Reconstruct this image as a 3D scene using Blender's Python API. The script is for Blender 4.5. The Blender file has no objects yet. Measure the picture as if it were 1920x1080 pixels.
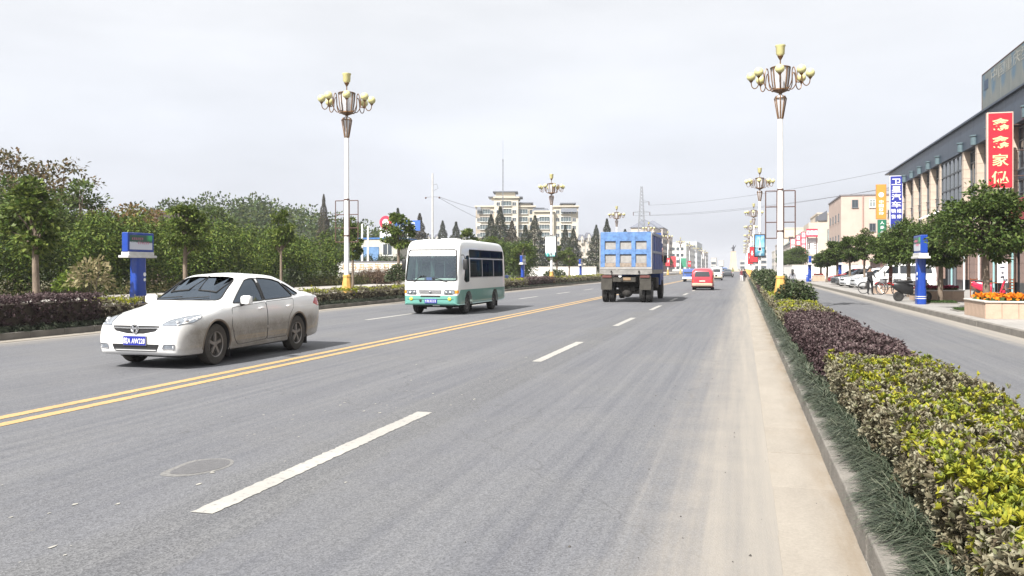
import bpy, bmesh, math, random
import numpy as np
from mathutils import Vector, Matrix
from mathutils.bvhtree import BVHTree
from mathutils.geometry import delaunay_2d_cdt

SC = bpy.context.scene
COL = SC.collection
R = math.radians
PI = math.pi

# ------------------------------------------------------------------ camera
# X runs across the road (right positive), Y along the road, Z up
FOC, EYE, YAW, HORIZON = 1600.0, 1.6, 15.14, 503.0
cam_data = bpy.data.cameras.new('camera')
cam = bpy.data.objects.new('camera', cam_data); COL.objects.link(cam)
cam.location = (0, 0, EYE)
cam.rotation_euler = (R(90), 0, R(YAW))
cam_data.sensor_width = 36.0
cam_data.lens = FOC / 1920 * 36.0
cam_data.shift_y = -(540 - HORIZON) / 1920
cam_data.clip_start = 0.05
cam_data.clip_end = 9000
SC.camera = cam

# ------------------------------------------------------------------ sky, sun, exposure
SUN_EL, SUN_AZ = 47.0, 202.0          # azimuth clockwise from +Y
world = bpy.data.worlds.new('World'); SC.world = world
world.use_nodes = True
wn, wl = world.node_tree.nodes, world.node_tree.links
wn.clear()
sky_tex = wn.new('ShaderNodeTexSky'); sky_tex.sky_type = 'NISHITA'; sky_tex.sun_disc = False
sky_tex.sun_elevation = R(SUN_EL); sky_tex.sun_rotation = R(SUN_AZ)
sky_tex.air_density = 1.0; sky_tex.dust_density = 6.0; sky_tex.ozone_density = 1.0; sky_tex.altitude = 0
hsv = wn.new('ShaderNodeHueSaturation'); hsv.inputs['Saturation'].default_value = 0.30
wl.new(sky_tex.outputs[0], hsv.inputs['Color'])
# thin, even high cloud veil over the whole sky
tc = wn.new('ShaderNodeTexCoord'); mp = wn.new('ShaderNodeMapping'); mp.inputs['Scale'].default_value = (1.2, 1.2, 4.5)
nz = wn.new('ShaderNodeTexNoise'); nz.inputs['Scale'].default_value = 1.6; nz.inputs['Detail'].default_value = 5; nz.inputs['Roughness'].default_value = 0.55
wl.new(tc.outputs['Generated'], mp.inputs[0]); wl.new(mp.outputs[0], nz.inputs['Vector'])
mr = wn.new('ShaderNodeMapRange'); mr.inputs[1].default_value = 0.35; mr.inputs[2].default_value = 0.7; mr.inputs[3].default_value = 0.66; mr.inputs[4].default_value = 0.96
wl.new(nz.outputs[0], mr.inputs[0])
veil = wn.new('ShaderNodeMix'); veil.data_type = 'RGBA'
gs = wn.new('ShaderNodeSeparateXYZ'); wl.new(tc.outputs['Generated'], gs.inputs[0])
vr = wn.new('ShaderNodeValToRGB'); vr.color_ramp.elements[0].color = (.74, .77, .86, 1); vr.color_ramp.elements[1].position = .42; vr.color_ramp.elements[1].color = (1, 1, 1, 1)
_x = vr.color_ramp.elements.new(.16); _x.color = (.86, .895, .97, 1); wl.new(gs.outputs[2], vr.inputs[0])
vs = wn.new('ShaderNodeVectorMath'); vs.operation = 'SCALE'; vs.inputs['Scale'].default_value = 6.2; wl.new(vr.outputs[0], vs.inputs[0]); wl.new(vs.outputs[0], veil.inputs[7])
wl.new(mr.outputs[0], veil.inputs[0]); wl.new(hsv.outputs[0], veil.inputs[6])
bg = wn.new('ShaderNodeBackground'); bg.inputs['Strength'].default_value = 0.090
wo = wn.new('ShaderNodeOutputWorld')
wl.new(veil.outputs[2], bg.inputs['Color']); wl.new(bg.outputs[0], wo.inputs['Surface'])

sun_data = bpy.data.lights.new('sun', 'SUN'); sun_data.energy = 5.0; sun_data.angle = R(0.6); sun_data.color = (1.0, 0.965, 0.92)
sun = bpy.data.objects.new('sun', sun_data); COL.objects.link(sun)
_sd = Vector((math.sin(R(SUN_AZ)) * math.cos(R(SUN_EL)), math.cos(R(SUN_AZ)) * math.cos(R(SUN_EL)), math.sin(R(SUN_EL))))
sun.rotation_euler = _sd.to_track_quat('Z', 'Y').to_euler()
sun.location = (-20, -20, 60)

SC.view_settings.view_transform = 'Standard'; SC.view_settings.look = 'None'
SC.view_settings.gamma = 1.0; SC.view_settings.use_curve_mapping = False
SC.view_settings.exposure = 1.0
SC.render.engine = 'CYCLES'
SC.cycles.use_denoising = True
SC.cycles.max_bounces = 6; SC.cycles.diffuse_bounces = 3; SC.cycles.glossy_bounces = 3
SC.cycles.transparent_max_bounces = 8; SC.cycles.transmission_bounces = 4; SC.cycles.volume_bounces = 0
SC.cycles.caustics_reflective = False; SC.cycles.caustics_refractive = False

_C, _S = math.cos(R(YAW)), math.sin(R(YAW))
def at(px, dist, z=0.0):
    """world point seen in direction px of the photograph at camera depth dist"""
    u = (px - 960) / FOC
    return Vector((dist * (u * _C - _S), dist * (_C + u * _S), z))
def zat(py, dist):
    return EYE + (HORIZON - py) / FOC * dist
def mirx(x):                     # the street is symmetric about its centre line
    return -15.1 - x

# ------------------------------------------------------------------ object helpers
def tag(o, label=None, cat=None, group=None, kind=None):
    if label: o['label'] = label
    if cat: o['category'] = cat
    if group: o['group'] = group
    if kind: o['kind'] = kind
    return o
def empty(name, loc=(0, 0, 0), rz=0.0, label=None, cat=None, group=None, parent=None):
    o = bpy.data.objects.new(name, None); COL.objects.link(o)
    o.location = loc; o.rotation_euler = (0, 0, rz); o.empty_display_size = 0.2
    if parent: o.parent = parent
    return tag(o, label, cat, group)
def link(name, mesh, parent=None, loc=None, rz=None):
    o = bpy.data.objects.new(name, mesh); COL.objects.link(o)
    if parent: o.parent = parent
    if loc is not None: o.location = loc
    if rz is not None: o.rotation_euler = (0, 0, rz)
    return o
def copy_tree(o, parent=None):
    c = o.copy(); COL.objects.link(c); c.parent = parent
    for ch in list(o.children): copy_tree(ch, c)
    return c

class MB:
    """collects faces, builds ONE mesh object"""
    def __init__(s): s.v, s.f = [], []
    def add(s, vs, fs):
        n = len(s.v); s.v += [tuple(p) for p in vs]; s.f += [tuple(i + n for i in f) for f in fs]; return s
    def box(s, x0, x1, y0, y1, z0, z1):
        return s.add([(x0,y0,z0),(x1,y0,z0),(x1,y1,z0),(x0,y1,z0),(x0,y0,z1),(x1,y0,z1),(x1,y1,z1),(x0,y1,z1)],
                     [(0,3,2,1),(4,5,6,7),(0,1,5,4),(1,2,6,5),(2,3,7,6),(3,0,4,7)])
    def bbox(s, x0, x1, y0, y1, z0, z1, b=0.01):
        """box with chamfered edges"""
        bm = bmesh.new(); bmesh.ops.create_cube(bm, size=1)
        for v in bm.verts:
            v.co = Vector(((x0+x1)/2 + v.co.x*(x1-x0), (y0+y1)/2 + v.co.y*(y1-y0), (z0+z1)/2 + v.co.z*(z1-z0)))
        bmesh.ops.bevel(bm, geom=bm.edges[:], offset=b, segments=2, affect='EDGES', profile=0.5)
        bm.verts.ensure_lookup_table(); bm.verts.index_update()
        s.add([v.co for v in bm.verts], [[v.index for v in f.verts] for f in bm.faces]); bm.free(); return s
    def quad(s, a, b, c, d): return s.add([a, b, c, d], [(0, 1, 2, 3)])
    def tube(s, pts, r, n=8, cap=True, closed=False):
        pts = [Vector(p) for p in pts]; m = len(pts)
        rs = r if isinstance(r, (list, tuple)) else [r] * m
        vs, fs = [], []; prev = None
        for i, p in enumerate(pts):
            if closed: t = pts[(i+1) % m] - pts[i-1]
            else: t = pts[min(i+1, m-1)] - pts[max(i-1, 0)]
            t.normalize()
            a = prev if prev is not None else (Vector((0,0,1)) if abs(t.z) < .9 else Vector((1,0,0)))
            b = t.cross(a)
            if b.length < 1e-6: b = t.cross(Vector((0,1,0)))
            b.normalize(); a = b.cross(t).normalized(); prev = a
            for k in range(n):
                an = 2*PI*k/n
                vs.append(p + (a*math.cos(an) + b*math.sin(an)) * rs[i])
        for i in range(m if closed else m-1):
            for k in range(n):
                j = (i+1) % m
                fs.append((i*n+k, i*n+(k+1)%n, j*n+(k+1)%n, j*n+k))
        if cap and not closed:
            fs.append(tuple(range(n-1, -1, -1))); fs.append(tuple((m-1)*n+k for k in range(n)))
        return s.add(vs, fs)
    def lathe(s, prof, n=24, c=(0,0,0), axis='z', a0=0.0):
        """profile of (r, h)"""
        vs, fs = [], []
        for r, h in prof:
            for k in range(n):
                an = a0 + 2*PI*k/n; x, y = r*math.cos(an), r*math.sin(an)
                p = (x, y, h) if axis == 'z' else ((h, x, y) if axis == 'x' else (x, h, y))
                vs.append((p[0]+c[0], p[1]+c[1], p[2]+c[2]))
        for i in range(len(prof)-1):
            for k in range(n):
                fs.append((i*n+k, i*n+(k+1)%n, (i+1)*n+(k+1)%n, (i+1)*n+k))
        if prof[0][0] > 1e-5: fs.append(tuple(range(n-1, -1, -1)))
        if prof[-1][0] > 1e-5: fs.append(tuple((len(prof)-1)*n+k for k in range(n)))
        return s.add(vs, fs)
    def prism(s, poly, h0, h1, axis='z'):
        """2d polygon extruded along axis"""
        def P(a, b, h): return (a, b, h) if axis == 'z' else ((h, a, b) if axis == 'x' else (a, h, b))
        n = len(poly)
        return s.add([P(a, b, h0) for a, b in poly] + [P(a, b, h1) for a, b in poly],
              [tuple(range(n-1,-1,-1)), tuple(range(n, 2*n))] + [(k, (k+1)%n, n+(k+1)%n, n+k) for k in range(n)])
    def sphere(s, c, r, n=14, m=9, sz=1.0):
        prof = [(max(1e-6, r*math.sin(PI*i/m)), -r*sz*math.cos(PI*i/m)) for i in range(m+1)]
        return s.lathe(prof, n, c)
    def mesh(s, name, m=None, smooth=False, angle=None, recalc=True):
        me = bpy.data.meshes.new(name); me.from_pydata(s.v, [], s.f)
        if recalc:
            bm = bmesh.new(); bm.from_mesh(me); bmesh.ops.remove_doubles(bm, verts=bm.verts, dist=1e-5)
            bmesh.ops.recalc_face_normals(bm, faces=bm.faces); bm.to_mesh(me); bm.free()
        if m is not None: me.materials.append(m)
        if smooth:
            for p in me.polygons: p.use_smooth = True
            me.set_sharp_from_angle(angle=R(angle or 40))
        return me
    def build(s, name, m=None, parent=None, smooth=False, angle=None, loc=None, rz=None, recalc=True):
        return link(name, s.mesh(name, m, smooth, angle, recalc), parent, loc, rz)

def leaf_mesh(name, V, F, m, attr=None):
    """fast mesh from numpy: V (n,3), F (k,4) quads or (k,3) tris; attr: per-face float 'tint'"""
    me = bpy.data.meshes.new(name)
    V = np.asarray(V, dtype=np.float32); F = np.asarray(F, dtype=np.int32)
    k = F.shape[1]
    me.vertices.add(len(V)); me.vertices.foreach_set('co', V.ravel())
    me.loops.add(F.size); me.loops.foreach_set('vertex_index', F.ravel())
    me.polygons.add(len(F)); me.polygons.foreach_set('loop_start', np.arange(0, F.size, k, dtype=np.int32))
    if attr is not None:
        a = me.attributes.new('tint', 'FLOAT', 'FACE'); a.data.foreach_set('value', np.asarray(attr, dtype=np.float32))
    me.update(calc_edges=True); me.validate()
    me.materials.append(m)
    return me

# ------------------------------------------------------------------ materials
def srgb(h):
    h = h.lstrip('#'); c = [int(h[i:i+2], 16)/255 for i in (0, 2, 4)]
    return tuple(x/12.92 if x <= .04045 else ((x+.055)/1.055)**2.4 for x in c)
def nodes_of(m):
    m.use_nodes = True; n, l = m.node_tree.nodes, m.node_tree.links
    return n, l, n['Principled BSDF']
_MC = {}
def mat(name, col, rough=.6, metal=0.0, var=.12, scale=3.0, bump=0.0, bscale=60.0, spec=.5, coat=0.0, emit=0.0, coord='Object', stretch=(1,1,1)):
    if name in _MC: return _MC[name]
    if isinstance(col, str): col = srgb(col)
    m = bpy.data.materials.new(name); n, l, b = nodes_of(m)
    b.inputs['Roughness'].default_value = rough; b.inputs['Metallic'].default_value = metal
    b.inputs['Specular IOR Level'].default_value = spec; b.inputs['Coat Weight'].default_value = coat
    b.inputs['Base Color'].default_value = (*col, 1)
    if var > 0 or bump > 0:
        t = n.new('ShaderNodeTexCoord'); mp = n.new('ShaderNodeMapping'); mp.inputs['Scale'].default_value = stretch
        l.new(t.outputs[coord], mp.inputs[0])
    if var > 0:
        nz = n.new('ShaderNodeTexNoise'); nz.inputs['Scale'].default_value = scale; nz.inputs['Detail'].default_value = 7; nz.inputs['Roughness'].default_value = .62
        l.new(mp.outputs[0], nz.inputs['Vector'])
        r = n.new('ShaderNodeMapRange'); r.inputs[1].default_value = .3; r.inputs[2].default_value = .7; r.inputs[3].default_value = 1-var; r.inputs[4].default_value = 1+var
        l.new(nz.outputs[0], r.inputs[0])
        mx = n.new('ShaderNodeVectorMath'); mx.operation = 'SCALE'; mx.inputs[0].default_value = col
        l.new(r.outputs[0], mx.inputs['Scale']); l.new(mx.outputs[0], b.inputs['Base Color'])
    if bump > 0:
        nb = n.new('ShaderNodeTexNoise'); nb.inputs['Scale'].default_value = bscale; nb.inputs['Detail'].default_value = 4
        l.new(mp.outputs[0], nb.inputs['Vector'])
        bp = n.new('ShaderNodeBump'); bp.inputs['Strength'].default_value = bump; bp.inputs['Distance'].default_value = .02
        l.new(nb.outputs[0], bp.inputs['Height']); l.new(bp.outputs[0], b.inputs['Normal'])
    if emit > 0:
        b.inputs['Emission Color'].default_value = (*col, 1); b.inputs['Emission Strength'].default_value = emit
    _MC[name] = m
    return m
def leaf_mat(name, c0, c1, c2=None, rough=.5, trans=.25, use_attr=False, spec=.14):
    """leaf colour varies from leaf to leaf between c0, c1, c2"""
    if name in _MC: return _MC[name]
    m = bpy.data.materials.new(name); n, l, b = nodes_of(m)
    cs = [srgb(c) if isinstance(c, str) else c for c in (c0, c1, c2) if c is not None]
    rp = n.new('ShaderNodeValToRGB'); e = rp.color_ramp.elements
    e[0].color = (*cs[0], 1); e[1].color = (*cs[-1], 1)
    if len(cs) == 3: x = rp.color_ramp.elements.new(.5); x.color = (*cs[1], 1)
    if use_attr:
        a = n.new('ShaderNodeAttribute'); a.attribute_name = 'tint'; l.new(a.outputs['Fac'], rp.inputs[0])
    else:
        g = n.new('ShaderNodeNewGeometry'); l.new(g.outputs['Random Per Island'], rp.inputs[0])
    l.new(rp.outputs[0], b.inputs['Base Color'])
    b.inputs['Roughness'].default_value = rough; b.inputs['Specular IOR Level'].default_value = spec
    if trans > 0:
        t = n.new('ShaderNodeBsdfTranslucent'); l.new(rp.outputs[0], t.inputs[0])
        mx = n.new('ShaderNodeMixShader'); mx.inputs[0].default_value = trans
        out = n['Material Output']; l.new(b.outputs[0], mx.inputs[1]); l.new(t.outputs[0], mx.inputs[2]); l.new(mx.outputs[0], out.inputs['Surface'])
    _MC[name] = m
    return m
def glass_mat(name, tint, mix=.25, rough=.03):
    """tinted pane: see-through with a mirror sheen"""
    if name in _MC: return _MC[name]
    m = bpy.data.materials.new(name); m.use_nodes = True; n, l = m.node_tree.nodes, m.node_tree.links
    n.clear(); o = n.new('ShaderNodeOutputMaterial')
    t = n.new('ShaderNodeBsdfTransparent'); t.inputs[0].default_value = (*tint, 1)
    g = n.new('ShaderNodeBsdfGlossy'); g.inputs['Roughness'].default_value = rough; g.inputs[0].default_value = (.66, .78, .92, 1)
    f = n.new('ShaderNodeLayerWeight'); f.inputs['Blend'].default_value = .35
    r = n.new('ShaderNodeMapRange'); r.inputs[3].default_value = mix*.35; r.inputs[4].default_value = min(1, mix+.18)
    l.new(f.outputs['Facing'], r.inputs[0])
    mx = n.new('ShaderNodeMixShader'); l.new(r.outputs[0], mx.inputs[0]); l.new(t.outputs[0], mx.inputs[1]); l.new(g.outputs[0], mx.inputs[2]); l.new(mx.outputs[0], o.inputs[0])
    _MC[name] = m
    return m

# ------------------------------------------------------------------ lettering
def text_mesh(name, body, size=1.0, m=None, depth=.004, align='CENTER', width=None, height=None, bold=0.0):
    """flat letters as a mesh in its own XY plane, centred; optionally squeezed to width x height"""
    cu = bpy.data.curves.new('lettering_curve', 'FONT'); cu.body = body; cu.size = size; cu.extrude = depth
    cu.align_x = align; cu.align_y = 'CENTER'; cu.resolution_u = 2; cu.offset = bold
    o = bpy.data.objects.new('lettering_tmp', cu); COL.objects.link(o)
    dg = bpy.context.evaluated_depsgraph_get()
    me = bpy.data.meshes.new_from_object(o.evaluated_get(dg)); me.name = name
    bpy.data.objects.remove(o); bpy.data.curves.remove(cu)
    n = len(me.vertices); a = np.zeros(n*3, np.float32); me.vertices.foreach_get('co', a); a = a.reshape(-1, 3)
    if n:
        lo, hi = a.min(0), a.max(0); c = (lo+hi)/2; a[:, 0] -= c[0]; a[:, 1] -= c[1]
        if width: a[:, 0] *= width / max(1e-6, hi[0]-lo[0])
        if height: a[:, 1] *= height / max(1e-6, hi[1]-lo[1])
        me.vertices.foreach_set('co', a.ravel()); me.update()
    me.materials.clear()
    if m: me.materials.append(m)
    return me
def put_text(name, body, loc, facing, parent, m, size=1.0, width=None, height=None, bold=0.0, depth=.004, up=(0,0,1)):
    """facing: direction the letters face; reads left to right for someone looking at them"""
    me = text_mesh(name, body, size, m, depth, width=width, height=height, bold=bold)
    o = link(name, me, parent)
    zf = Vector(facing).normalized(); uv = Vector(up); xr = uv.cross(zf).normalized(); uv = zf.cross(xr)
    M3 = Matrix((xr, uv, zf)).transposed().to_4x4(); M3.translation = Vector(loc)
    o.matrix_local = M3
    return o
def scribble(mb, rng, x0, x1, z0, z1, y, n, d=.01):
    """a row of n unreadably small written characters as little strokes in an XZ plane facing -Y"""
    w = (x1-x0)/n
    for i in range(n):
        cx = x0 + w*(i+.5); s = w*.42; h = (z1-z0)/2; cz = (z0+z1)/2
        for k in range(3):
            zz = cz + h*(.75 - .75*k) + rng.uniform(-.08, .08)*h
            q = rng.uniform(.55, 1); mb.box(cx-s*q, cx+s*q, y-d, y, zz-h*.11, zz+h*.11)
        for k in range(2):
            xx = cx + s*rng.uniform(-.7, .7); mb.box(xx-s*.13, xx+s*.13, y-d*1.2, y, cz-h*rng.uniform(.4, .95), cz+h*rng.uniform(.4, .95))
# ================================================================== the setting: ground, road, kerbs
rng = random.Random(7)
def ramp_node(n, l, src, stops):
    rp = n.new('ShaderNodeValToRGB'); e = rp.color_ramp.elements
    while len(e) < len(stops): e.new(.5)
    for i, (p, c) in enumerate(stops):
        e[i].position = p; e[i].color = (*(c if isinstance(c, (tuple, list)) else (c, c, c)), 1)
    l.new(src, rp.inputs[0]); return rp.outputs[0]
def noise_node(n, l, vec, scale, detail=4, rough=.55, stretch=None):
    if stretch:
        mp = n.new('ShaderNodeMapping'); mp.inputs['Scale'].default_value = stretch; l.new(vec, mp.inputs[0]); vec = mp.outputs[0]
    nz = n.new('ShaderNodeTexNoise'); nz.inputs['Scale'].default_value = scale; nz.inputs['Detail'].default_value = detail; nz.inputs['Roughness'].default_value = rough
    l.new(vec, nz.inputs['Vector']); return nz.outputs[0]
def mixc(n, l, fac, a, b, mode='MIX'):
    m = n.new('ShaderNodeMix'); m.data_type = 'RGBA'; m.blend_type = mode
    for i, s in ((0, fac), (6, a), (7, b)):
        if isinstance(s, (int, float)): m.inputs[i].default_value = s
        elif isinstance(s, tuple): m.inputs[i].default_value = (*s, 1)
        else: l.new(s, m.inputs[i])
    return m.outputs[2]
def maprange(n, l, v, a, b, c, d, smooth=False):
    r = n.new('ShaderNodeMapRange'); 
    if smooth: r.interpolation_type = 'SMOOTHSTEP'
    for i, x in enumerate((a, b, c, d)): r.inputs[i+1].default_value = x
    l.new(v, r.inputs[0]); return r.outputs[0]
def math_node(n, l, op, a, b=None):
    m = n.new('ShaderNodeMath'); m.operation = op
    for i, s in ((0, a), (1, b)):
        if s is None: continue
        if isinstance(s, (int, float)): m.inputs[i].default_value = s
        else: l.new(s, m.inputs[i])
    return m.outputs[0]

def asphalt(name, dust_edges, a=(.080, .084, .098), b=(.112, .116, .128)):
    """dust_edges: list of (x where clean, x where fully dusty)"""
    m = bpy.data.materials.new(name); n, l, bs = nodes_of(m)
    t = n.new('ShaderNodeTexCoord').outputs['Object']
    sep = n.new('ShaderNodeSeparateXYZ'); l.new(t, sep.inputs[0]); X = sep.outputs[0]
    streak = noise_node(n, l, t, 1.0, 5, .6, (1.3, .035, 1))
    col = mixc(n, l, maprange(n, l, streak, .3, .7, 0, 1), a, b)
    fine_streak = noise_node(n, l, t, 1.0, 3, .6, (9, .12, 1))
    col = mixc(n, l, .35, col, mixc(n, l, maprange(n, l, fine_streak, .3, .7, 0, 1), (.085, .085, .09), (.17, .168, .165)))
    blot = noise_node(n, l, t, .45, 5, .6)
    col = mixc(n, l, maprange(n, l, blot, .45, .75, 0, .5), col, (.135, .134, .131))
    # older, coarser strip either side of a paving joint
    wob = noise_node(n, l, t, .9, 3, .6)
    xj = math_node(n, l, 'ADD', X, maprange(n, l, wob, .3, .7, -.10, .10))
    old = math_node(n, l, 'MULTIPLY', maprange(n, l, xj, -3.9, -3.6, 0, 1, True), maprange(n, l, xj, -2.96, -2.90, 1, 0))
    grain = n.new('ShaderNodeTexVoronoi'); grain.inputs['Scale'].default_value = 95; l.new(t, grain.inputs['Vector'])
    gr = maprange(n, l, grain.outputs['Color'], .1, .9, .72, 1.34)
    sp = noise_node(n, l, t, 240, 2, .5)
    gr2 = maprange(n, l, sp, .35, .65, .90, 1.1)
    col = mixc(n, l, 1.0, col, mixc(n, l, 1.0, gr, gr2, 'MULTIPLY'), 'MULTIPLY')
    col = mixc(n, l, math_node(n, l, 'MULTIPLY', old, .30), col, mixc(n, l, 1.0, (.075, .075, .073), maprange(n, l, grain.outputs['Color'], .2, .9, .6, 2.1), 'MULTIPLY'))
    # pale crumbs and stains
    cr = noise_node(n, l, t, 3.2, 6, .7)
    col = mixc(n, l, maprange(n, l, cr, .69, .76, 0, .5), col, (.27, .255, .225))
    # fine cracks
    cv = n.new('ShaderNodeTexVoronoi'); cv.feature = 'DISTANCE_TO_EDGE'; cv.inputs['Scale'].default_value = .16; cv.inputs['Randomness'].default_value = 1
    warp = n.new('ShaderNodeVectorMath'); warp.operation = 'ADD'
    wn_ = n.new('ShaderNodeTexNoise'); wn_.inputs['Scale'].default_value = 1.2; wn_.inputs['Detail'].default_value = 5; l.new(t, wn_.inputs['Vector'])
    l.new(t, warp.inputs[0]); l.new(wn_.outputs['Color'], warp.inputs[1]); l.new(warp.outputs[0], cv.inputs['Vector'])
    col = mixc(n, l, maprange(n, l, cv.outputs['Distance'], 0, .0022, .45, 0), col, (.05, .05, .05))
    for x0, x1 in dust_edges:
        dn = noise_node(n, l, t, 1.0, 5, .65, (5, .10, 1)); dn2 = noise_node(n, l, t, 2.2, 4, .6)
        w = math_node(n, l, 'ADD', maprange(n, l, X, x0, x1, 0, 1), math_node(n, l, 'ADD', maprange(n, l, dn, .3, .7, -.13, .13), maprange(n, l, dn2, .3, .7, -.07, .07)))
        dust = mixc(n, l, maprange(n, l, dn, .3, .7, 0, 1), (.215, .201, .180), (.278, .252, .215))
        dust = mixc(n, l, 1.0, dust, gr2, 'MULTIPLY')
        col = mixc(n, l, maprange(n, l, w, .05, 1, 0, .92, True), col, dust)
    l.new(col, bs.inputs['Base Color'])
    bs.inputs['Roughness'].default_value = .82; bs.inputs['Specular IOR Level'].default_value = .30
    bp = n.new('ShaderNodeBump'); bp.inputs['Strength'].default_value = .45; bp.inputs['Distance'].default_value = .004
    l.new(grain.outputs['Distance'], bp.inputs['Height']); l.new(bp.outputs[0], bs.inputs['Normal'])
    return m
M_road = asphalt('asphalt', [(-1.0, .26), (-14.2, -15.7)])
_lc = ((.084, .088, .100), (.110, .114, .124))
M_lane = asphalt('asphalt_side', [(5.3, 6.0), (2.8, 2.2)], *_lc)
M_lane_l = asphalt('asphalt_side_far', [(-17.9, -17.2), (-20.3, -21.2)], *_lc)
M_kerb = mat('kerb_concrete', (.155, .143, .126), .85, var=.28, scale=2.5, bump=.5, bscale=45)
def concrete(name, c0, c1, objrand=True):
    m = bpy.data.materials.new(name); n, l, bs = nodes_of(m)
    g = n.new('ShaderNodeNewGeometry').outputs['Position']
    s = noise_node(n, l, g, 2.0, 7, .65, (1.6, .5, 1)); col = mixc(n, l, maprange(n, l, s, .3, .7, 0, 1), c0, c1)
    d = noise_node(n, l, g, 55, 4, .6); col = mixc(n, l, 1.0, col, maprange(n, l, d, .3, .7, .90, 1.08), 'MULTIPLY')
    st = noise_node(n, l, g, .9, 5, .6); col = mixc(n, l, maprange(n, l, st, .55, .78, 0, .28), col, (.23, .19, .145))
    sx = n.new('ShaderNodeSeparateXYZ'); l.new(g, sx.inputs[0]); kd = noise_node(n, l, g, 1.0, 6, .65, (6, .9, 1))
    col = mixc(n, l, math_node(n, l, 'MULTIPLY', maprange(n, l, sx.outputs[0], .40, .66, 0, 1, True), maprange(n, l, kd, .35, .65, .15, .85)), col, (.185, .145, .10))
    if objrand:
        oi = n.new('ShaderNodeObjectInfo').outputs['Random']; col = mixc(n, l, 1.0, col, maprange(n, l, oi, 0, 1, .965, 1.03), 'MULTIPLY')
    l.new(col, bs.inputs['Base Color']); bs.inputs['Roughness'].default_value = .88; bs.inputs['Specular IOR Level'].default_value = .25
    bp = n.new('ShaderNodeBump'); bp.inputs['Strength'].default_value = .25; bp.inputs['Distance'].default_value = .01
    l.new(d, bp.inputs['Height']); l.new(bp.outputs[0], bs.inputs['Normal']); return m
M_slab = concrete('gutter_concrete', (.235, .212, .180), (.285, .258, .220))
M_soil = mat('soil', (.09, .068, .048), .95, var=.35, scale=8, bump=.6, bscale=50)
def paving_mat():
    m = bpy.data.materials.new('pavement_tiles'); n, l, bs = nodes_of(m)
    t = n.new('ShaderNodeTexCoord').outputs['Object']
    br = n.new('ShaderNodeTexBrick'); br.inputs['Scale'].default_value = 1.0; br.offset = 0.5
    br.inputs['Brick Width'].default_value = .6; br.inputs['Row Height'].default_value = .6; br.inputs['Mortar Size'].default_value = .008
    br.inputs['Color1'].default_value = (.25, .24, .225, 1); br.inputs['Color2'].default_value = (.285, .272, .253, 1); br.inputs['Mortar'].default_value = (.17, .155, .14, 1)
    l.new(t, br.inputs['Vector'])
    s = noise_node(n, l, t, .7, 6, .6); col = mixc(n, l, 1.0, br.outputs['Color'], maprange(n, l, s, .3, .7, .82, 1.12), 'MULTIPLY')
    l.new(col, bs.inputs['Base Color']); bs.inputs['Roughness'].default_value = .85; return m
M_pave = paving_mat()
def ground_mat():
    m = bpy.data.materials.new('ground_grass'); n, l, bs = nodes_of(m)
    t = n.new('ShaderNodeTexCoord').outputs['Object']
    s = noise_node(n, l, t, .12, 8, .65); col = mixc(n, l, maprange(n, l, s, .35, .65, 0, 1), (.085, .095, .04), (.19, .155, .10))
    d = noise_node(n, l, t, 6, 6, .7); col = mixc(n, l, 1.0, col, maprange(n, l, d, .3, .7, .7, 1.25), 'MULTIPLY')
    l.new(col, bs.inputs['Base Color']); bs.inputs['Roughness'].default_value = .95; return m
M_ground = ground_mat()

def struct(name, mb, m, label=None, parent=None, **k):
    o = mb.build(name, m, parent, **k)
    if parent is None: o['kind'] = 'structure'
    if label: o['label'] = label
    return o
def sheet(x0, x1, y0, y1, z): return MB().quad((x0,y0,z),(x1,y0,z),(x1,y1,z),(x0,y1,z))
YF = 900.0
ground = struct('ground', sheet(-3500, 3500, -3500, 3500, -.06), M_ground, 'grass and dirt ground beyond the street', recalc=False)
road = struct('road', sheet(-15.76, .66, -60, YF, 0), M_road, 'wide grey asphalt main road', recalc=False)
slow_r = struct('service_road', sheet(2.34, 6.21, -60, YF, -.004), M_lane, 'narrow asphalt service lane beside the shops', recalc=False)
slow_l = struct('service_road', sheet(-21.31, -17.44, -60, YF, -.004), M_lane_l, 'narrow asphalt service lane beside the thicket', recalc=False)

# painted lines (pieces of the road)
def paint_mat(name, c, under=(.12, .12, .125), wear=.58):
    m = bpy.data.materials.new(name); n, l, bs = nodes_of(m)
    g = n.new('ShaderNodeNewGeometry').outputs['Position']
    w = noise_node(n, l, g, 14, 8, .75); w2 = noise_node(n, l, g, 160, 3, .6); s = noise_node(n, l, g, 1.3, 5, .6)
    col = mixc(n, l, maprange(n, l, s, .3, .7, 0, 1), tuple(x*.86 for x in c), tuple(min(1, x*1.06) for x in c))
    col = mixc(n, l, math_node(n, l, 'MAXIMUM', maprange(n, l, w, wear-.04, wear+.1, 0, .8), maprange(n, l, w2, .58, .70, 0, .55)), col, under)
    l.new(col, bs.inputs['Base Color']); bs.inputs['Roughness'].default_value = .7; return m
M_white = paint_mat('road_paint_white', (.33, .32, .295)); M_yellow = paint_mat('road_paint_yellow', (.42, .275, .115))
def worn_strip(w, L, step, jit, seed):
    """flat painted strip whose edges are slightly ragged"""
    rg = random.Random(seed); n = int(L/step); mb = MB(); mb.v = []
    for i in range(n+1):
        y = L*i/n + (rg.uniform(-jit, jit) if 0 < i < n else 0); mb.v += [(-w/2+rg.gauss(0, jit), y, 0), (w/2+rg.gauss(0, jit), y, 0)]
    mb.f = [(2*i, 2*i+1, 2*i+3, 2*i+2) for i in range(n)]; return mb
dash = worn_strip(.168, 4.05, .045, .0045, 5).mesh('lane_dash', M_white, recalc=False)
for k in range(-1, 34): link('lane_dash', dash, road, (-3.41, 4.85+9.35*k, .004))
for k in range(-1, 34): link('lane_dash', dash, road, (-11.25, 5.6+9.35*k, .004))
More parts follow.
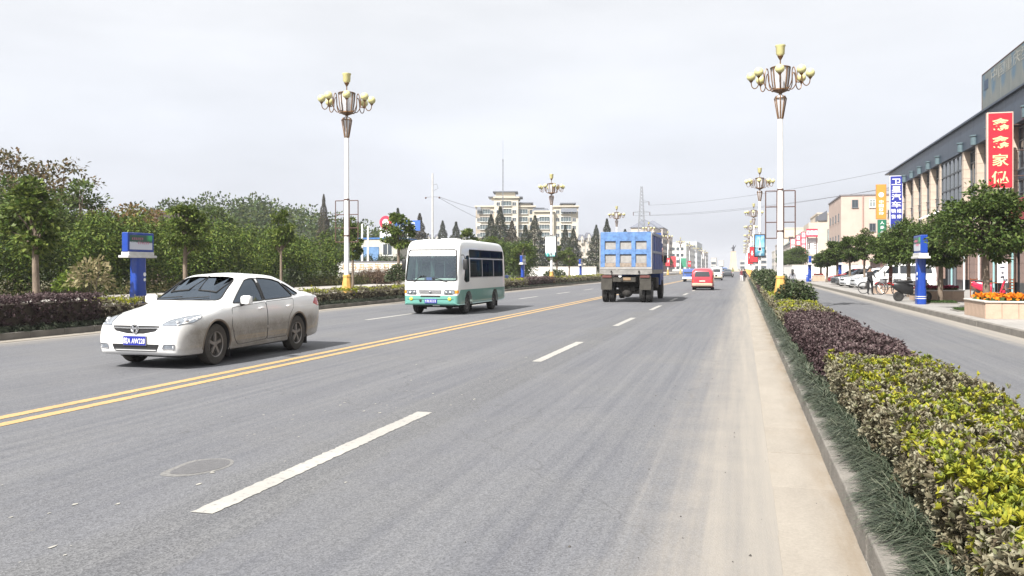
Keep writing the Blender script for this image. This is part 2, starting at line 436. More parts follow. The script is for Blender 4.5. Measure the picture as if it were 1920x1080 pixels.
for x in (-7.66, -7.32):
    sheet(x-.08, x+.08, 42, 420, .004).build('centre_line', M_yellow, road, recalc=False)
    worn_strip(.16, 44, .06, .005, int(-x*100)).build('centre_line', M_yellow, road, loc=(x, -2, .004), recalc=False)
# worn oval repair in the asphalt
def disc(cx, cy, rx, ry, z, ph, n=28):
    mb = MB(); mb.add([(cx+rx*math.cos(2*PI*i/n)*(1+.10*math.sin(3*2*PI*i/n+ph)), cy+ry*math.sin(2*PI*i/n)*(1+.12*math.sin(2*2*PI*i/n+ph)), z) for i in range(n)], [tuple(range(n))]); return mb
pp = at(372, 6.86)
disc(pp.x, pp.y, .21, .36, .002, 1).build('repair_rim', mat('repair_rim', (.150, .147, .142), .9, var=.35, scale=30), road, recalc=False)
disc(pp.x+.01, pp.y+.02, .17, .30, .0035, 1).build('road_patch', mat('road_patch', (.105, .104, .108), .8, var=.15, scale=20, bump=.5, bscale=200), road, recalc=False)

# kerbs: nearest stones one by one, the far run as one length
def kerb(x0, h, y0, n_st, label, yfar=YF, gap=None, step=1.0):
    root = empty('kerb', (0, 0, 0)); tag(root, label, kind='structure')
    if n_st:
        me = MB().bbox(0, .15, 0, step-.01, -.08, h, .012).mesh('kerb_stone', M_kerb)
        for i in range(n_st):
            o = link('kerb_stone', me, root, (x0+rng.uniform(-.004, .004), y0+i*step, rng.uniform(-.006, .004))); o.rotation_euler.z = rng.uniform(-.003, .003)
    ys = y0+n_st*step
    segs = [(ys, yfar)] if not gap else [(ys, gap[0]), (gap[1], yfar)]
    for a, b in segs: MB().box(x0, x0+.15, a, b, -.08, h).build('kerb_run', M_kerb, root)
    if n_st: MB().box(x0, x0+.15, -40, y0-.01, -.08, h).build('kerb_run', M_kerb, root)
    return root
GAP = (176, 186)
kerb(.65, .16, .0, 62, 'grey kerb along the near planting strip', gap=GAP)
kerb(2.20, .15, 0, 0, 'far kerb of the near planting strip', gap=GAP)
kerb(6.20, .16, 16, 60, 'grey kerb of the shop pavement')
kerb(mirx(.80), .16, 6, 62, 'dark grey kerb along the far planting strip', gap=GAP)
kerb(mirx(2.35), .15, 0, 0, 'far kerb of the opposite planting strip', gap=GAP)
kerb(mirx(6.35), .16, 0, 0, 'kerb of the pavement beside the thicket')
# concrete gutter slabs below the near kerb
gut = empty('gutter'); tag(gut, 'dusty concrete gutter of long slabs', kind='structure')
gs = MB().bbox(.205, .645, 0, 1.186, -.05, .006, .002).mesh('gutter_slab', M_slab)
for i in range(52):
    o = link('gutter_slab', gs, gut, (rng.uniform(-.004, .004), -.6+i*1.19, rng.uniform(-.003, .003))); o.rotation_euler.z = rng.uniform(-.002, .002)
MB().box(.205, .645, -.6+52*1.19, YF, -.05, .009).build('gutter_run', M_slab, gut)
MB().box(mirx(.645), mirx(.205), -40, YF, -.05, .009).build('gutter_run', M_slab, gut)
# pavements, planting beds
struct('pavement', MB().box(6.35, 60, -40, YF, -.1, .15), M_pave, 'light paved pavement in front of the shops')
struct('pavement', MB().box(-33.2, mirx(6.35), -40, YF, -.1, .15), mat('pavement_dust', (.31, .29, .265), .9, var=.15, scale=1.2), 'pale dusty pavement beside the thicket')
def bed(x0, x1, label):
    mb = MB(); mb.box(x0, x1, -40, GAP[0], -.08, .11); mb.box(x0, x1, GAP[1], YF, -.08, .11); return struct('planting_bed', mb, M_soil, label)
bed(.80, 2.20, 'brown soil of the near planting strip'); bed(mirx(2.20), mirx(.80), 'brown soil of the far planting strip')
# little stones and grit lying on the road
gr = MB(); prng = random.Random(3)
for i in range(150):
    if prng.random() < .55: x, y = prng.gauss(-.1, .75), prng.uniform(2.2, 16)
    else: x, y = prng.uniform(-9, .5), prng.uniform(2.5, 15)
    if x > .6: continue
    s = prng.choice((.003, .004, .005, .006, .009)) * prng.uniform(.7, 1.2); a = prng.uniform(0, PI)
    pts = [(x+s*math.cos(a+q)*prng.uniform(.6, 1.2), y+s*math.sin(a+q)*prng.uniform(.6, 1.2), .003) for q in (0, 1.6, 3.1, 4.7)]
    gr.add(pts+[(x, y, .004+s*.9)], [(0,1,4),(1,2,4),(2,3,4),(3,0,4)])
fl = MB()
for i in range(90):
    x, y = prng.gauss(-4.1, .6), prng.uniform(3.5, 15); s = prng.uniform(.006, .03); a = prng.uniform(0, PI)
    fl.add([(x+s*math.cos(a+q)*prng.uniform(.4, 1.2)*.7, y+s*math.sin(a+q)*prng.uniform(.5, 1.6), .0042) for q in (0, 1.2, 2.6, 3.9, 5.1)], [(0, 1, 2, 3, 4)])
tag(fl.build('paint_flakes', mat('flake_pale', (.30, .29, .26), .8, var=.2), recalc=False), 'pale flakes of old paint and mortar on the asphalt', 'flakes', kind='stuff')
tag(gr.build('grit', mat('grit', (.055, .05, .045), .9, var=.4, scale=4), recalc=False), 'small dark stones and grit scattered on the asphalt', 'grit', kind='stuff')
# ================================================================== vehicles: shaping tools
def pchip(xs, ys, xq):
    xs, ys = np.asarray(xs, float), np.asarray(ys, float)
    h = np.diff(xs); d = np.diff(ys)/h; m = np.zeros_like(ys)
    for i in range(1, len(xs)-1):
        if d[i-1]*d[i] > 0:
            w1, w2 = 2*h[i]+h[i-1], h[i]+2*h[i-1]; m[i] = (w1+w2)/(w1/d[i-1]+w2/d[i])
    m[0], m[-1] = d[0], d[-1]
    xq = np.clip(np.asarray(xq, float), xs[0], xs[-1]); k = np.clip(np.searchsorted(xs, xq)-1, 0, len(h)-1)
    t = (xq-xs[k])/h[k]
    return ((1+2*t)*(1-t)**2)*ys[k] + (t*(1-t)**2)*h[k]*m[k] + (t*t*(3-2*t))*ys[k+1] + (t*t*(t-1))*h[k]*m[k+1]
def catmull(P, n):
    P = np.asarray(P, float); Q = np.vstack([2*P[0]-P[1], P, 2*P[-1]-P[-2]]); out = []
    for i in range(1, len(Q)-2):
        for k in range(n):
            t = k/n; a, b, c, d = Q[i-1], Q[i], Q[i+1], Q[i+2]
            out.append(.5*(2*b+(c-a)*t+(2*a-5*b+4*c-d)*t*t+(3*b-a-3*c+d)*t**3))
    out.append(P[-1]); return np.array(out)
def hull(stations, ny=60, nv=3):
    """closed body from half sections; stations: [(y, [(x,z)...bottom centre to top centre])]"""
    ys = [s[0] for s in stations]; S = np.array([s[1] for s in stations], float)
    yq = []
    for a, b in zip(ys[:-1], ys[1:]):
        k = max(2, int(round(ny*(b-a)/(ys[-1]-ys[0])))); yq += list(np.linspace(a, b, k, endpoint=False))
    yq.append(ys[-1])
    m = S.shape[1]; G = np.zeros((len(yq), m, 2))
    for j in range(m):
        for c in (0, 1): G[:, j, c] = pchip(ys, S[:, j, c], yq)
    V, F = [], []; ring = None
    for i, y in enumerate(yq):
        h = catmull(G[i], nv); h[0, 0] = 0; h[-1, 0] = 0; h[:, 0] = np.maximum(h[:, 0], 0)
        pts = [(x, y, z) for x, z in h] + [(-x, y, z) for x, z in h[-2:0:-1]]
        ring = len(pts); V += pts
    for i in range(len(yq)-1):
        for k in range(ring): F.append((i*ring+k, i*ring+(k+1)%ring, (i+1)*ring+(k+1)%ring, (i+1)*ring+k))
    F.append(tuple(range(ring-1, -1, -1))); F.append(tuple((len(yq)-1)*ring+k for k in range(ring)))
    mb = MB(); mb.add(V, F); return mb
def bvh_of(me):
    bm = bmesh.new(); bm.from_mesh(me); t = BVHTree.FromBMesh(bm); bm.free(); return t
def carve(me, cutters):
    """boolean-subtract meshes from me, returns a new mesh"""
    o = bpy.data.objects.new('carve_tmp', me); COL.objects.link(o); tmp = []
    for c in cutters:
        q = bpy.data.objects.new('carve_cut', c); COL.objects.link(q); tmp.append(q)
        md = o.modifiers.new('cut', 'BOOLEAN'); md.operation = 'DIFFERENCE'; md.solver = 'EXACT'; md.object = q
    dg = bpy.context.evaluated_depsgraph_get(); dg.update()
    r = bpy.data.meshes.new_from_object(o.evaluated_get(dg))
    for q in tmp + [o]: bpy.data.objects.remove(q)
    for p in r.polygons: p.use_smooth = True
    r.set_sharp_from_angle(angle=R(38)); return r
def line_cabin(me, bvh, m):
    """faces the carving left inside the shell get the lining material"""
    me.materials.append(m); d = []
    for v in me.vertices: d.append(bvh.find_nearest(v.co)[3])
    for p in me.polygons:
        if any(d[i] > .03 for i in p.vertices): p.material_index = 1
def inside2(p, poly):
    x, y = p; c = False; j = len(poly)-1
    for i in range(len(poly)):
        xi, yi = poly[i]; xj, yj = poly[j]
        if (yi > y) != (yj > y) and x < (xj-xi)*(y-yi)/(yj-yi)+xi: c = not c
        j = i
    return c
def round_poly(pts, r, n=4):
    pts = [Vector(p) for p in pts]; out = []; m = len(pts)
    for i in range(m):
        a, b, c = pts[i-1], pts[i], pts[(i+1) % m]
        d1, d2 = (a-b), (c-b); q = min(r, d1.length*.45, d2.length*.45)
        p0, p2 = b+d1.normalized()*q, b+d2.normalized()*q
        for k in range(n+1):
            t = k/n; out.append(p0*(1-t)**2 + b*2*t*(1-t) + p2*t*t)
    return out
def patch(bvh, pts, off=.003, res=.06, skirt=.012, rnd=.03, axis=None):
    """a panel lying on the body inside the 3d outline pts; returns (MB, outline on the surface)"""
    P = round_poly(pts, rnd) if rnd else [Vector(p) for p in pts]
    c = sum(P, Vector())/len(P)
    if axis is None:
        nrm = Vector()
        for i in range(len(P)):
            a, b = P[i]-c, P[(i+1) % len(P)]-c; nrm += a.cross(b)
        nrm.normalize()
        if nrm.dot(c-Vector((0, 2.4, .7))) < 0: nrm.negate()
    else: nrm = Vector(axis).normalized()
    ax = (Vector((0,0,1)) if abs(nrm.z) < .9 else Vector((0,1,0))).cross(nrm).normalized(); ay = nrm.cross(ax)
    Q = []
    for i in range(len(P)):
        a, b = P[i], P[(i+1) % len(P)]; k = max(1, int((b-a).length/res))
        Q += [a.lerp(b, t/k) for t in range(k)]
    poly = [((p-c).dot(ax), (p-c).dot(ay)) for p in Q]
    xs, ys = [p[0] for p in poly], [p[1] for p in poly]; ins = []
    x = min(xs)+res
    while x < max(xs):
        y = min(ys)+res
        while y < max(ys):
            if inside2((x, y), poly) and min((x-a)**2+(y-b)**2 for a, b in poly) > (res*.45)**2: ins.append((x, y))
            y += res
        x += res
    allp = [Vector(p) for p in poly+ins]; n = len(poly)
    vo, eo, fo, ov, oe, of = delaunay_2d_cdt(allp, [(i, (i+1) % n) for i in range(n)], [], 1, 1e-5)
    V = []
    for v in vo:
        w = c + ax*v.x + ay*v.y
        hit = bvh.ray_cast(w+nrm*.6, -nrm, 1.2)[0]
        if hit is None: hit = bvh.find_nearest(w)[0]
        V.append(hit + nrm*off)
    mb = MB(); mb.add(V, fo)
    # outline in order
    key = {tuple(round(q, 4) for q in v): i for i, v in enumerate(vo)}
    loop = [key.get((round(p.x, 4), round(p.y, 4))) for p in allp[:n]]
    outl = [V[i] for i in loop if i is not None]
    if skirt:
        k = len(outl)
        mb.add(outl + [p-nrm*skirt for p in outl], [(i, (i+1) % k, k+(i+1) % k, k+i) for i in range(k)])
    return mb, outl
def mx(pts): return [Vector((-p[0], p[1], p[2])) for p in pts]
def wheel(name, r, w, m_tyre, m_rim, parent, loc, side, rim_r=.62, spokes=5, rim_name='rim'):
    """side +1: outer face towards +x"""
    t = MB(); k = r*.97
    prof = [(r*rim_r, -w*.42), (r*.80, -w*.5), (k, -w*.44), (r, -w*.30), (r, w*.30), (k, w*.44), (r*.80, w*.5), (r*rim_r, w*.42)]
    t.lathe(prof, 32, axis='x'); t.f = [f for f in t.f if len(f) == 4]
    for q in (-.5, .5):                                     # tread grooves read as a ridge pair
        t.lathe([(r*1.002, w*q*.3-.006), (r*1.006, w*q*.3), (r*1.002, w*q*.3+.006)], 32, axis='x')
    o = t.build('tyre', m_tyre, parent, smooth=True, angle=50, loc=loc)
    rr = r*rim_r; m = MB(); s = side
    m.lathe([(rr*1.02, s*w*.40), (rr*1.0, s*w*.44), (rr*.93, s*w*.40), (rr*.90, -s*w*.25), (rr*.86, -s*w*.25), (rr*.86, s*w*.40)], 32, axis='x'); m.f = [f for f in m.f if len(f) == 4]
    m.lathe([(rr*.26, s*w*.02), (rr*.26, s*w*.34), (rr*.18, s*w*.38), (1e-4, s*w*.38)], 20, axis='x')
    for i in range(spokes):
        a = 2*PI*i/spokes+.3; ca, sa = math.cos(a), math.sin(a)
        def P(rad, tan, h): return (h, rad*ca-tan*sa, rad*sa+tan*ca)
        h0, h1 = s*w*.22, s*w*.37
        vs = [P(rr*.18, -rr*.13, h0), P(rr*.18, rr*.13, h0), P(rr*.95, rr*.17, h0), P(rr*.95, -rr*.17, h0),
              P(rr*.18, -rr*.10, h1), P(rr*.18, rr*.10, h1), P(rr*.95, rr*.13, h1-s*w*.03), P(rr*.95, -rr*.13, h1-s*w*.03)]
        m.add(vs, [(0,3,2,1),(4,5,6,7),(0,1,5,4),(1,2,6,5),(2,3,7,6),(3,0,4,7)])
    m.build('rim', m_rim, o, smooth=True, angle=35)
    MB().lathe([(rr*.9, s*w*.02), (1e-4, s*w*.02)], 24, axis='x').build('brake_drum', mat('shaded_metal', (.03, .03, .03), .7), o)  # drum disc, coloured near black to paint in the shade of the wheel recess
    return o
def paint_mat_car(name, col, dirt=(.22, .185, .14), z_dirt=(.85, .25), amount=.0, rough=.25, side_x=.70, two=None):
    """gloss paint with road dirt on the lower flanks; two=(z, colour) paints everything under z another colour"""
    if isinstance(col, str): col = srgb(col)
    m = bpy.data.materials.new(name); n, l, b = nodes_of(m)
    t = n.new('ShaderNodeTexCoord').outputs['Object']; sep = n.new('ShaderNodeSeparateXYZ'); l.new(t, sep.inputs[0])
    c = None
    base = n.new('ShaderNodeRGB'); base.outputs[0].default_value = (*col, 1); c = base.outputs[0]
    if two:
        zz, c2 = two
        zl = math_node(n, l, 'SUBTRACT', sep.outputs[2], maprange(n, l, sep.outputs[1], .06, .30, -.17, .03, True))
        c = mixc(n, l, maprange(n, l, zl, zz-.006, zz+.006, 1, 0), c, c2)
    g = noise_node(n, l, t, 3, 6, .7); g2 = noise_node(n, l, t, 30, 4, .7)
    d = math_node(n, l, 'MULTIPLY', maprange(n, l, sep.outputs[2], z_dirt[0], z_dirt[1], 0, 1, True),
                  maprange(n, l, math_node(n, l, 'ABSOLUTE', sep.outputs[0]), side_x-.05, side_x+.12, .06, 1))
    d = math_node(n, l, 'MULTIPLY', d, math_node(n, l, 'MULTIPLY', maprange(n, l, g, .25, .7, .80, 1.08), maprange(n, l, g2, .3, .7, .93, 1.05)))
    d = math_node(n, l, 'MULTIPLY', d, amount)
    l.new(mixc(n, l, d, c, dirt), b.inputs['Base Color'])
    l.new(maprange(n, l, d, 0, .8, rough, .8), b.inputs['Roughness'])
    b.inputs['Coat Weight'].default_value = .8; b.inputs['Coat Roughness'].default_value = .06
    return m
M_tyre = mat('tyre_rubber', (.022, .021, .020), .85, var=.3, scale=6)
M_tyre_dusty = mat('tyre_rubber_dusty', (.048, .043, .037), .9, var=.3, scale=5)
M_alloy = mat('dusty_alloy', (.25, .235, .22), .45, .7, var=.25, scale=8)
M_steel = mat('steel_wheel', (.14, .135, .13), .6, .4, var=.25, scale=8)
M_black = mat('black_plastic', (.014, .014, .015), .5, var=.2)
M_rubber = mat('black_rubber', (.012, .012, .012), .75, var=.1)
M_chrome = mat('chrome', (.72, .73, .75), .16, 1.0, var=.04)
M_under = mat('underbody', (.018, .017, .016), .9, var=.3)
M_lens = mat('clear_lens', (.30, .33, .37), .12, .6, var=.35, scale=14, coat=1.0)
M_amber = mat('amber_lens', (.75, .28, .02), .2, var=.15, coat=.6)
M_redlens = mat('red_lens', (.38, .012, .012), .2, var=.15, coat=.6)
M_plate = mat('plate_blue', (.012, .02, .24), .4, var=.08)
M_pwhite = mat('print_white', (.78, .78, .78), .5, var=.04)
M_pgrey = mat('plate_frame', (.25, .25, .26), .4, .4, var=.1)
M_glass_car = glass_mat('tinted_car_glass', (.055, .07, .09), .20)
M_glass_bus = glass_mat('bus_glass', (.52, .64, .60), .34)
M_glass_screen = glass_mat('sedan_windscreen', (.17, .21, .26), .34)
M_glass_side = glass_mat('bus_side_glass', (.13, .20, .19), -.08)
M_seat = mat('seat_fabric', (.035, .035, .038), .9, var=.2)
M_glass_dark = mat('dark_window', (.018, .022, .026), .08, var=.2, spec=.9, coat=.6)
def tube_loop(outl, r, name, m, parent, closed=True):
    return MB().tube([tuple(p) for p in outl], r, 6, closed=closed).build(name, m, parent, smooth=True)
# ================================================================== sedan
def sedan_sections():
    #        y     zb   W    zbelt  zt    w7    z7
    T = [(0.000, .30, .56, .580, .625, .30, .622),
         (0.030, .25, .70, .630, .700, .36, .694),
         (0.090, .215, .775, .665, .735, .42, .728),
         (0.200, .20, .830, .700, .768, .47, .760),
         (0.380, .195, .872, .750, .815, .50, .805),
         (0.650, .19, .900, .800, .865, .53, .853),
         (0.950, .19, .908, .850, .925, .56, .912),
         (1.180, .19, .910, .885, .985, .66, .955),
         (1.380, .19, .910, .905, 1.090, .705, 1.005),
         (1.650, .19, .910, .925, 1.240, .655, 1.145),
         (1.900, .19, .910, .938, 1.355, .610, 1.270),
         (2.080, .19, .910, .944, 1.415, .590, 1.345),
         (2.300, .19, .910, .950, 1.445, .585, 1.385),
         (2.600, .19, .910, .957, 1.455, .583, 1.395),
         (2.950, .19, .910, .965, 1.445, .580, 1.385),
         (3.250, .19, .908, .975, 1.425, .577, 1.362),
         (3.500, .19, .905, .985, 1.382, .575, 1.315),
         (3.800, .19, .902, .998, 1.298, .585, 1.228),
         (4.050, .195, .895, 1.008, 1.212, .610, 1.140),
         (4.250, .20, .885, 1.012, 1.135, .63, 1.082),
         (4.500, .22, .868, 1.005, 1.098, .56, 1.078),
         (4.660, .25, .838, .975, 1.062, .50, 1.048),
         (4.740, .28, .790, .905, .960, .46, .950),
         (4.790, .33, .66, .740, .775, .38, .770)]
    st = []
    for y, zb, W, ze, zt, w7, z7 in T:
        cabin = 1.18 <= y <= 4.1
        w5 = W*.925; zs = ze-.10*(ze-zb)/.7
        if cabin: p6 = ((w5*.5+w7*.5)+.018, (ze+z7)/2); p7 = (w7, z7); p8 = (w7*.66, z7+(zt-z7)*.66)
        else: p6 = (w5*.82, ze+(zt-ze)*.50); p7 = (w7, z7); p8 = (w7*.55, z7+(zt-z7)*.66)
        st.append((y, [(0, zb), (W*.84, zb), (W*.965, zb+.10*(ze-zb)/.7), (W*.992, zb+.24*(ze-zb)/.7), (W, zb+.40*(ze-zb)/.7), (W*.985, zs-.04), (w5+.012, ze-.006), (w5-.012, ze+.012) if cabin else (w5-.03, ze+.01), p6, p7, p8, (0, zt)]))
    return st
FW, RW, WR = .96, 3.70, .325
_sw1 = [(1.52, .955), (2.16, 1.325), (2.32, 1.352), (2.47, 1.358), (2.50, .975)]       # front door glass (y,z)
_sw2 = [(2.56, .978), (2.56, 1.360), (2.85, 1.352), (3.12, 1.330), (3.36, 1.278), (3.60, 1.03), (3.48, 1.000)]
_sw3 = [(3.64, 1.03), (3.43, 1.258), (3.60, 1.208), (3.86, 1.06)]
_ws = [(-.66, 1.005), (.66, 1.005), (.60, 1.16), (.525, 1.365), (.30, 1.392), (-.30, 1.392), (-.525, 1.365), (-.60, 1.16)]       # windscreen (x,z)
_rw = [(-.58, 1.165), (.58, 1.165), (.50, 1.355), (.25, 1.385), (-.25, 1.385), (-.50, 1.355)]
M_archlip = mat('arch_dust', (.17, .14, .11), .85, var=.25, scale=6)
def make_sedan(paint, hero=True):
    root = empty('sedan')
    full = hull(sedan_sections(), 90, 3).mesh('body_full', paint)
    bvh = bvh_of(full)
    cut = []
    for y in (FW, RW):
        for s in (-1, 1): cut.append(MB().lathe([(.372, s*.52), (.372, s*1.3)], 40, (0, y, WR+.005), 'x').mesh('c'))
    cab = MB()
    lo = [(-.74, 1.30), (.74, 1.30), (.74, 3.75), (-.74, 3.75)]; mid = [(-.72, 1.42), (.72, 1.42), (.72, 3.72), (-.72, 3.72)]; hi = [(-.50, 2.06), (.50, 2.06), (.50, 3.24), (-.50, 3.24)]
    vs = [(x, y, .36) for x, y in lo] + [(x, y, .97) for x, y in mid] + [(x, y, 1.375) for x, y in hi]
    cab.add(vs, [(0,1,2,3), (8,9,10,11)] + [(i*4+k, i*4+(k+1)%4, i*4+4+(k+1)%4, i*4+4+k) for i in (0, 1) for k in range(4)]); cut.append(cab.mesh('c'))
    for w in (_sw1, _sw2, _sw3):
        P = round_poly([Vector((a, b, 0)) for a, b in w], .035)
        for s in (-1, 1): cut.append(MB().prism([(p.x, p.y) for p in P], s*.35, s*1.2, 'x').mesh('c'))
    P = round_poly([Vector((a, b, 0)) for a, b in _ws], .06); cut.append(MB().prism([(p.x, p.y) for p in P], .9, 2.3, 'y').mesh('c'))
    P = round_poly([Vector((a, b, 0)) for a, b in _rw], .05); cut.append(MB().prism([(p.x, p.y) for p in P], 3.1, 4.7, 'y').mesh('c'))
    body = carve(full, cut); body.name = 'body'; body.materials.clear(); body.materials.append(paint); line_cabin(body, bvh, M_seat)
    link('body', body, root)
    X = Vector((1, 0, 0))
    def grow(poly, g):
        c = Vector((sum(p[0] for p in poly)/len(poly), sum(p[1] for p in poly)/len(poly)))
        return [tuple(c+(Vector(p)-c)*(1+g/(Vector(p)-c).length)) for p in poly]
    # panes
    for s in (1, -1):
        for w in (_sw1, _sw2, _sw3):
            mb, ol = patch(bvh, [(s*.9, y, z) for y, z in grow(w, .012)], -.006, .10, 0, .03, (s, 0, 0)); mb.build('side_window', M_glass_car, root, smooth=True)
            mb, ol = patch(bvh, [(s*.9, y, z) for y, z in w], .002, .10, 0, .035, (s, 0, 0)); tube_loop(ol, .009, 'window_seal', M_rubber, root)
        mb, ol = patch(bvh, [(s*.9, 2.505, .972), (s*.9, 2.475, 1.36), (s*.9, 2.557, 1.362), (s*.9, 2.557, .975)], .004, .1, .01, 0, (s, 0, 0)); mb.build('door_pillar', M_black, root)
    mb, ol = patch(bvh, [(x, 1.4, z) for x, z in grow(_ws, .014)], -.008, .12, 0, .06, (0, -1, 0)); mb.build('windscreen', M_glass_screen, root, smooth=True)
    mb, ol = patch(bvh, [(x, 1.4, z) for x, z in _ws], .002, .12, 0, .06, (0, -1, 0)); tube_loop(ol, .013, 'windscreen_seal', M_rubber, root)
    mb, ol = patch(bvh, [(x, 3.9, z) for x, z in grow(_rw, .014)], -.008, .12, 0, .05, (0, 1, 0)); mb.build('rear_window', M_glass_car, root, smooth=True)
    # wheels
    for y in (FW, RW):
        for s in (1, -1): wheel('wheel', WR, .205, M_tyre_dusty if hero else M_tyre, M_alloy, root, (s*.775, y, WR), s)
    # underbody and inner arches
    MB().bbox(-.60, .60, .35, 4.4, .16, .24, .02).build('underbody', M_under, root)
    # doors with handles, lamps
    for s in (1, -1):
        d1 = [(s*.9, 1.47, .36), (s*.9, 1.36, .62), (s*.9, 1.42, .885), (s*.9, 2.525, .945), (s*.9, 2.525, .30), (s*.9, 1.60, .27)]
        d2 = [(s*.9, 2.535, .945), (s*.9, 3.56, .972), (s*.9, 3.50, .80), (s*.9, 3.33, .66), (s*.9, 3.25, .30), (s*.9, 2.535, .30)]
        for d, hy in ((d1, 2.32), (d2, 3.30)):
            mb, ol = patch(bvh, d, .0025, .10, .012, .05, (s, 0, 0)); dr = mb.build('door', paint, root, smooth=True, angle=30)
            MB().tube([tuple(p - Vector((s*.001, 0, 0))) for p in ol], .0045, 5, closed=True).build('door_gap', M_rubber, dr)
            h = bvh.ray_cast(Vector((s*1.5, hy, .845)), Vector((-s, 0, 0)))[0]
            MB().tube([(h.x+s*.006, hy-.085, .842), (h.x+s*.034, hy-.06, .846), (h.x+s*.036, hy+.05, .850), (h.x+s*.006, hy+.085, .852)], [.008, .013, .013, .008], 8).build('handle', paint if hero else M_black, dr, smooth=True)
        mb, ol = patch(bvh, [(s*.9, 1.42, .485), (s*.9, 3.28, .500), (s*.9, 3.28, .545), (s*.9, 1.42, .530)], .010, .12, .014, .01, (s, 0, 0)); mb.build('side_moulding', paint, root, smooth=True)
        # mirror
        mm = MB(); mm.bbox(-.115, .115, -.055, .055, -.075, .075, .045)
        mi = mm.build('mirror', paint, root, smooth=True, loc=(s*1.005, 1.66, 1.005)); mi.rotation_euler.z = -s*.25
        MB().bbox(-.095, .095, .050, .062, -.058, .058, .005).build('mirror_glass', M_chrome, mi)
        MB().tube([(0, 0, -.04), (-s*.13, -.01, -.07)], [.03, .035], 8).build('mirror_stalk', M_black, mi)
        # headlamp: swept back along the wing
        hl = [(s*.44, .06, .625), (s*.70, .14, .622), (s*.82, .40, .672), (s*.845, .58, .745), (s*.81, .64, .825), (s*.70, .46, .800), (s*.54, .20, .735)]
        mb, ol = patch(bvh, hl, .004, .05, .015, .03, (s*.42, -.72, .55)); H = mb.build('headlight', M_lens, root, smooth=True)
        for q, rr in (((s*.735, .32, .70), .045), ((s*.66, .21, .672), .038)):
            h = bvh.ray_cast(Vector(q)+Vector((s*.42, -.72, .55))*.5, -Vector((s*.42, -.72, .55)))[0]
            if h: MB().sphere(tuple(h), rr, 12, 8).build('bulb', M_chrome, H, smooth=True)
        tube_loop(ol, .004, 'lamp_gap', M_black, H)
        # fog lamp
        fg = [(s*.50, .05, .315), (s*.70, .08, .315), (s*.71, .08, .385), (s*.53, .05, .385)]
        mb, ol = patch(bvh, fg, .003, .05, .012, .025, (s*.25, -1, 0)); F_ = mb.build('fog_light', M_lens, root, smooth=True); tube_loop(ol, .008, 'bezel', M_pgrey, F_)
        # tail lamp
        tl = [(s*.88, 4.36, .86), (s*.86, 4.60, .80), (s*.70, 4.76, .80), (s*.66, 4.74, .95), (s*.86, 4.50, .965)]
        mb, ol = patch(bvh, tl, .004, .05, .015, .03, (s*.75, .65, .1)); mb.build('tail_light', M_redlens, root, smooth=True)
        # dusty lips round the wheel arches
        for y in (FW, RW):
            pts = []
            for i in range(25):
                a = R(-8+196*i/24); q = Vector((s*1.5, y+.384*math.cos(a), WR+.005+.384*math.sin(a))); h = bvh.ray_cast(q, Vector((-s, 0, 0)))[0]
                if h and abs(h.x) > .6: pts.append((h.x-s*.004, h.y, h.z))
            if len(pts) > 3: MB().tube(pts, .017, 6).build('arch_lip', M_archlip, root, smooth=True)
        # mud flaps
        for y in (FW+.39, RW+.39): MB().bbox(s*.80-.07, s*.80+.07, y-.008, y+.008, .10, .34, .006).build('mud_flap', M_under, root)
    # grille, intake
    mb, ol = patch(bvh, [(-.39, 0, .585), (-.46, 0, .668), (.46, 0, .668), (.39, 0, .585), (.15, 0, .545), (-.15, 0, .545)], .007, .06, .010, .02, (0, -1, .25)); G = mb.build('grille', M_black, root, smooth=True)
    for z in (.622,):
        pts = []
        for i in range(13):
            x = -.43+.86*i/12; h = bvh.ray_cast(Vector((x, -1, z+.006*abs(x)/.43)), Vector((0, 1, 0)))[0]
            if h: pts.append((h.x, h.y-.012, h.z))
        MB().tube(pts, .012, 6).build('grille_bar', M_chrome, G, smooth=True)
    mb, ol = patch(bvh, [(-.46, 0, .385), (.46, 0, .385), (.40, 0, .275), (-.40, 0, .275)], .004, .06, .01, .03, (0, -1, 0)); I = mb.build('air_intake', M_black, root, smooth=True)
    MB().bbox(-.40, .40, -.012, .0, .31, .325, .004).build('intake_bar', M_black, I)
    y0 = bvh.ray_cast(Vector((0, -1, .44)), Vector((0, 1, 0)))[0].y
    P = MB().bbox(-.225, .225, y0-.026, y0-.006, .362, .512, .006).build('number_plate', M_pgrey, root)
    MB().box(-.215, .215, y0-.029, y0-.02, .370, .504).build('plate_face', M_plate, P)
    if hero:
        put_text('plate_lettering', '皖A AW228', (0, y0-.031, .437), (0, -1, 0), P, M_pwhite, .12, width=.405, height=.10, bold=0)
        e = MB(); ey = bvh.ray_cast(Vector((0, -1, .61)), Vector((0, 1, 0)))[0].y - .022
        ring = [(.072*math.cos(a)*(1+.12*math.sin(a)), ey, .618+.062*math.sin(a)) for a in [2*PI*i/24 for i in range(24)]]
        e.tube(ring, .009, 6, closed=True)
        for s in (1, -1): e.tube([(s*.030, ey, .567), (s*.042, ey, .667)], .013, 6)
        e.tube([(-.036, ey, .616), (.036, ey, .616)], .012, 6)
        e.build('emblem', M_chrome, G, smooth=True)
        # wipers
        for x0 in (-.10, -.62):
            pts = []
            for i in range(8):
                t = i/7; x = x0+.55*t; z = 1.018+.035*t
                h = bvh.ray_cast(Vector((x, .5, z)), Vector((0, 1, 0)))[0]
                if h: pts.append((h.x, h.y-.02, h.z+.012))
            if len(pts) > 2: MB().tube(pts, .008, 6).build('wiper', M_black, root, smooth=True)
    # cabin
    MB().bbox(-.70, .70, 1.45, 1.85, .62, .965, .06).build('dashboard', M_seat, root, smooth=True)
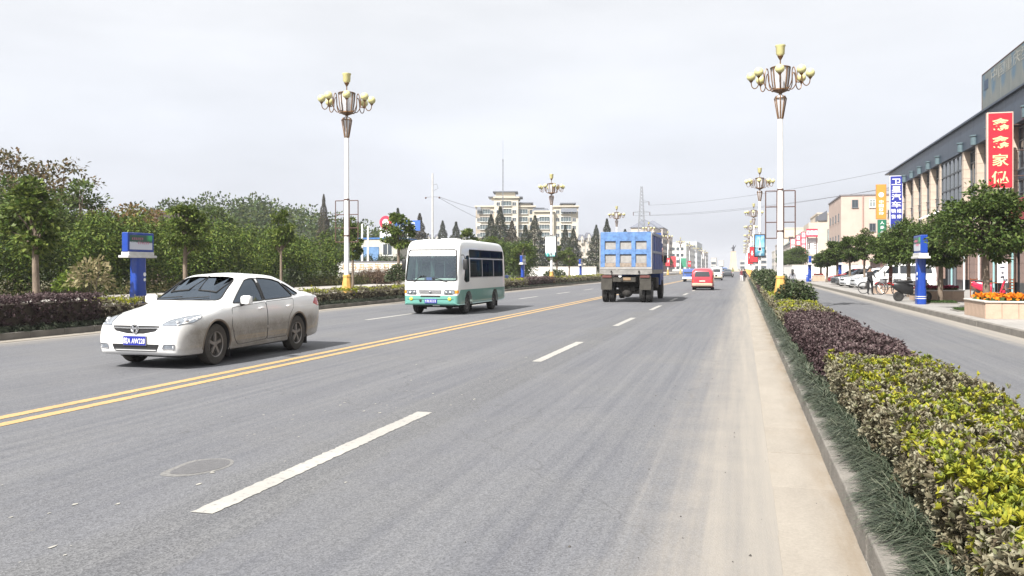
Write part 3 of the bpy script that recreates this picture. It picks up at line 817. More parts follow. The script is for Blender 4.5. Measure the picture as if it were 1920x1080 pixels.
    st = MB(); c = (.36, 2.02, .93); st.tube([(c[0]+.18*math.cos(a), c[1]+.06*math.sin(a)*-1, c[2]+.17*math.sin(a)) for a in [2*PI*i/20 for i in range(20)]], .016, 6, closed=True)
    st.tube([(c[0]-.17, c[1], c[2]), (c[0]+.17, c[1], c[2])], .014, 6); st.tube([(c[0], c[1], c[2]), (c[0], 1.8, .85)], .03, 6); st.build('steering_wheel', M_black, root, smooth=True)
    for x in (-.37, .37):
        s_ = MB(); s_.bbox(x-.24, x+.24, 2.15, 2.62, .38, .58, .05); s_.bbox(x-.23, x+.23, 2.58, 2.76, .5, 1.08, .06); s_.bbox(x-.12, x+.12, 2.64, 2.75, 1.08, 1.26, .04); s_.build('seat', M_seat, root, smooth=True)
    b_ = MB(); b_.bbox(-.66, .66, 3.0, 3.45, .38, .58, .05); b_.bbox(-.64, .64, 3.42, 3.60, .5, 1.05, .06); b_.build('rear_seat', M_seat, root, smooth=True)
    return root
P_white = paint_mat_car('pearl_white_paint', (.80, .80, .79), amount=1.0, dirt=(.185, .165, .135), z_dirt=(.88, .54), side_x=.76)
CAR_X, CAR_Y = -9.27, 11.47
sedan = make_sedan(P_white); sedan.location = (CAR_X, CAR_Y, 0); sedan.scale = (.955, .97, 1.045)
tag(sedan, 'white sedan with dusty flanks driving towards the camera beside the yellow lines', 'car', 'road vehicles')
sd = MB(); sd.sphere((0, 0, 0), .045, 12, 8); 
for i in range(7): sd.sphere((.045*math.cos(i*.9), .01, .045*math.sin(i*.9)), .022, 8, 6)
orn = empty('hanging_ornament', (CAR_X+.02, CAR_Y+1.93, 1.25), 0, 'yellow flower charm with red tassel hanging inside the white sedan windscreen', 'ornament')
sd.build('flower', mat('ornament_yellow', (.85, .75, .30), .6), orn, smooth=True)
MB().tube([(0, 0, -.03), (0, 0, -.20)], [.007, .014], 6).build('tassel', mat('ornament_red', (.45, .05, .08), .7), orn)
MB().tube([(0, 0, .04), (0, 0, .16)], .004, 5).build('cord', mat('ornament_cord', (.5, .4, .2), .8), orn)
# ================================================================== minibus
def box_sections(T):
    """T rows: y, zb, W, zt, roof_w, roof_edge_z, inset at belt -> rounded box sections"""
    st = []
    for y, zb, W, zt, wr, ze in T:
        zm = zb+(ze-zb)*.5
        st.append((y, [(0, zb), (W*.93, zb), (W*.992, zb+.05), (W, zb+.14), (W, zm-.1), (W*.998, zm+.1), (W*.98, ze-.25*(ze-zb)), (W*.955, ze-.05*(ze-zb)), (wr, ze+(zt-ze)*.45), (wr*.86, zt-(zt-ze)*.22), (wr*.5, zt-.01), (0, zt)]))
    return st
P_bus = paint_mat_car('bus_white_green_paint', (.78, .79, .77), amount=.45, z_dirt=(1.2, .3), dirt=(.16, .17, .145), side_x=.95, two=(.83, (.11, .31, .26)), rough=.35)
def make_bus():
    root = empty('minibus')
    T = [(0.00, .40, .84, .92, .55, .86), (.035, .35, .93, 1.12, .70, 1.02), (.09, .33, .97, 1.46, .82, 1.36), (.16, .33, .995, 1.85, .86, 1.74), (.24, .33, 1.005, 2.22, .88, 2.10),
         (.33, .33, 1.01, 2.46, .90, 2.34), (.46, .33, 1.015, 2.57, .91, 2.43), (.70, .33, 1.02, 2.62, .915, 2.47), (1.2, .33, 1.02, 2.635, .92, 2.48), (3.0, .33, 1.02, 2.645, .92, 2.49),
         (5.2, .33, 1.02, 2.63, .915, 2.47), (5.65, .36, 1.015, 2.59, .90, 2.43), (5.88, .40, 1.0, 2.42, .80, 2.22), (5.98, .45, .95, 2.15, .70, 1.95), (6.02, .55, .85, 1.80, .55, 1.65)]
    full = hull(box_sections(T), 90, 3).mesh('body_full', P_bus); bvh = bvh_of(full)
    WRB, FWB, RWB = .36, 1.12, 4.42
    cut = []
    for y in (FWB, RWB):
        for s in (-1, 1): cut.append(MB().lathe([(.43, s*.55), (.43, s*1.4)], 36, (0, y, WRB+.02), 'x').mesh('c'))
    inter = MB(); inter.add([(-.93, .42, .75), (.93, .42, .75), (.93, 5.75, .75), (-.93, 5.75, .75), (-.93, .42, 1.35), (.93, .42, 1.35), (.93, 5.75, 1.35), (-.93, 5.75, 1.35),
        (-.84, .62, 2.32), (.84, .62, 2.32), (.84, 5.6, 2.32), (-.84, 5.6, 2.32)], [(3,2,1,0), (8,9,10,11)]+[(i*4+k, i*4+(k+1)%4, i*4+4+(k+1)%4, i*4+4+k) for i in (0, 1) for k in range(4)])
    cut.append(inter.mesh('c'))
    ws = [(-.93, 1.17), (.93, 1.17), (.87, 2.24), (-.87, 2.24)]
    wins = {'driver_window': [(.62, 1.20), (.86, 2.02), (1.16, 2.05), (1.16, 1.14), (.80, 1.12)],
            'transom_window': [(1.26, 1.98), (1.26, 2.26), (5.60, 2.26), (5.60, 1.98)]}
    slide = [(1.28, 2.72), (2.76, 4.20), (4.24, 5.55)]
    for w in list(wins.values()) + [[(a, 1.28), (a, 1.93), (b, 1.93), (b, 1.28)] for a, b in slide]:
        P = round_poly([Vector((a, b, 0)) for a, b in w], .05)
        for s in (-1, 1): cut.append(MB().prism([(p.x, p.y) for p in P], s*.6, s*1.3, 'x').mesh('c'))
    P = round_poly([Vector((a, b, 0)) for a, b in ws], .09); cut.append(MB().prism([(p.x, p.y) for p in P], -.1, .7, 'y').mesh('c'))
    body = carve(full, cut); body.name = 'body'; body.materials.clear(); body.materials.append(P_bus); line_cabin(body, bvh, mat('bus_lining', (.34, .37, .35), .8)); link('body', body, root)
    for s in (1, -1):
        for nm, w in list(wins.items()) + [('side_window', [(a, 1.28), (a, 1.93), (b, 1.93), (b, 1.28)]) for a, b in slide]:
            mb, ol = patch(bvh, [(s, y, z) for y, z in w], .002, .2, 0, .05, (s, 0, 0)); seal = ol
            cy = sum(p[0] for p in w)/len(w); cz = sum(p[1] for p in w)/len(w)
            mb, ol = patch(bvh, [(s, cy+(y-cy)*1.02+.01*(1 if y > cy else -1), cz+(z-cz)*1.03) for y, z in w], -.008, .2, 0, .05, (s, 0, 0)); o = mb.build(nm, M_glass_side, root, smooth=True)
            tube_loop(seal, .014, 'window_frame', M_pgrey if nm == 'side_window' else M_rubber, o)
        for y in (FWB, RWB): wheel('wheel', WRB, .22, M_tyre, M_steel, root, (s*.86, y, WRB), s, .55, 6)
        # lamps
        hl = [(s*.50, 0, .70), (s*.80, 0, .70), (s*.88, 0, .74), (s*.88, 0, .85), (s*.52, 0, .85)]
        mb, ol = patch(bvh, hl, .006, .06, .015, .03, (s*.15, -1, .1)); H = mb.build('headlight', M_lens, root, smooth=True); tube_loop(ol, .008, 'lamp_bezel', M_black, H)
        for x in (.58, .72):
            h = bvh.ray_cast(Vector((s*x, -1, .775)), Vector((0, 1, 0)))[0]; MB().sphere((h.x, h.y-.004, h.z), .048, 12, 8).build('bulb', M_chrome, H, smooth=True)
        tu = [(s*.89, 0, .73), (s*.99, .12, .74), (s*.99, .12, .84), (s*.89, 0, .85)]
        mb, ol = patch(bvh, tu, .006, .05, .015, .02, (s*.6, -.8, 0)); mb.build('turn_signal', M_amber, root, smooth=True)
        h = bvh.ray_cast(Vector((s*.70, -1, .55)), Vector((0, 1, 0)))[0]
        q = MB(); q.lathe([(.062, 0), (.062, -.02), (.05, -.03), (1e-4, -.035)], 18, (h.x, h.y, h.z), 'y'); f = q.build('fog_light', mat('yellow_lens', (.62, .52, .06), .2, coat=.6), root, smooth=True)
        # mirrors on arms
        mm = MB(); mm.bbox(s*1.13-.08, s*1.13+.08, .36, .46, 1.55, 1.92, .04); mr_ = mm.build('mirror', M_black, root, smooth=True)
        MB().tube([(s*.93, .42, 2.05), (s*1.08, .38, 2.06), (s*1.13, .40, 1.9)], .014, 6).build('mirror_arm', M_black, mr_, smooth=True)
        for y0_, y1_ in ((FWB+.48, FWB+.50), (RWB+.48, RWB+.50)): MB().box(s*.86-.12, s*.86+.12, y0_, y1_, .12, .45).build('mud_flap', M_under, root)
    mb, ol = patch(bvh, [(x*1.015, 0, 1.69+(z-1.69)*1.02) for x, z in ws], -.010, .15, 0, .09, (0, -1, 0)); W = mb.build('windscreen', M_glass_bus, root, smooth=True)
    mb, ol = patch(bvh, [(x, 0, z) for x, z in ws], .002, .10, 0, .09, (0, -1, 0)); tube_loop(ol, .022, 'windscreen_seal', M_rubber, W)
    # sun strip inside the top of the windscreen, with faint red writing
    mb, ol = patch(bvh, [(-.86, 0, 2.03), (.86, 0, 2.03), (.84, 0, 2.22), (-.84, 0, 2.22)], -.003, .12, 0, .03, (0, -1, 0)); mb.build('sun_strip', mat('sun_strip', (.74, .73, .72), .6), W, smooth=True)
    sm = MB(); scribble(sm, random.Random(4), -.70, .55, 2.07, 2.18, 0, 7, .004)
    ym = min(v[1] for v in sm.v); sv = []
    for x, y, z in sm.v:
        h = bvh.ray_cast(Vector((x, -1, z)), Vector((0, 1, 0)))[0]; sv.append((x, h.y-.002+y, z))
    sm.v = sv; sm.build('strip_lettering', mat('faint_red_print', (.62, .30, .24), .7), W)
    # white roof sign box
    D = MB().bbox(-.42, .42, .36, .60, 2.36, 2.60, .02).build('destination_board', mat('board_white', (.72, .72, .69), .5), root)
    sm = MB(); scribble(sm, random.Random(8), -.32, .30, 2.42, 2.54, .358, 4, .004); sm.build('board_lettering', mat('faint_orange_print', (.66, .50, .34), .7), D)
    # face marks under the windscreen
    for x, c in ((-.45, 'faint_red_print'), (0.0, 'print_grey'), (.42, 'faint_red_print')):
        h = bvh.ray_cast(Vector((x, -1, 1.02)), Vector((0, 1, 0)))[0]; sm = MB(); scribble(sm, random.Random(int(x*100)+60), x-.045, x+.045, .975, 1.065, h.y-.003, 1, .004)
        sm.build('front_lettering', mat(c, (.40, .40, .38), .7), root)
    h = bvh.ray_cast(Vector((-.76, -1, .98)), Vector((0, 1, 0)))[0]; MB().bbox(-.84, -.69, h.y-.012, h.y, .97, 1.0, .004).build('badge', M_pgrey, root)
    # grille and bumper slots
    mb, ol = patch(bvh, [(-.40, 0, .72), (.40, 0, .72), (.42, 0, .86), (-.42, 0, .86)], .004, .08, .012, .02, (0, -1, 0)); G = mb.build('grille', mat('grille_grey', (.10, .10, .10), .6), root)
    for z in (.745, .775, .805, .835): MB().bbox(-.39, .39, -.016, .0, z-.006, z+.006, .003).build('grille_slat', M_pgrey, G)
    MB().sphere((0, -.016, .79), .05, 14, 8, .55).build('emblem', M_chrome, G, smooth=True)
    mb, ol = patch(bvh, [(-.36, 0, .61), (.36, 0, .61), (.36, 0, .67), (-.36, 0, .67)], .004, .08, .012, .02, (0, -1, 0)); mb.build('bumper_slot', M_black, root)
    MB().sphere((-.36, -.002, .49), .045, 12, 8).build('tow_hole', M_black, root, smooth=True)
    pl = MB().bbox(-.20, .24, -.03, -.005, .40, .545, .006).build('number_plate', M_plate, root); sm = MB(); scribble(sm, random.Random(21), -.18, .22, .43, .52, -.031, 7, .003); sm.build('plate_lettering', M_pwhite, pl)
    MB().bbox(.05, .30, .10, .14, .30, .345, .006).build('tow_bar', mat('steel_light', (.5, .5, .5), .4, .6), root)
    # wipers
    for x0, x1, z1 in ((-.62, -.20, 1.33), (.60, .05, 1.24)):
        pts = []
        for i in range(7):
            t = i/6; x = x0+(x1-x0)*t; z = 1.14+(z1-1.14)*min(1, t*1.6)
            h = bvh.ray_cast(Vector((x, -1, z)), Vector((0, 1, 0)))[0]
            if h: pts.append((h.x, h.y-.03, h.z))
        MB().tube(pts, .014, 6).build('wiper', M_black, root, smooth=True)
    # chassis and cabin
    MB().bbox(-.75, .75, .5, 5.6, .24, .40, .03).build('chassis', M_under, root)
    for y in (FWB, RWB): MB().tube([(-.8, y, .34), (.8, y, .34)], .07, 8).build('axle', M_under, root)
    MB().bbox(-.92, .92, .46, .85, .74, 1.18, .05).build('dashboard', mat('dash_grey', (.25, .25, .24), .8), root)
    c = (.46, .98, 1.30); q = MB(); q.tube([(c[0]+.23*math.cos(a), c[1]+.10*math.sin(a), c[2]+.20*math.sin(a)) for a in [2*PI*i/20 for i in range(20)]], .02, 6, closed=True); q.tube([c, (c[0], .75, 1.1)], .03, 6); q.build('steering_wheel', M_black, root, smooth=True)
    ms = mat('bus_seat', (.06, .14, .12), .9)
    for r_ in range(4):
        for x in (-.68, -.30, .30, .68):
            if r_ == 0 and x < 0: continue
            y = 1.35+r_*1.05; q = MB(); q.bbox(x-.17, x+.17, y, y+.4, 1.0, 1.14, .04); q.bbox(x-.17, x+.17, y+.36, y+.48, 1.1, 1.78, .05); q.build('seat', ms, root, smooth=True)
    mc = mat('curtain', (.30, .42, .36), .9, var=.3, scale=6)
    for s in (1, -1):
        for y in (1.36, 2.74, 4.22, 5.50): MB().tube([(s*.88, y, 1.3), (s*.86, y, 2.2)], [.05, .04], 8).build('curtain', mc, root, smooth=True)
    # paper and boxes lying on the dashboard
    for x, m_, w in ((-.62, 'sun_strip', .22), (.15, 'sun_strip', .16), (.55, 'sun_strip', .26)): MB().bbox(x-w, x+w, .48, .7, 1.181, 1.25, .02).build('dashboard_clutter', _MC[m_], root, smooth=True)
    MB().bbox(-.32, -.12, .46, .50, 1.182, 1.28, .005).build('dashboard_card', mat('card_blue', (.12, .15, .50), .6), root)
    # roof vents
    for y in (1.9, 3.8): MB().bbox(-.3, .3, y, y+.5, 2.625, 2.69, .02).build('roof_vent', mat('board_white', (.72, .72, .69), .5), root)
    return root
bus = make_bus(); bus.location = (-10.36, 27.55, 0)
tag(bus, 'white and green minibus driving towards the camera behind the white sedan', 'minibus', 'road vehicles')
drv = empty('person', (-10.36+.46, 27.55+1.45, 1.05), 0, 'driver with dark hair sitting at the wheel of the minibus', 'person')
q = MB(); q.lathe([(.15, 0), (.20, .12), (.215, .32), (.19, .45), (.06, .52), (.055, .57), (.085, .62), (.10, .72), (.085, .82), (.03, .86)], 16)
for s in (-1, 1): q.tube([(s*.19, 0, .42), (s*.24, -.12, .22), (s*.15, -.42, .28)], [.06, .05, .04], 8)
q.build('body', mat('driver_skin_shirt', (.30, .22, .18), .8), drv, smooth=True)
MB().lathe([(.095, .73), (.108, .78), (.09, .87), (.02, .90)], 14).build('hair', mat('hair_black', (.012, .011, .010), .6), drv, smooth=True)

# ================================================================== blue dump truck seen from behind
def make_truck():
    root = empty('dump_truck')
    mblue = mat('truck_blue_worn', (.085, .175, .36), .55, var=.35, scale=4.5, bump=.3, bscale=20)
    mside = mat('truck_blue_shaded', (.025, .07, .27), .5, var=.3, scale=3)  # the truck's blue with the shade of its side put into the colour
    mdust = mat('truck_dust', (.27, .26, .245), .85, var=.22, scale=5, bump=.2, bscale=30)
    mrust = mat('truck_rust_dust', (.24, .195, .155), .85, var=.35, scale=6, bump=.3, bscale=30)
    mdark = mat('truck_dark', (.030, .027, .024), .85, var=.4, scale=5)
    mflap = mat('truck_flap', (.045, .041, .034), .9, var=.3, scale=4)
    W, z0, z1, L = 1.20, 1.56, 3.23, 5.0
    # tailgate: frame with six recessed panels (rear faces -y here at y=0)
    tg = MB(); xs = [-1.16, -.99, -.42, -.28, .28, .42, .99, 1.16]
    tgo = MB().box(-1.16, 1.16, .05, .09, z0+.1, z1-.05).build('tailgate', mblue, root)
    for x0, x1 in ((-1.18, -.97), (-.46, -.27), (.27, .46), (.97, 1.18)): MB().bbox(x0, x1, -.03, .06, z0+.10, z1-.003, .012).build('tailgate_post', mblue, tgo)
    for a, b in ((z1-.37, z1-.006), (z0+.69, z0+.91), (z0+.10, z0+.29)):
        for x0, x1 in ((-.97, -.46), (-.27, .27), (.46, .97)): MB().bbox(x0-.002, x1+.002, -.026, .056, a, b, .010).build('tailgate_rail', mblue if a > z0+.2 else mrust, tgo)
    for x0, x1 in ((-.97, -.46), (-.27, .27), (.46, .97)):
        for a, b in ((z0+.29, z0+.69), (z0+.91, z1-.37)): MB().box(x0+.01, x1-.01, .044, .055, a+.01, b-.01).build('tailgate_panel', mdust, tgo)
    MB().bbox(-1.22, -1.17, -.04, .12, z0, z1+.01, .012).build('corner_post', mdust, root); MB().bbox(1.17, 1.22, -.04, .12, z0, z1+.01, .012).build('corner_post', mdust, root)
    MB().bbox(-1.17, 1.17, -.02, .10, z1, z1+.055, .012).build('top_rail', mblue, root)
    MB().bbox(-1.22, 1.22, -.05, .14, z0-.02, z0+.095, .012).build('sill_beam', mdust, root)
    # lower lip of the body
    MB().add([(-1.22, -.06, z0-.03), (1.22, -.06, z0-.03), (1.22, -.02, z0-.20), (.95, -.02, z0-.245), (-.95, -.02, z0-.245), (-1.22, -.02, z0-.20),
              (-1.22, .20, z0-.03), (1.22, .20, z0-.03), (1.22, .20, z0-.20), (.95, .20, z0-.245), (-.95, .20, z0-.245), (-1.22, .20, z0-.20)],
             [(0,1,2,3,4,5), (11,10,9,8,7,6), (0,6,7,1), (1,7,8,2), (2,8,9,3), (3,9,10,4), (4,10,11,5), (5,11,6,0)]).build('rear_lip', mdust, root)
    for x in (-.68, .60): MB().tube([(x, -.08, z0-.15), (x+.03, -.10, z0-.07)], .03, 8).build('latch', mdark, root)
    # side walls with ribs
    for s in (1, -1):
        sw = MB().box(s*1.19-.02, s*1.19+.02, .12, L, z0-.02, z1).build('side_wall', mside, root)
        MB().bbox(s*1.20-.03, s*1.20+.05, .12, L, z1-.10, z1+.05, .012).build('side_rail', mat('rail_pale', (.30, .33, .40), .6, var=.3), sw)
        MB().bbox(s*1.20-.03, s*1.20+.045, .12, L, z0+.74, z0+.86, .012).build('side_rail', mat('rail_pale', (.30, .33, .40), .6), sw)
        MB().bbox(s*1.20-.03, s*1.20+.05, .12, L, z0-.22, z0-.02, .012).build('side_rail', mdust, sw)
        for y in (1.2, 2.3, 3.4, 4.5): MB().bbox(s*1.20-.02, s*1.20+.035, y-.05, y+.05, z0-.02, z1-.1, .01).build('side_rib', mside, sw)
    MB().box(-1.18, 1.18, .12, L, z0, z0+.04).build('bed_floor', mdust, root)
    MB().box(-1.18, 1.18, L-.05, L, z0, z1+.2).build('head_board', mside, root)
    # chassis
    for x in (-.42, .42): MB().bbox(x-.05, x+.05, .15, 7.4, .95, 1.22, .01).build('chassis_rail', mdark, root)
    MB().bbox(-.62, .45, .10, .22, .96, 1.20, .02).build('rear_crossmember', mflap, root)
    MB().bbox(-.13, .22, .085, .10, 1.04, 1.17, .006).build('number_plate', mat('plate_dusty', (.22, .15, .09), .8, var=.3), root)
    q = MB().lathe([(.085, 0), (.085, -.03), (1e-4, -.045)], 18, (-.27, .08, 1.26), 'y').build('reversing_lamp', M_pwhite, root, smooth=True)
    MB().lathe([(.06, 0), (.06, -.03), (1e-4, -.04)], 16, (-.20, .09, 1.07), 'y').build('tow_eye', mdark, root, smooth=True)
    for s in (1, -1):
        MB().bbox(s*.88-.22, s*.88+.22, .02, .08, 1.16, 1.28, .012).build('tail_light', mat('dusty_red', (.11, .035, .03), .7, var=.3), root)
        MB().add([(s*.62, .06, 1.30), (s*1.16, .06, 1.30), (s*1.16, .06, .60), (s*.66, .06, .60), (s*.62, .08, 1.30), (s*1.16, .08, 1.30), (s*1.16, .08, .60), (s*.66, .08, .60)], [(0,1,2,3), (7,6,5,4), (0,4,5,1), (1,5,6,2), (2,6,7,3), (3,7,4,0)]).build('mud_flap', mflap, root)
        for y in (.75, 6.2):
            for x in ((.72, 1.03) if y < 6 else (1.02,)): wheel('wheel', .50, .27, M_tyre, M_steel, root, (s*x, y, .50), s, .52, 8)
        MB().bbox(s*1.0-.18, s*1.0+.18, 2.4, 3.6, .62, 1.15, .05).build('side_tank', mdark, root, smooth=True)
    ax = MB(); ax.tube([(-1.0, .75, .50), (1.0, .75, .50)], .11, 10); ax.sphere((-.02, .70, .50), .27, 16, 10); 
    for s in (-.28, .26): ax.tube([(s, .55, .62), (s, .9, .62)], .11, 12)
    ax.build('rear_axle', mdark, root, smooth=True)
    MB().tube([(-.95, 6.2, .5), (.95, 6.2, .5)], .09, 8).build('front_axle', mdark, root)
    MB().bbox(-.5, .5, 1.0, 5.9, .62, .96, .05).build('transmission', mdark, root)
    # cab
    cb = MB(); prof = [(5.25, .75), (5.25, 2.75), (5.4, 2.92), (6.7, 2.92), (7.05, 1.95), (7.12, .75)]
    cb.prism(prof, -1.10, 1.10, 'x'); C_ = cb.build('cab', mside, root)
    MB().add([(-1.05, 7.065, 2.0), (1.05, 7.065, 2.0), (1.0, 6.745, 2.85), (-1.0, 6.745, 2.85)], [(0,1,2,3)]).build('windscreen', M_glass_dark, C_)
    for s in (1, -1):
        MB().box(s*1.10, s*1.11, 5.7, 6.75, 1.95, 2.7).build('cab_window', M_glass_dark, C_)
        MB().bbox(s*1.22-.08, s*1.22+.08, 6.9, 6.98, 1.9, 2.3, .03).build('mirror', M_black, C_, smooth=True)
    return root
truck = make_truck(); truck.location = (-5.25, 39.6, 0)
tag(truck, 'blue dump truck with dusty six-panel tailgate driving away', 'truck', 'road vehicles')

# ================================================================== small vans
def make_van(paint, front_detail=True):
    root = empty('minivan')
    T = [(0.00, .30, .60, .62, .40, .55), (.04, .25, .69, .80, .50, .70), (.14, .22, .735, .93, .56, .84), (.38, .21, .755, 1.08, .58, .97), (.58, .21, .76, 1.26, .59, 1.14), (.82, .21, .765, 1.50, .60, 1.38),
         (1.05, .21, .77, 1.68, .61, 1.55), (1.32, .21, .77, 1.78, .62, 1.64), (2.0, .21, .77, 1.82, .625, 1.67), (3.0, .21, .77, 1.80, .62, 1.65), (3.45, .24, .765, 1.74, .61, 1.58), (3.66, .30, .75, 1.58, .56, 1.44), (3.74, .36, .70, 1.22, .46, 1.10), (3.78, .40, .62, .86, .38, .80)]
    full = hull(box_sections(T), 80, 3).mesh('body_full', paint); bvh = bvh_of(full)
    cut = []
    for y in (.62, 3.02):
        for s in (-1, 1): cut.append(MB().lathe([(.335, s*.42), (.335, s*1.2)], 32, (0, y, .285), 'x').mesh('c'))
    body = carve(full, cut); body.name = 'body'; body.materials.clear(); body.materials.append(paint); link('body', body, root)
    def put(nm, pts, m_, off, ax, rnd=.05, parent=root):
        mb, ol = patch(bvh, pts, off, .12, .012, rnd, ax); return mb.build(nm, m_, parent, smooth=True)
    for s in (1, -1):
        for w in ([(.86, 1.10), (1.14, 1.50), (1.62, 1.56), (1.62, 1.08)], [(1.72, 1.08), (1.72, 1.56), (2.62, 1.56), (2.62, 1.08)], [(2.72, 1.08), (2.72, 1.55), (3.42, 1.50), (3.50, 1.10)]):
            g = put('side_window', [(s*.77, y, z) for y, z in w], M_glass_dark, .004, (s, 0, 0))
        for y in (.62, 3.02): wheel('wheel', .285, .165, M_tyre, M_steel, root, (s*.66, y, .285), s, .56, 6)
        put('headlight', [(s*.44, 0, .66), (s*.66, .05, .66), (s*.70, .1, .78), (s*.48, .05, .80)], M_lens, .005, (s*.3, -1, .2), .03)
        put('tail_light', [(s*.56, 3.75, .66), (s*.745, 3.70, .66), (s*.75, 3.66, .86), (s*.58, 3.72, .86)], mat('orange_red_lens', (.45, .09, .03), .3, coat=.5), .006, (s*.5, 1, 0), .03)
        mm = MB().bbox(s*.90-.07, s*.90+.07, .78, .86, 1.08, 1.25, .03).build('mirror', M_black, root, smooth=True)
        d = put('door', [(s*.77, .98, .36), (s*.77, .82, .90), (s*.77, .84, 1.05), (s*.77, 1.66, 1.05), (s*.77, 1.66, .32)], paint, .003, (s, 0, 0))
        d2 = put('door', [(s*.77, 1.69, .32), (s*.77, 1.69, 1.05), (s*.77, 2.66, 1.05), (s*.77, 2.66, .32)], paint, .003, (s, 0, 0))
    put('windscreen', [(-.62, .6, 1.12), (.62, .6, 1.12), (.55, .9, 1.60), (-.55, .9, 1.60)], M_glass_dark, .005, (0, -1, .4), .08)
    rw = put('rear_window', [(-.56, 3.7, 1.08), (.56, 3.7, 1.08), (.49, 3.6, 1.50), (-.49, 3.6, 1.50)], M_glass_dark, .005, (0, 1, .1), .06)
    hb = put('rear_bumper', [(-.70, 3.78, .34), (.70, 3.78, .34), (.72, 3.76, .58), (-.72, 3.76, .58)], mat('bumper_cream', (.50, .45, .33), .6, var=.15), .03, (0, 1, 0), .04)
    fb = put('front_bumper', [(-.66, 0, .32), (.66, 0, .32), (.66, 0, .54), (-.66, 0, .54)], paint, .02, (0, -1, 0), .04)
    put('grille', [(-.36, 0, .62), (.36, 0, .62), (.36, 0, .70), (-.36, 0, .70)], M_black, .005, (0, -1, .1), .02)
    pl = MB().bbox(-.21, .21, 3.80, 3.825, .68, .80, .006).build('number_plate', mat('plate_pale', (.62, .42, .36), .6), root)
    MB().bbox(-.6, .6, .4, 3.5, .14, .26, .03).build('chassis', M_under, root)
    MB().bbox(-.62, .62, 3.40, 3.66, .20, .34, .03).build('rear_valance', M_under, root)
    for y in (.62, 3.02): MB().tube([(-.6, y, .27), (.6, y, .27)], .05, 8).build('axle', M_under, root)
    return root
van = make_van(paint_mat_car('van_red_paint', (.50, .035, .05), amount=.25, side_x=.6, z_dirt=(.7, .3)))
van.location = (-2.86, 63.6+3.8, 0); van.rotation_euler.z = PI; van.scale = (1, 1, .90)
tag(van, 'red minivan with cream bumper seen from behind beyond the dump truck', 'van', 'road vehicles')
def recolor(root, old, new):
    for o in root.children_recursive:
        if o.data and o.data.materials and o.data.materials[0] == old:
            o.data = o.data.copy(); o.data.materials[0] = new
_old = [o for o in van.children if o.name.startswith('body')][0].data.materials[0]
def van_copy(paint, loc, rz, label, cat='van', group='road vehicles', sc=1.0):
    v = copy_tree(van); recolor(v, _old, paint); v.location = loc; v.rotation_euler.z = rz; v.scale = (sc, sc, sc)
    tag(v, label, cat, group); return v
PW2 = paint_mat_car('van_white_paint', (.72, .72, .71), amount=.25, side_x=.6, z_dirt=(.7, .3))
w2 = at(1343, 112); van_copy(PW2, (w2.x, w2.y+3.8, 0), PI, 'white van driving away far beyond the red minivan', sc=1.0)
def sedan_copy(paint, loc, rz, label, group, sc=1.0):
    c = copy_tree(sedan); recolor(c, P_white, paint); c.location = loc; c.rotation_euler.z = rz; c.scale = (sc, sc, sc)
    for o in list(c.children_recursive):
        if o.name.split('.')[0] in ('emblem', 'plate_lettering', 'wiper', 'number_plate', 'plate_face'): bpy.data.objects.remove(o)
    return tag(c, label, 'car', group)
# parked in front of the shops, noses to the service lane
G_P = 'vehicles parked on the shop pavement'
van_copy(PW2, (7.75, 58.6, .15), R(-90-4), 'white minivan parked side-on behind the bicycles', group=G_P, sc=1.03)
P_sil = paint_mat_car('silver_paint', (.52, .54, .56), amount=.2, rough=.2); P_pale = paint_mat_car('pale_silver_paint', (.66, .68, .70), amount=.2, rough=.2)
P_dark = paint_mat_car('dark_grey_paint', (.045, .05, .055), amount=.15, rough=.2); P_redc = paint_mat_car('red_paint', (.50, .02, .03), amount=.1, rough=.2); P_navy = paint_mat_car('navy_paint', (.03, .045, .09), amount=.1, rough=.2)
sedan_copy(P_sil, (7.35, 63.4, .15), R(-90+12), 'silver sedan parked next to the white minivan', G_P)
sedan_copy(P_pale, (7.15, 67.9, .15), R(-90+14), 'pale silver sedan parked between the silver and dark grey ones', G_P)
sedan_copy(P_dark, (7.05, 73.4, .15), R(-90+14), 'dark grey sedan parked beyond the pale silver one', G_P)
sedan_copy(P_redc, (7.35, 79.6, .15), R(-90+10), 'red car whose nose shows beyond the dark grey sedan', G_P)
sedan_copy(P_navy, (9.8, 86.0, .15), R(-90), 'navy car parked farthest back behind the roadside trees', G_P, 1.08)
# far traffic
c = at(1294, 100); 
def make_small_truck(loc):
    r_ = empty('small_truck', loc, 0, 'small blue lorry with white bumper coming on behind the red minivan', 'truck', 'road vehicles')
    mb = mat('lorry_blue', (.05, .10, .30), .5)
    MB().bbox(-.85, .85, 0, 1.3, .45, 1.55, .08).build('cab', mb, r_, smooth=True)
    MB().add([(-.72, -.01, 1.0), (.72, -.01, 1.0), (.66, .02, 1.48), (-.66, .02, 1.48)], [(0,1,2,3)]).build('windscreen', M_glass_dark, r_)
    MB().bbox(-.88, .88, -.08, .1, .35, .58, .03).build('bumper', M_pwhite, r_)
    MB().bbox(-.9, .9, 1.4, 4.2, .75, 1.25, .02).build('load_bed', mb, r_)
    for s in (-1, 1):
        for y in (.6, 3.3): wheel('wheel', .33, .2, M_tyre, M_steel, r_, (s*.72, y, .33), s, .55, 5)
        MB().bbox(s*.62-.12, s*.62+.12, -.02, .03, .68, .82, .02).build('headlight', M_lens, r_)
    return r_
make_small_truck((c.x, c.y, 0))
c = at(1327, 160); sedan_copy(P_navy, (c.x, c.y, 0), 0, 'dark car coming on behind the red minivan', 'road vehicles')
c = at(1364, 150); sedan_copy(P_dark, (c.x, c.y+4.8, 0), PI, 'dark car driving away near the monument', 'road vehicles')
c = at(1357, 190); van_copy(paint_mat_car('van_blue_paint', (.10, .16, .34), amount=.1), (c.x, c.y, 0), 0, 'blue van coming on left of the monument')
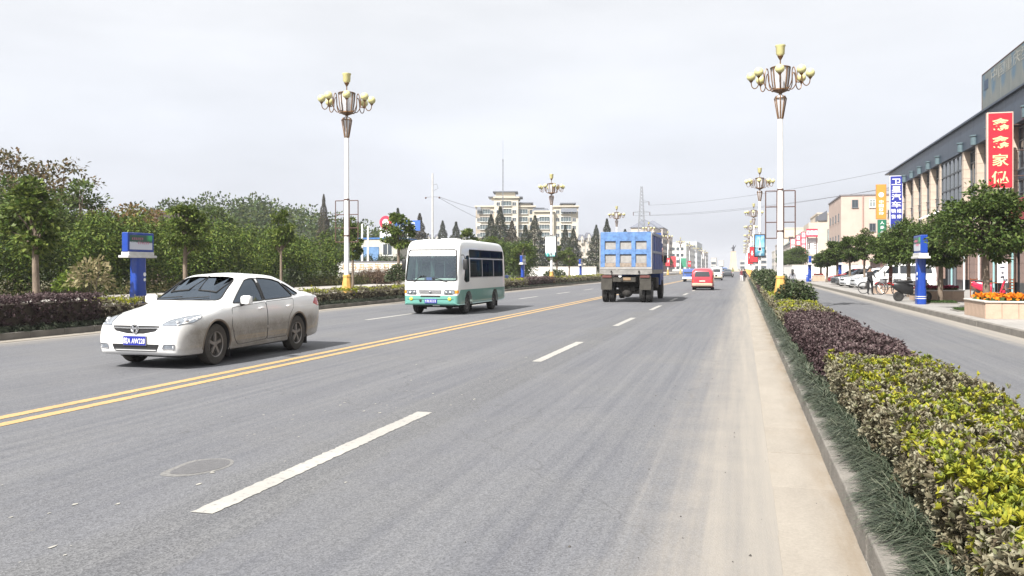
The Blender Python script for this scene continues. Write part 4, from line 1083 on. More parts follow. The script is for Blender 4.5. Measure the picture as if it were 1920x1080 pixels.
# ================================================================== lamp posts
M_pole = mat('pole_white', (.74, .74, .73), .5, var=.06, scale=2)
M_orange = mat('lamp_base_orange', (.50, .29, .075), .6, var=.22, scale=5)
M_gold = mat('lamp_bronze', (.15, .08, .035), .45, .35, var=.3, scale=9)
M_globe = mat('globe_cream', (.56, .52, .25), .35, var=.05)
M_pane = leaf_mat('lamp_pane', (.80, .81, .84), (.82, .83, .86), None, .3, .5)
M_frame = mat('frame_brown', (.085, .045, .035), .7, var=.3, scale=8)
def make_lamp():
    root = empty('lamp_post')
    MB().lathe([(.31, -.15), (.30, .12), (.24, .45), (.17, .95), (.15, 1.10), (.17, 1.13), (.16, 1.20), (.11, 1.22)], 8).build('base', M_orange, root)
    MB().lathe([(.112, 1.18), (.102, 4.0), (.092, 7.12)], 20).build('pole', M_pole, root, smooth=True)
    for z in (4.42, 2.86): MB().lathe([(.118, z), (.118, z+.06)], 16).build('clamp', M_frame, root)
    vz = [(.085, 7.12), (.205, 7.86), (.150, 7.96), (.055, 8.02)]
    v = MB().lathe(vz, 8).build('vase', M_pane, root)
    rb = MB()
    for k in range(8):
        a = 2*PI*k/8; rb.tube([(r*math.cos(a)*1.03, r*math.sin(a)*1.03, z) for r, z in vz[:3]], .026, 5)
    for r, z in (vz[0], vz[1]): rb.tube([(r*math.cos(2*PI*k/24)*1.04, r*math.sin(2*PI*k/24)*1.04, z) for k in range(24)], .022, 5, closed=True)
    rb.build('vase_rib', M_gold, v, smooth=True)
    MB().lathe([(.05, 7.97), (.06, 8.06), (.31, 8.17), (.28, 8.21), (.05, 8.21)], 16).build('dish', M_gold, root, smooth=True)
    cz = [(.245, 8.20), (.30, 8.60), (.335, 9.02)]
    cg = MB().lathe(cz, 8).build('lantern', M_pane, root)
    rb = MB()
    for k in range(8):
        a = 2*PI*k/8; rb.tube([(r*math.cos(a)*1.03, r*math.sin(a)*1.03, z) for r, z in cz], .027, 5)
    for r, z in (cz[0], cz[2]): rb.tube([(r*math.cos(2*PI*k/24)*1.06, r*math.sin(2*PI*k/24)*1.06, z) for k in range(24)], .024, 5, closed=True)
    rb.build('lantern_rib', M_gold, cg, smooth=True)
    MB().lathe([(.34, 9.02), (.20, 9.07), (.03, 9.10)], 16).build('lantern_cap', M_gold, root, smooth=True)
    MB().tube([(0, 0, 9.08), (0, 0, 9.36)], .022, 8).build('stem', M_gold, root)
    MB().lathe([(.02, 9.30), (.11, 9.46), (.10, 9.48)], 16).build('cup_holder', M_gold, root, smooth=True)
    MB().lathe([(.09, 9.46), (.155, 9.54), (.165, 9.80), (.19, 9.83), (.19, 9.87), (.10, 9.88)], 20).build('top_cup', M_globe, root, smooth=True)
    prof = [(.27, 8.26), (.42, 8.20), (.58, 8.45), (.60, 8.82), (.68, 8.92), (.76, 8.75), (.80, 8.42), (.92, 8.30), (1.03, 8.38), (1.06, 8.55)]
    for k in range(8):
        a = 2*PI*k/8
        pts = catmull([(r*math.cos(a), r*math.sin(a), z) for r, z in prof], 3)
        o = MB().tube([tuple(p) for p in pts], .020, 5).build('arm', M_gold, root, smooth=True)
        c = (1.06*math.cos(a), 1.06*math.sin(a), 8.76)
        MB().lathe([(.02, -.24), (.10, -.12), (.11, -.10)], 12, c).build('globe_cup', M_gold, o, smooth=True)
        MB().sphere(c, .168, 18, 12).build('globe', M_globe, o, smooth=True)
    return root
lamp0 = make_lamp()
LAMP_Y = [33.6+40.7*k for k in range(10)]
lamps = {}
for side, lx in (('r', 1.36), ('l', mirx(1.36))):
    for k, y in enumerate(LAMP_Y):
        o = lamp0 if (side == 'r' and k == 0) else copy_tree(lamp0)
        o.location = (lx, y, .11); o.rotation_euler.z = .45 if side == 'l' else -.06
        strip = 'near planting strip' if side == 'r' else 'opposite planting strip'
        ordn = ['nearest', 'second', 'third', 'fourth', 'fifth', 'sixth', 'seventh', 'eighth', 'ninth', 'farthest'][k]
        deco = {('r', 0): 'with empty brown frames', ('l', 0): 'with empty brown frames', ('r', 1): 'with dark picture light box', ('l', 1): 'with white and teal poster', ('r', 2): 'with red sign'}.get((side, k), 'with globe cluster')
        tag(o, f'{ordn} white lamp post {deco} on the {strip}', 'street lamp', 'chandelier street lamps'); lamps[(side, k)] = o
def ladder(root):
    rz = -root.rotation_euler.z
    for s in (-1, 1):
        f = MB(); x0, x1 = s*.12, s*.53
        for x in (x0, x1): f.tube([(x, 0, 2.62), (x, 0, 4.40)], .022, 6)
        for z in (2.62, 3.22, 3.80, 4.40): f.tube([(x0, 0, z), (x1, 0, z)], .020, 6)
        o = f.build('sign_frame', M_frame, root, rz=rz)
ladder(lamps[('r', 0)]); ladder(lamps[('l', 0)])
def poster(root, m_face, z0, z1, w, d=.22, draw=None):
    rz = -root.rotation_euler.z
    b = MB().bbox(-w, w, -.13-d, -.13, z0, z1, .03).build('light_box', mat('box_black', (.018, .016, .018), .4), root, rz=rz)
    MB().box(-w+.09, w-.09, -.13-d-.006, -.13-d+.01, z0+.10, z1-.10).build('poster_face', m_face, b)
    return b, -.13-d-.008
def sky_poster():
    m = bpy.data.materials.new('poster_sky_tower'); n, l, b = nodes_of(m)
    t = n.new('ShaderNodeTexCoord').outputs['Generated']; s = n.new('ShaderNodeSeparateXYZ'); l.new(t, s.inputs[0])
    c = ramp_node(n, l, s.outputs[2], [(0, (.03, .10, .16)), (.34, (.10, .33, .42)), (.38, (.02, .04, .06)), (.44, (.25, .48, .60)), (1, (.04, .22, .48))])
    w = noise_node(n, l, t, 3.0, 4); c2 = mixc(n, l, maprange(n, l, w, .52, .7, 0, .6), c, (.6, .66, .7)); l.new(c2, b.inputs['Base Color']); b.inputs['Roughness'].default_value = .3; return m
b, y = poster(lamps[('r', 1)], sky_poster(), 2.42, 4.34, .46)
tw = MB(); tw.add([(-.10, y, 3.0), (.10, y, 3.0), (.015, y, 4.0), (-.015, y, 4.0)], [(0,1,2,3)]); tw.add([(-.16, y, 2.95), (.16, y, 2.95), (.13, y, 3.2), (-.13, y, 3.2)], [(0,1,2,3)]); tw.build('poster_picture', mat('poster_tower', (.5, .42, .42), .5), b, rz=0, recalc=False)
b, y = poster(lamps[('l', 1)], mat('poster_white', (.62, .68, .66), .5, var=.03), 2.45, 4.40, .56)
pk = MB(); prng = random.Random(5)
for i in range(26):
    x = prng.uniform(-.48, .44); z = 2.56+prng.uniform(0, .18+.5*abs(x)); pk.box(x, x+prng.uniform(.03, .09), y-.004, y, 2.54, z)
pk.build('poster_picture', mat('poster_teal', (.05, .36, .34), .6, var=.4, scale=9), b)
pk = MB()
for x in (-.05, .08): pk.lathe([(.03, 2.62), (.05, 2.72), (.04, 2.88), (.02, 2.93)], 8, (x, y, 0))
pk.build('poster_figures', mat('poster_figures', (.10, .12, .14), .7), b)
M_redsign = mat('sign_red', (.52, .025, .035), .5, var=.08)
for key, z0, z1 in ((('r', 2), 2.2, 4.3), (('l', 4), 1.9, 3.9), (('l', 6), 1.9, 3.9), (('r', 3), 2.2, 4.2)):
    b, y = poster(lamps[key], M_redsign, z0, z1, .55)
    q = MB(); scribble(q, random.Random(z0*10), -.4, .4, (z0+z1)/2-.1, (z0+z1)/2+.5, y, 2, .006); q.build('sign_lettering', M_pwhite, b)

# ================================================================== blue advertising kiosks
M_kblue = mat('kiosk_blue', (.006, .042, .27), .4, var=.1, scale=3, coat=.3); M_kgrey = mat('kiosk_ledge', (.55, .54, .52), .6, var=.15)
def kiosk_face():
    m = bpy.data.materials.new('kiosk_picture'); n, l, b = nodes_of(m)
    t = n.new('ShaderNodeTexCoord').outputs['Generated']; s = n.new('ShaderNodeSeparateXYZ'); l.new(t, s.inputs[0])
    w = noise_node(n, l, t, 2.5, 3); z = math_node(n, l, 'ADD', s.outputs[2], maprange(n, l, w, .3, .7, -.08, .08))
    c = mixc(n, l, maprange(n, l, z, .46, .52, 0, 1), (.56, .58, .64), (.02, .085, .06))
    g = math_node(n, l, 'MULTIPLY', maprange(n, l, s.outputs[1], .72, .86, 0, 1), maprange(n, l, s.outputs[2], .55, .75, 0, 1))
    c = mixc(n, l, g, c, (.05, .38, .12)); l.new(c, b.inputs['Base Color']); b.inputs['Roughness'].default_value = .3; return m
M_kface = kiosk_face()
def make_kiosk():
    root = empty('advertising_kiosk')                     # main faces look along +x / -x
    def rr(w, d, r=.10):
        return [(p.x, p.y) for p in round_poly([Vector((-d, -w, 0)), Vector((d, -w, 0)), Vector((d, w, 0)), Vector((-d, w, 0))], r, 5)]
    c = MB().prism(rr(.30, .16, .12), 0, 1.84).build('column', M_kblue, root, smooth=True, angle=35)
    MB().prism(rr(.315, .175, .12), .0, .62).build('skirt', M_kblue, c, smooth=True, angle=35)
    for z in (.30, .22): MB().prism(rr(.318, .178, .12), z, z+.03).build('white_band', M_kgrey, c, smooth=True, angle=35)
    for s in (1, -1):
        e = MB()
        for z, r in ((1.22, .075), (1.02, .06)): e.lathe([(r, 0), (r, s*.012), (1e-4, s*.014)], 18, (s*.158, .16, z), 'x')
        e.build('emblem', M_pwhite, c, smooth=True, angle=30)
    MB().bbox(-.22, .22, -.80, .80, 1.84, 1.93, .015).build('ledge', M_kgrey, root); MB().bbox(-.17, .17, -.70, .70, 1.93, 2.06, .015).build('ledge', M_kgrey, root)
    b = MB().bbox(-.13, .13, -.72, .72, 2.06, 2.78, .02).build('display_box', M_kblue, root)
    for s in (1, -1):
        f = MB().box(s*.132-.006, s*.132+.006, -.62, .62, 2.15, 2.69).build('poster_face', M_kface, b)
        for z, y0, y1, nn in ((2.55, -.52, .12, 6), (2.40, -.20, .45, 6)):
            q = MB(); scribble(q, random.Random(int(z*100)), y0, y1, z-.05, z+.05, 0, nn, .004)
            q.v = [((s*.139-y_*s, x_*s if s > 0 else -x_*-1*1, z_)) for x_, y_, z_ in q.v]
            q.build('poster_lettering', mat('kiosk_pink', (.50, .16, .25), .6), f)
    return root
kio = make_kiosk()
KS = [(6.95, 37.7, PI, 'blue kiosk beside the parked bicycles'), (7.0, 98, PI, 'blue kiosk in front of the low white wall'), (10.2, 99, PI, 'blue kiosk between the far parked cars and the pink building'),
      (-21.95, 27.3, 0, 'blue kiosk with green and white poster behind the white sedan'), (-22.1, 86, 0, 'blue kiosk right of the minibus'), (-22.7, 122, 0, 'blue kiosk left of the dump truck')]
for i, (x, y, rz, lab) in enumerate(KS):
    o = kio if i == 0 else copy_tree(kio)
    o.location = (x, y, .15); o.rotation_euler.z = rz; tag(o, lab, 'kiosk', 'blue advertising kiosks')
def bin_(x, y, label):
    r = empty('litter_bin', (x, y, .15), 0, label, 'litter bin', 'blue litter bins')
    MB().lathe([(.17, 0), (.18, .55), (.16, .58)], 14).build('drum', M_kblue, r, smooth=True); MB().lathe([(.20, .62), (.19, .72), (.05, .80)], 14).build('lid', M_kblue, r, smooth=True); MB().tube([(0, 0, .5), (0, 0, .66)], .03, 6).build('post', M_black, r)
bin_(6.75, 97, 'blue litter bin left of the kiosk by the low white wall'); bin_(-22.3, 80.5, 'blue litter bin on the pavement just right of the minibus')

# ================================================================== stone planters with flowers
M_stone = mat('planter_stone', (.40, .29, .215), .75, var=.18, scale=3, bump=.15, bscale=25); M_cap = mat('planter_cap', (.50, .46, .41), .7, var=.1)
M_petal_o = leaf_mat('petal_orange', (.62, .17, .01), (.72, .24, .015), (.60, .12, .01), .7, .2)
M_petal_r = leaf_mat('petal_burgundy', (.13, .012, .03), (.22, .02, .05), (.10, .01, .03), .7, .2)
M_petal_rr = leaf_mat('petal_red', (.30, .02, .02), (.40, .03, .04), (.25, .02, .03), .7, .2)
M_plantleaf = leaf_mat('bedding_leaf', (.035, .07, .02), (.06, .10, .03), (.05, .05, .02), .6, .25)
def flower_bed(parent, x0, x1, y0, y1, z, m_pet, seed, n=900):
    g = np.random.default_rng(seed)
    for nm, m_, cnt, s0, zz in (('leaves', M_plantleaf, n, .085, (.02, .14)), ('blossom', m_pet, n, .07, (.10, .24))):
        c = np.stack([g.uniform(x0, x1, cnt), g.uniform(y0, y1, cnt), z+g.uniform(*zz, cnt)], 1)
        u = g.normal(size=(cnt, 3)); u /= np.linalg.norm(u, axis=1)[:, None]; w = np.cross(u, g.normal(size=(cnt, 3))); w /= np.linalg.norm(w, axis=1)[:, None]
        s = s0*g.uniform(.6, 1.2, (cnt, 1)); V = np.stack([c-u*s, c-w*s*.7, c+u*s, c+w*s*.7], 1).reshape(-1, 3)
        o = link(nm, leaf_mesh(nm, V, np.arange(cnt*4).reshape(-1, 4), m_), parent); o['kind'] = 'stuff'
def planter(x0, x1, y0, y1, h, label, m_pet, seed, n=900):
    r = empty('planter', ((x0+x1)/2, y0, .15), 0, label, 'planter', 'stone flower planters')
    cx = (x0+x1)/2; L = lambda v: v-cx; w = x1-x0; d = y1-y0
    # front and sides clad in stone slabs
    k = max(3, int(w/.42)); sl = MB().bbox(.004, w/k-.004, -.03, .03, 0, h, .006).mesh('stone_slab', M_stone)
    for i in range(k): link('stone_slab', sl, r, (L(x0)+i*w/k, .03, 0))
    ks = max(2, int(d/.42)); sd = MB().bbox(-.03, .03, .004, d/ks-.004, 0, h, .006).mesh('stone_slab', M_stone)
    for i in range(ks):
        link('stone_slab', sd, r, (L(x0)+.03, .06+i*(d-.06)/ks, 0)); link('stone_slab', sd, r, (L(x1)-.03, .06+i*(d-.06)/ks, 0))
    MB().box(L(x0)+.06, L(x1)-.06, .06, d, 0, h-.05).build('soil', M_soil, r)
    cp = MB(); cp.bbox(L(x0)-.03, L(x1)+.03, -.04, .16, h+.002, h+.05, .012); cp.build('cap_stone', M_cap, r)
    for s in (x0, x1): MB().bbox(L(s)-.03 if s == x0 else L(s)-.16, L(s)+.16 if s == x0 else L(s)+.03, .163, d, h+.002, h+.05, .012).build('cap_stone', M_cap, r)
    flower_bed(r, L(x0)+.15, L(x1)-.15, .15, d-.1, h-.02, m_pet, seed, n)
    return r
planter(6.72, 10.6, 27.2, 29.6, .46, 'pale stone planter full of orange flowers at the right edge', M_petal_o, 1, 1500)
planter(7.45, 9.35, 41.2, 43.0, .44, 'stone planter with burgundy flowers behind the blue kiosk', M_petal_r, 2, 700)
planter(7.3, 9.2, 52.5, 54.0, .40, 'small stone planter with red flowers behind the bicycles', M_petal_rr, 3, 400)
planter(7.6, 8.9, 101.5, 102.6, .62, 'small grey planter with red flowers before the white wall', M_petal_rr, 4, 300)

# ================================================================== bicycles and scooters
M_bframe = mat('bike_frame', (.10, .10, .11), .4, .5); M_spoke = mat('bike_spoke', (.45, .45, .46), .35, .8)
def make_bike():
    r = empty('bicycle')
    for y in (-.52, .52):
        t = MB().tube([(0, y+.315*math.cos(a), .33+.315*math.sin(a)) for a in [2*PI*i/28 for i in range(28)]], .020, 6, closed=True).build('wheel', M_tyre, r, smooth=True)
        s = MB(); s.tube([(0, y+.295*math.cos(a), .33+.295*math.sin(a)) for a in [2*PI*i/28 for i in range(28)]], .008, 5, closed=True)
        for i in range(14): a = 2*PI*i/14; s.tube([(0, y, .33), (0, y+.295*math.cos(a), .33+.295*math.sin(a))], .0025, 4)
        s.build('spokes', M_spoke, t)
        MB().tube([(0, y+.355*math.cos(a), .33+.355*math.sin(a)) for a in [PI*(.05+.9*i/12) for i in range(13)]], .018, 5).build('mudguard', M_spoke, r)
    f = MB()
    for a, b in (((0, .05, .30), (0, .16, .78)), ((0, .05, .30), (0, -.38, .66)), ((0, .12, .66), (0, -.40, .80)), ((0, .05, .30), (0, .52, .33)), ((0, .14, .72), (0, .52, .33)), ((0, -.40, .86), (0, -.52, .33))): f.tube([a, b], .016, 6)
    f.build('frame', M_bframe, r)
    MB().tube([(-.26, -.30, .98), (-.12, -.40, 1.0), (0, -.40, .95), (.12, -.40, 1.0), (.26, -.30, .98)], .012, 6).build('handlebar', M_spoke, r)
    MB().tube([(0, -.40, .84), (0, -.40, .96)], .014, 6).build('stem', M_spoke, r)
    MB().bbox(-.07, .07, .06, .32, .82, .88, .025).build('saddle', M_black, r, smooth=True)
    b = MB(); b.bbox(-.16, .16, -.72, -.46, .66, .88, .01); b.build('basket', M_spoke, r)
    MB().tube([(-.09, .05, .22), (-.09, .05, .30), (.09, .05, .30), (.09, .05, .38)], .012, 5).build('crank', M_spoke, r)
    return r
bk = make_bike()
BK = [(7.05, 51.6, R(60), 'bicycle with a pale basket right behind the standing man'), (7.55, 49.6, R(40), 'bicycle parked left of the dark red tree trunk'), (7.9, 46.0, R(-35), 'bicycle parked between the tree trunk and the black motor scooter'), (7.35, 43.4, R(30), 'bicycle parked right next to the blue kiosk')]
for i, (x, y, a, lab) in enumerate(BK):
    o = bk if i == 0 else copy_tree(bk)
    o.location = (x, y, .15); o.rotation_euler.z = a; tag(o, lab, 'bicycle', 'parked bicycles')
def make_scooter(loc, rz, paint, label, cover=None):
    r = empty('motor_scooter', loc, rz, label, 'scooter', 'parked motor scooters')
    for y in (-.60, .58): wheel('wheel', .22, .10, M_tyre, M_steel, r, (0, y, .22), 1, .55, 5)
    b = MB(); st = []
    for y, zb, w, zt in ((-.42, .50, .04, .60), (-.30, .34, .13, .78), (0.0, .30, .16, .72), (.35, .34, .17, .80), (.62, .46, .14, .84), (.86, .62, .06, .80)):
        st.append((y, [(0, zb), (w*.6, zb), (w, zb+(zt-zb)*.3), (w, zb+(zt-zb)*.7), (w*.6, zt), (0, zt)]))
    # rear body, floor, leg shield
    hull(st[2:], 16, 3).build('rear_body', paint, r, smooth=True, angle=50)
    MB().bbox(-.16, .16, -.36, .06, .26, .33, .02).build('footboard', M_black, r)
    MB().add([(-.20, -.30, .30), (.20, -.30, .30), (.17, -.46, .85), (-.17, -.46, .85), (-.18, -.36, .30), (.18, -.36, .30), (.13, -.54, .85), (-.13, -.54, .85)], [(0,1,2,3), (7,6,5,4), (0,4,5,1), (1,5,6,2), (2,6,7,3), (3,7,4,0)]).build('leg_shield', paint, r)
    MB().bbox(-.14, .14, .0, .72, .80, .90, .04).build('seat', M_black, r, smooth=True)
    MB().tube([(-.33, -.36, 1.0), (-.12, -.46, 1.02), (0, -.48, .98), (.12, -.46, 1.02), (.33, -.36, 1.0)], .018, 6).build('handlebar', M_black, r)
    MB().tube([(0, -.48, .98), (0, -.60, .24)], .035, 8).build('fork', M_spoke, r)
    MB().sphere((0, -.54, .90), .09, 12, 8).build('headlight', M_lens, r, smooth=True)
    MB().bbox(-.10, .10, .80, .86, .70, .78, .015).build('tail_light', M_redlens, r)
    MB().tube([(0, -.48, .30), (0, -.44, .42)], .1, 8).build('front_mudguard', paint, r)
    return r
make_scooter((11.3, 44.6, .15), R(75), mat('scooter_red', (.55, .02, .06), .3, coat=.5), 'red motor scooter parked behind the orange flower planter')
make_scooter((7.15, 40.6, .15), R(100), mat('scooter_black', (.012, .012, .013), .4), 'black motor scooter parked left of the blue kiosk')
# white notice board leaning over the red scooter seat
nb = empty('notice_board', (12.0, 45.6, .15), R(-10), 'white notice board with writing behind the red scooter', 'notice board')
MB().bbox(-.22, .22, -.02, .02, .75, 1.75, .01).build('panel', M_pwhite, nb); q = MB(); scribble(q, random.Random(2), -.12, .12, .95, 1.55, -.022, 1, .004); q.build('lettering', mat('print_dark', (.03, .03, .05), .7), nb)
for s in (-1, 1): MB().tube([(s*.2, 0, 0), (s*.2, 0, .8)], .015, 6).build('leg', M_bframe, nb)
# ================================================================== wooden chairs and table outside the shop
M_wood = mat('chair_wood', (.20, .065, .03), .45, var=.25, scale=6)
def make_chair():
    r = empty('wooden_chair')
    MB().bbox(-.21, .21, -.2, .2, .42, .46, .012).build('seat', M_wood, r)
    for x in (-.19, .19):
        for y in (-.18, .18): MB().bbox(x-.018, x+.018, y-.018, y+.018, 0, .42 if y < 0 else .95, .005).build('leg', M_wood, r)
    for z in (.60, .74, .88): MB().bbox(-.17, .17, .165, .195, z-.03, z+.03, .006).build('back_slat', M_wood, r)
    return r
ch = make_chair()
for i, (x, y, a, lab) in enumerate([(11.35, 47.6, .4, 'wooden chair nearest the tree trunk outside the shop'), (12.1, 48.4, 2.6, 'wooden chair behind the table outside the shop'), (12.7, 47.3, -1.4, 'wooden chair nearest the red scooter outside the shop')]):
    o = ch if i == 0 else copy_tree(ch); o.location = (x, y, .15); o.rotation_euler.z = a; tag(o, lab, 'chair', 'chairs outside the shop')
tb = empty('wooden_table', (12.0, 47.6, .15), .2, 'wooden table among chairs outside the shop', 'table')
MB().bbox(-.55, .55, -.35, .35, .70, .74, .01).build('table_top', M_wood, tb)
for x in (-.5, .5):
    for y in (-.3, .3): MB().bbox(x-.025, x+.025, y-.025, y+.025, 0, .70, .006).build('leg', M_wood, tb)

# ================================================================== people
def person_mat(name, top, legs, z_waist, skin=(.32, .20, .14), z_neck=1.30):
    m = bpy.data.materials.new(name); n, l, b = nodes_of(m)
    t = n.new('ShaderNodeTexCoord').outputs['Object']; s = n.new('ShaderNodeSeparateXYZ'); l.new(t, s.inputs[0])
    c = mixc(n, l, maprange(n, l, s.outputs[2], z_waist-.01, z_waist+.01, 0, 1), legs, top)
    c = mixc(n, l, maprange(n, l, s.outputs[2], z_neck-.01, z_neck+.01, 0, 1), c, skin)
    c = mixc(n, l, maprange(n, l, s.outputs[2], .075, .085, 1, 0), c, (.03, .028, .026))
    w = noise_node(n, l, t, 14, 4); c = mixc(n, l, 1.0, c, maprange(n, l, w, .3, .7, .8, 1.15), 'MULTIPLY')
    l.new(c, b.inputs['Base Color']); b.inputs['Roughness'].default_value = .85; return m
def make_person(loc, rz, label, m, hair_len=.0, stride=.08, arm=(.05, -.02), lean=0.0, sc=1.0, group='pedestrians', hairc=(.012, .011, .012), bag=None):
    r = empty('person', loc, rz, label, 'person', group)
    J, E, Rr = [], [], []
    def j(x, y, z, rad, par=None):
        J.append((x, y-lean*max(0, z-.85), z)); Rr.append(rad)
        if par is not None: E.append((par, len(J)-1))
        return len(J)-1
    pel = j(0, 0, .84, .125); sp = j(0, 0, 1.02, .115, pel); chs = j(0, .01, 1.20, .135, sp); nk = j(0, .0, 1.34, .05, chs); hd = j(0, -.015, 1.45, .078, nk); ht = j(0, -.01, 1.54, .055, hd)
    for s in (-1, 1):
        sh = j(s*.155, .01, 1.26, .062, chs); el = j(s*.22, arm[0], 1.00, .045, sh); wr = j(s*(.18 if arm[1] < -.08 else .22), arm[1]-.06, .78 if arm[1] > -.1 else .98, .034, el); hn = j(s*(.16 if arm[1] < -.08 else .215), arm[1]-.10, .70 if arm[1] > -.1 else .98, .036, wr)
        hp = j(s*.085, 0, .78, .098, pel); kn = j(s*.10, -s*stride*.5-.02, .44, .066, hp); an = j(s*.10, s*-stride, .09, .045, kn); j(s*.115, s*-stride-.15, .04, .036, an)
    me = bpy.data.meshes.new('skeleton'); me.from_pydata(J, E, [])
    o = bpy.data.objects.new('skeleton', me); COL.objects.link(o)
    md = o.modifiers.new('s', 'SKIN'); md.use_smooth_shade = True
    sv = me.skin_vertices[0].data if me.skin_vertices else None
    if sv is None:
        bm = bmesh.new(); bm.from_mesh(me); bm.verts.layers.skin.verify(); bm.to_mesh(me); bm.free(); sv = me.skin_vertices[0].data
    for i, q in enumerate(sv):
        k = 1.0; q.radius = (Rr[i]*k*(1.15 if i in (0, 1, 2) else 1), Rr[i]*k*(.80 if i in (0, 1, 2) else 1)); q.use_root = (i == 0)
    sb = o.modifiers.new('d', 'SUBSURF'); sb.levels = 2; sb.render_levels = 2
    dg = bpy.context.evaluated_depsgraph_get(); dg.update()
    body = bpy.data.meshes.new_from_object(o.evaluated_get(dg)); bpy.data.objects.remove(o)
    body.materials.clear(); body.materials.append(m)
    for p in body.polygons: p.use_smooth = True
    link('body', body, r)
    h = MB(); L = lean
    hy = -.0-lean*.62
    h.sphere((0, hy+.012, 1.50), .098, 14, 9, 1.05)
    if hair_len > 0: h.tube([(0, hy+.05, 1.50), (0, hy+.085, 1.38), (0, hy+.10, 1.50-hair_len)], [.085, .09, .07], 10)
    h.build('hair', mat('hair_black', (.012, .011, .010), .6), r, smooth=True)
    if bag: MB().bbox(.20, .26, -.2, .12, .50, .80, .02).build('bag', mat('bag_dark', bag, .6), r)
    r.scale = (sc, sc, sc); return r
make_person((6.72, 50.2, .15), R(20), 'man in black jacket standing on the pavement edge holding something', person_mat('clothes_black', (.018, .018, .02), (.010, .010, .012), .80), arm=(-.10, -.26), stride=.05, sc=.98)
make_person((3.35, 62.5, 0), R(170), 'woman with long black hair and grey top behind the lamp post', person_mat('clothes_grey', (.20, .20, .22), (.05, .05, .06), .80), hair_len=.32, stride=.12, sc=.97)
make_person((.18, 106.5, .01), R(-20), 'person in black coat carrying a bag at the road edge', person_mat('clothes_coat', (.012, .012, .014), (.010, .010, .012), .80), hair_len=.12, stride=.10, lean=.12, sc=.98, bag=(.015, .015, .02))
make_person((-.12, 107.6, .01), R(10), 'person in maroon top and white trousers at the road edge', person_mat('clothes_maroon', (.14, .02, .03), (.6, .58, .58), .80), hair_len=.1, stride=.08, sc=.95)
cy = copy_tree(bk); p_ = at(1374, 150); cy.location = (p_.x, p_.y, 0); cy.rotation_euler.z = 0; tag(cy, 'bicycle being ridden on the road near the monument', 'bicycle', 'ridden bicycles')
make_person((p_.x, p_.y+.15, .12), 0, 'cyclist in yellow-green top riding near the monument', person_mat('clothes_olive', (.20, .21, .08), (.03, .03, .04), .80), arm=(-.1, -.2), stride=.2, lean=.2)
# ================================================================== plants
def unit(a): return a/np.maximum(1e-9, np.linalg.norm(a, axis=1))[:, None]
def leaf_quads(P, D, N, L, W, fold=.25, droop=.15):
    """folded six-point leaves: P base, D direction, N leaf normal, L length, W width"""
    S = unit(np.cross(D, N)); L = L[:, None]; W = W[:, None]
    tip = P+D*L-N*L*droop
    l1 = P+D*L*.32+S*W*.48+N*W*fold; l2 = P+D*L*.72+S*W*.36+N*W*fold*.6-N*L*droop*.5
    r1 = P+D*L*.32-S*W*.48+N*W*fold; r2 = P+D*L*.72-S*W*.36+N*W*fold*.6-N*L*droop*.5
    V = np.stack([P, l1, l2, tip, r2, r1], 1).reshape(-1, 3); b = np.arange(len(P))[:, None]*6
    F = np.concatenate([b+np.array([[0, 3, 2, 1]]), b+np.array([[0, 5, 4, 3]])], 1).reshape(-1, 4)
    return V, F
def leaf_diamonds(P, D, N, L, W, droop=.1):
    S = unit(np.cross(D, N)); L = L[:, None]; W = W[:, None]
    V = np.stack([P, P+D*L*.5+S*W*.5, P+D*L-N*L*droop, P+D*L*.5-S*W*.5], 1).reshape(-1, 3)
    return V, np.arange(len(P)*4).reshape(-1, 4)
def lumpy(x, y, s=1.0, ph=0.0):
    return .5*np.sin(x*5.1*s+1.3+ph)*np.sin(y*4.3*s+.7+ph*2)+.3*np.sin(x*11.7*s+y*7.9*s+ph)+.2*np.sin(x*19.0*s-y*23.0*s+2*ph)
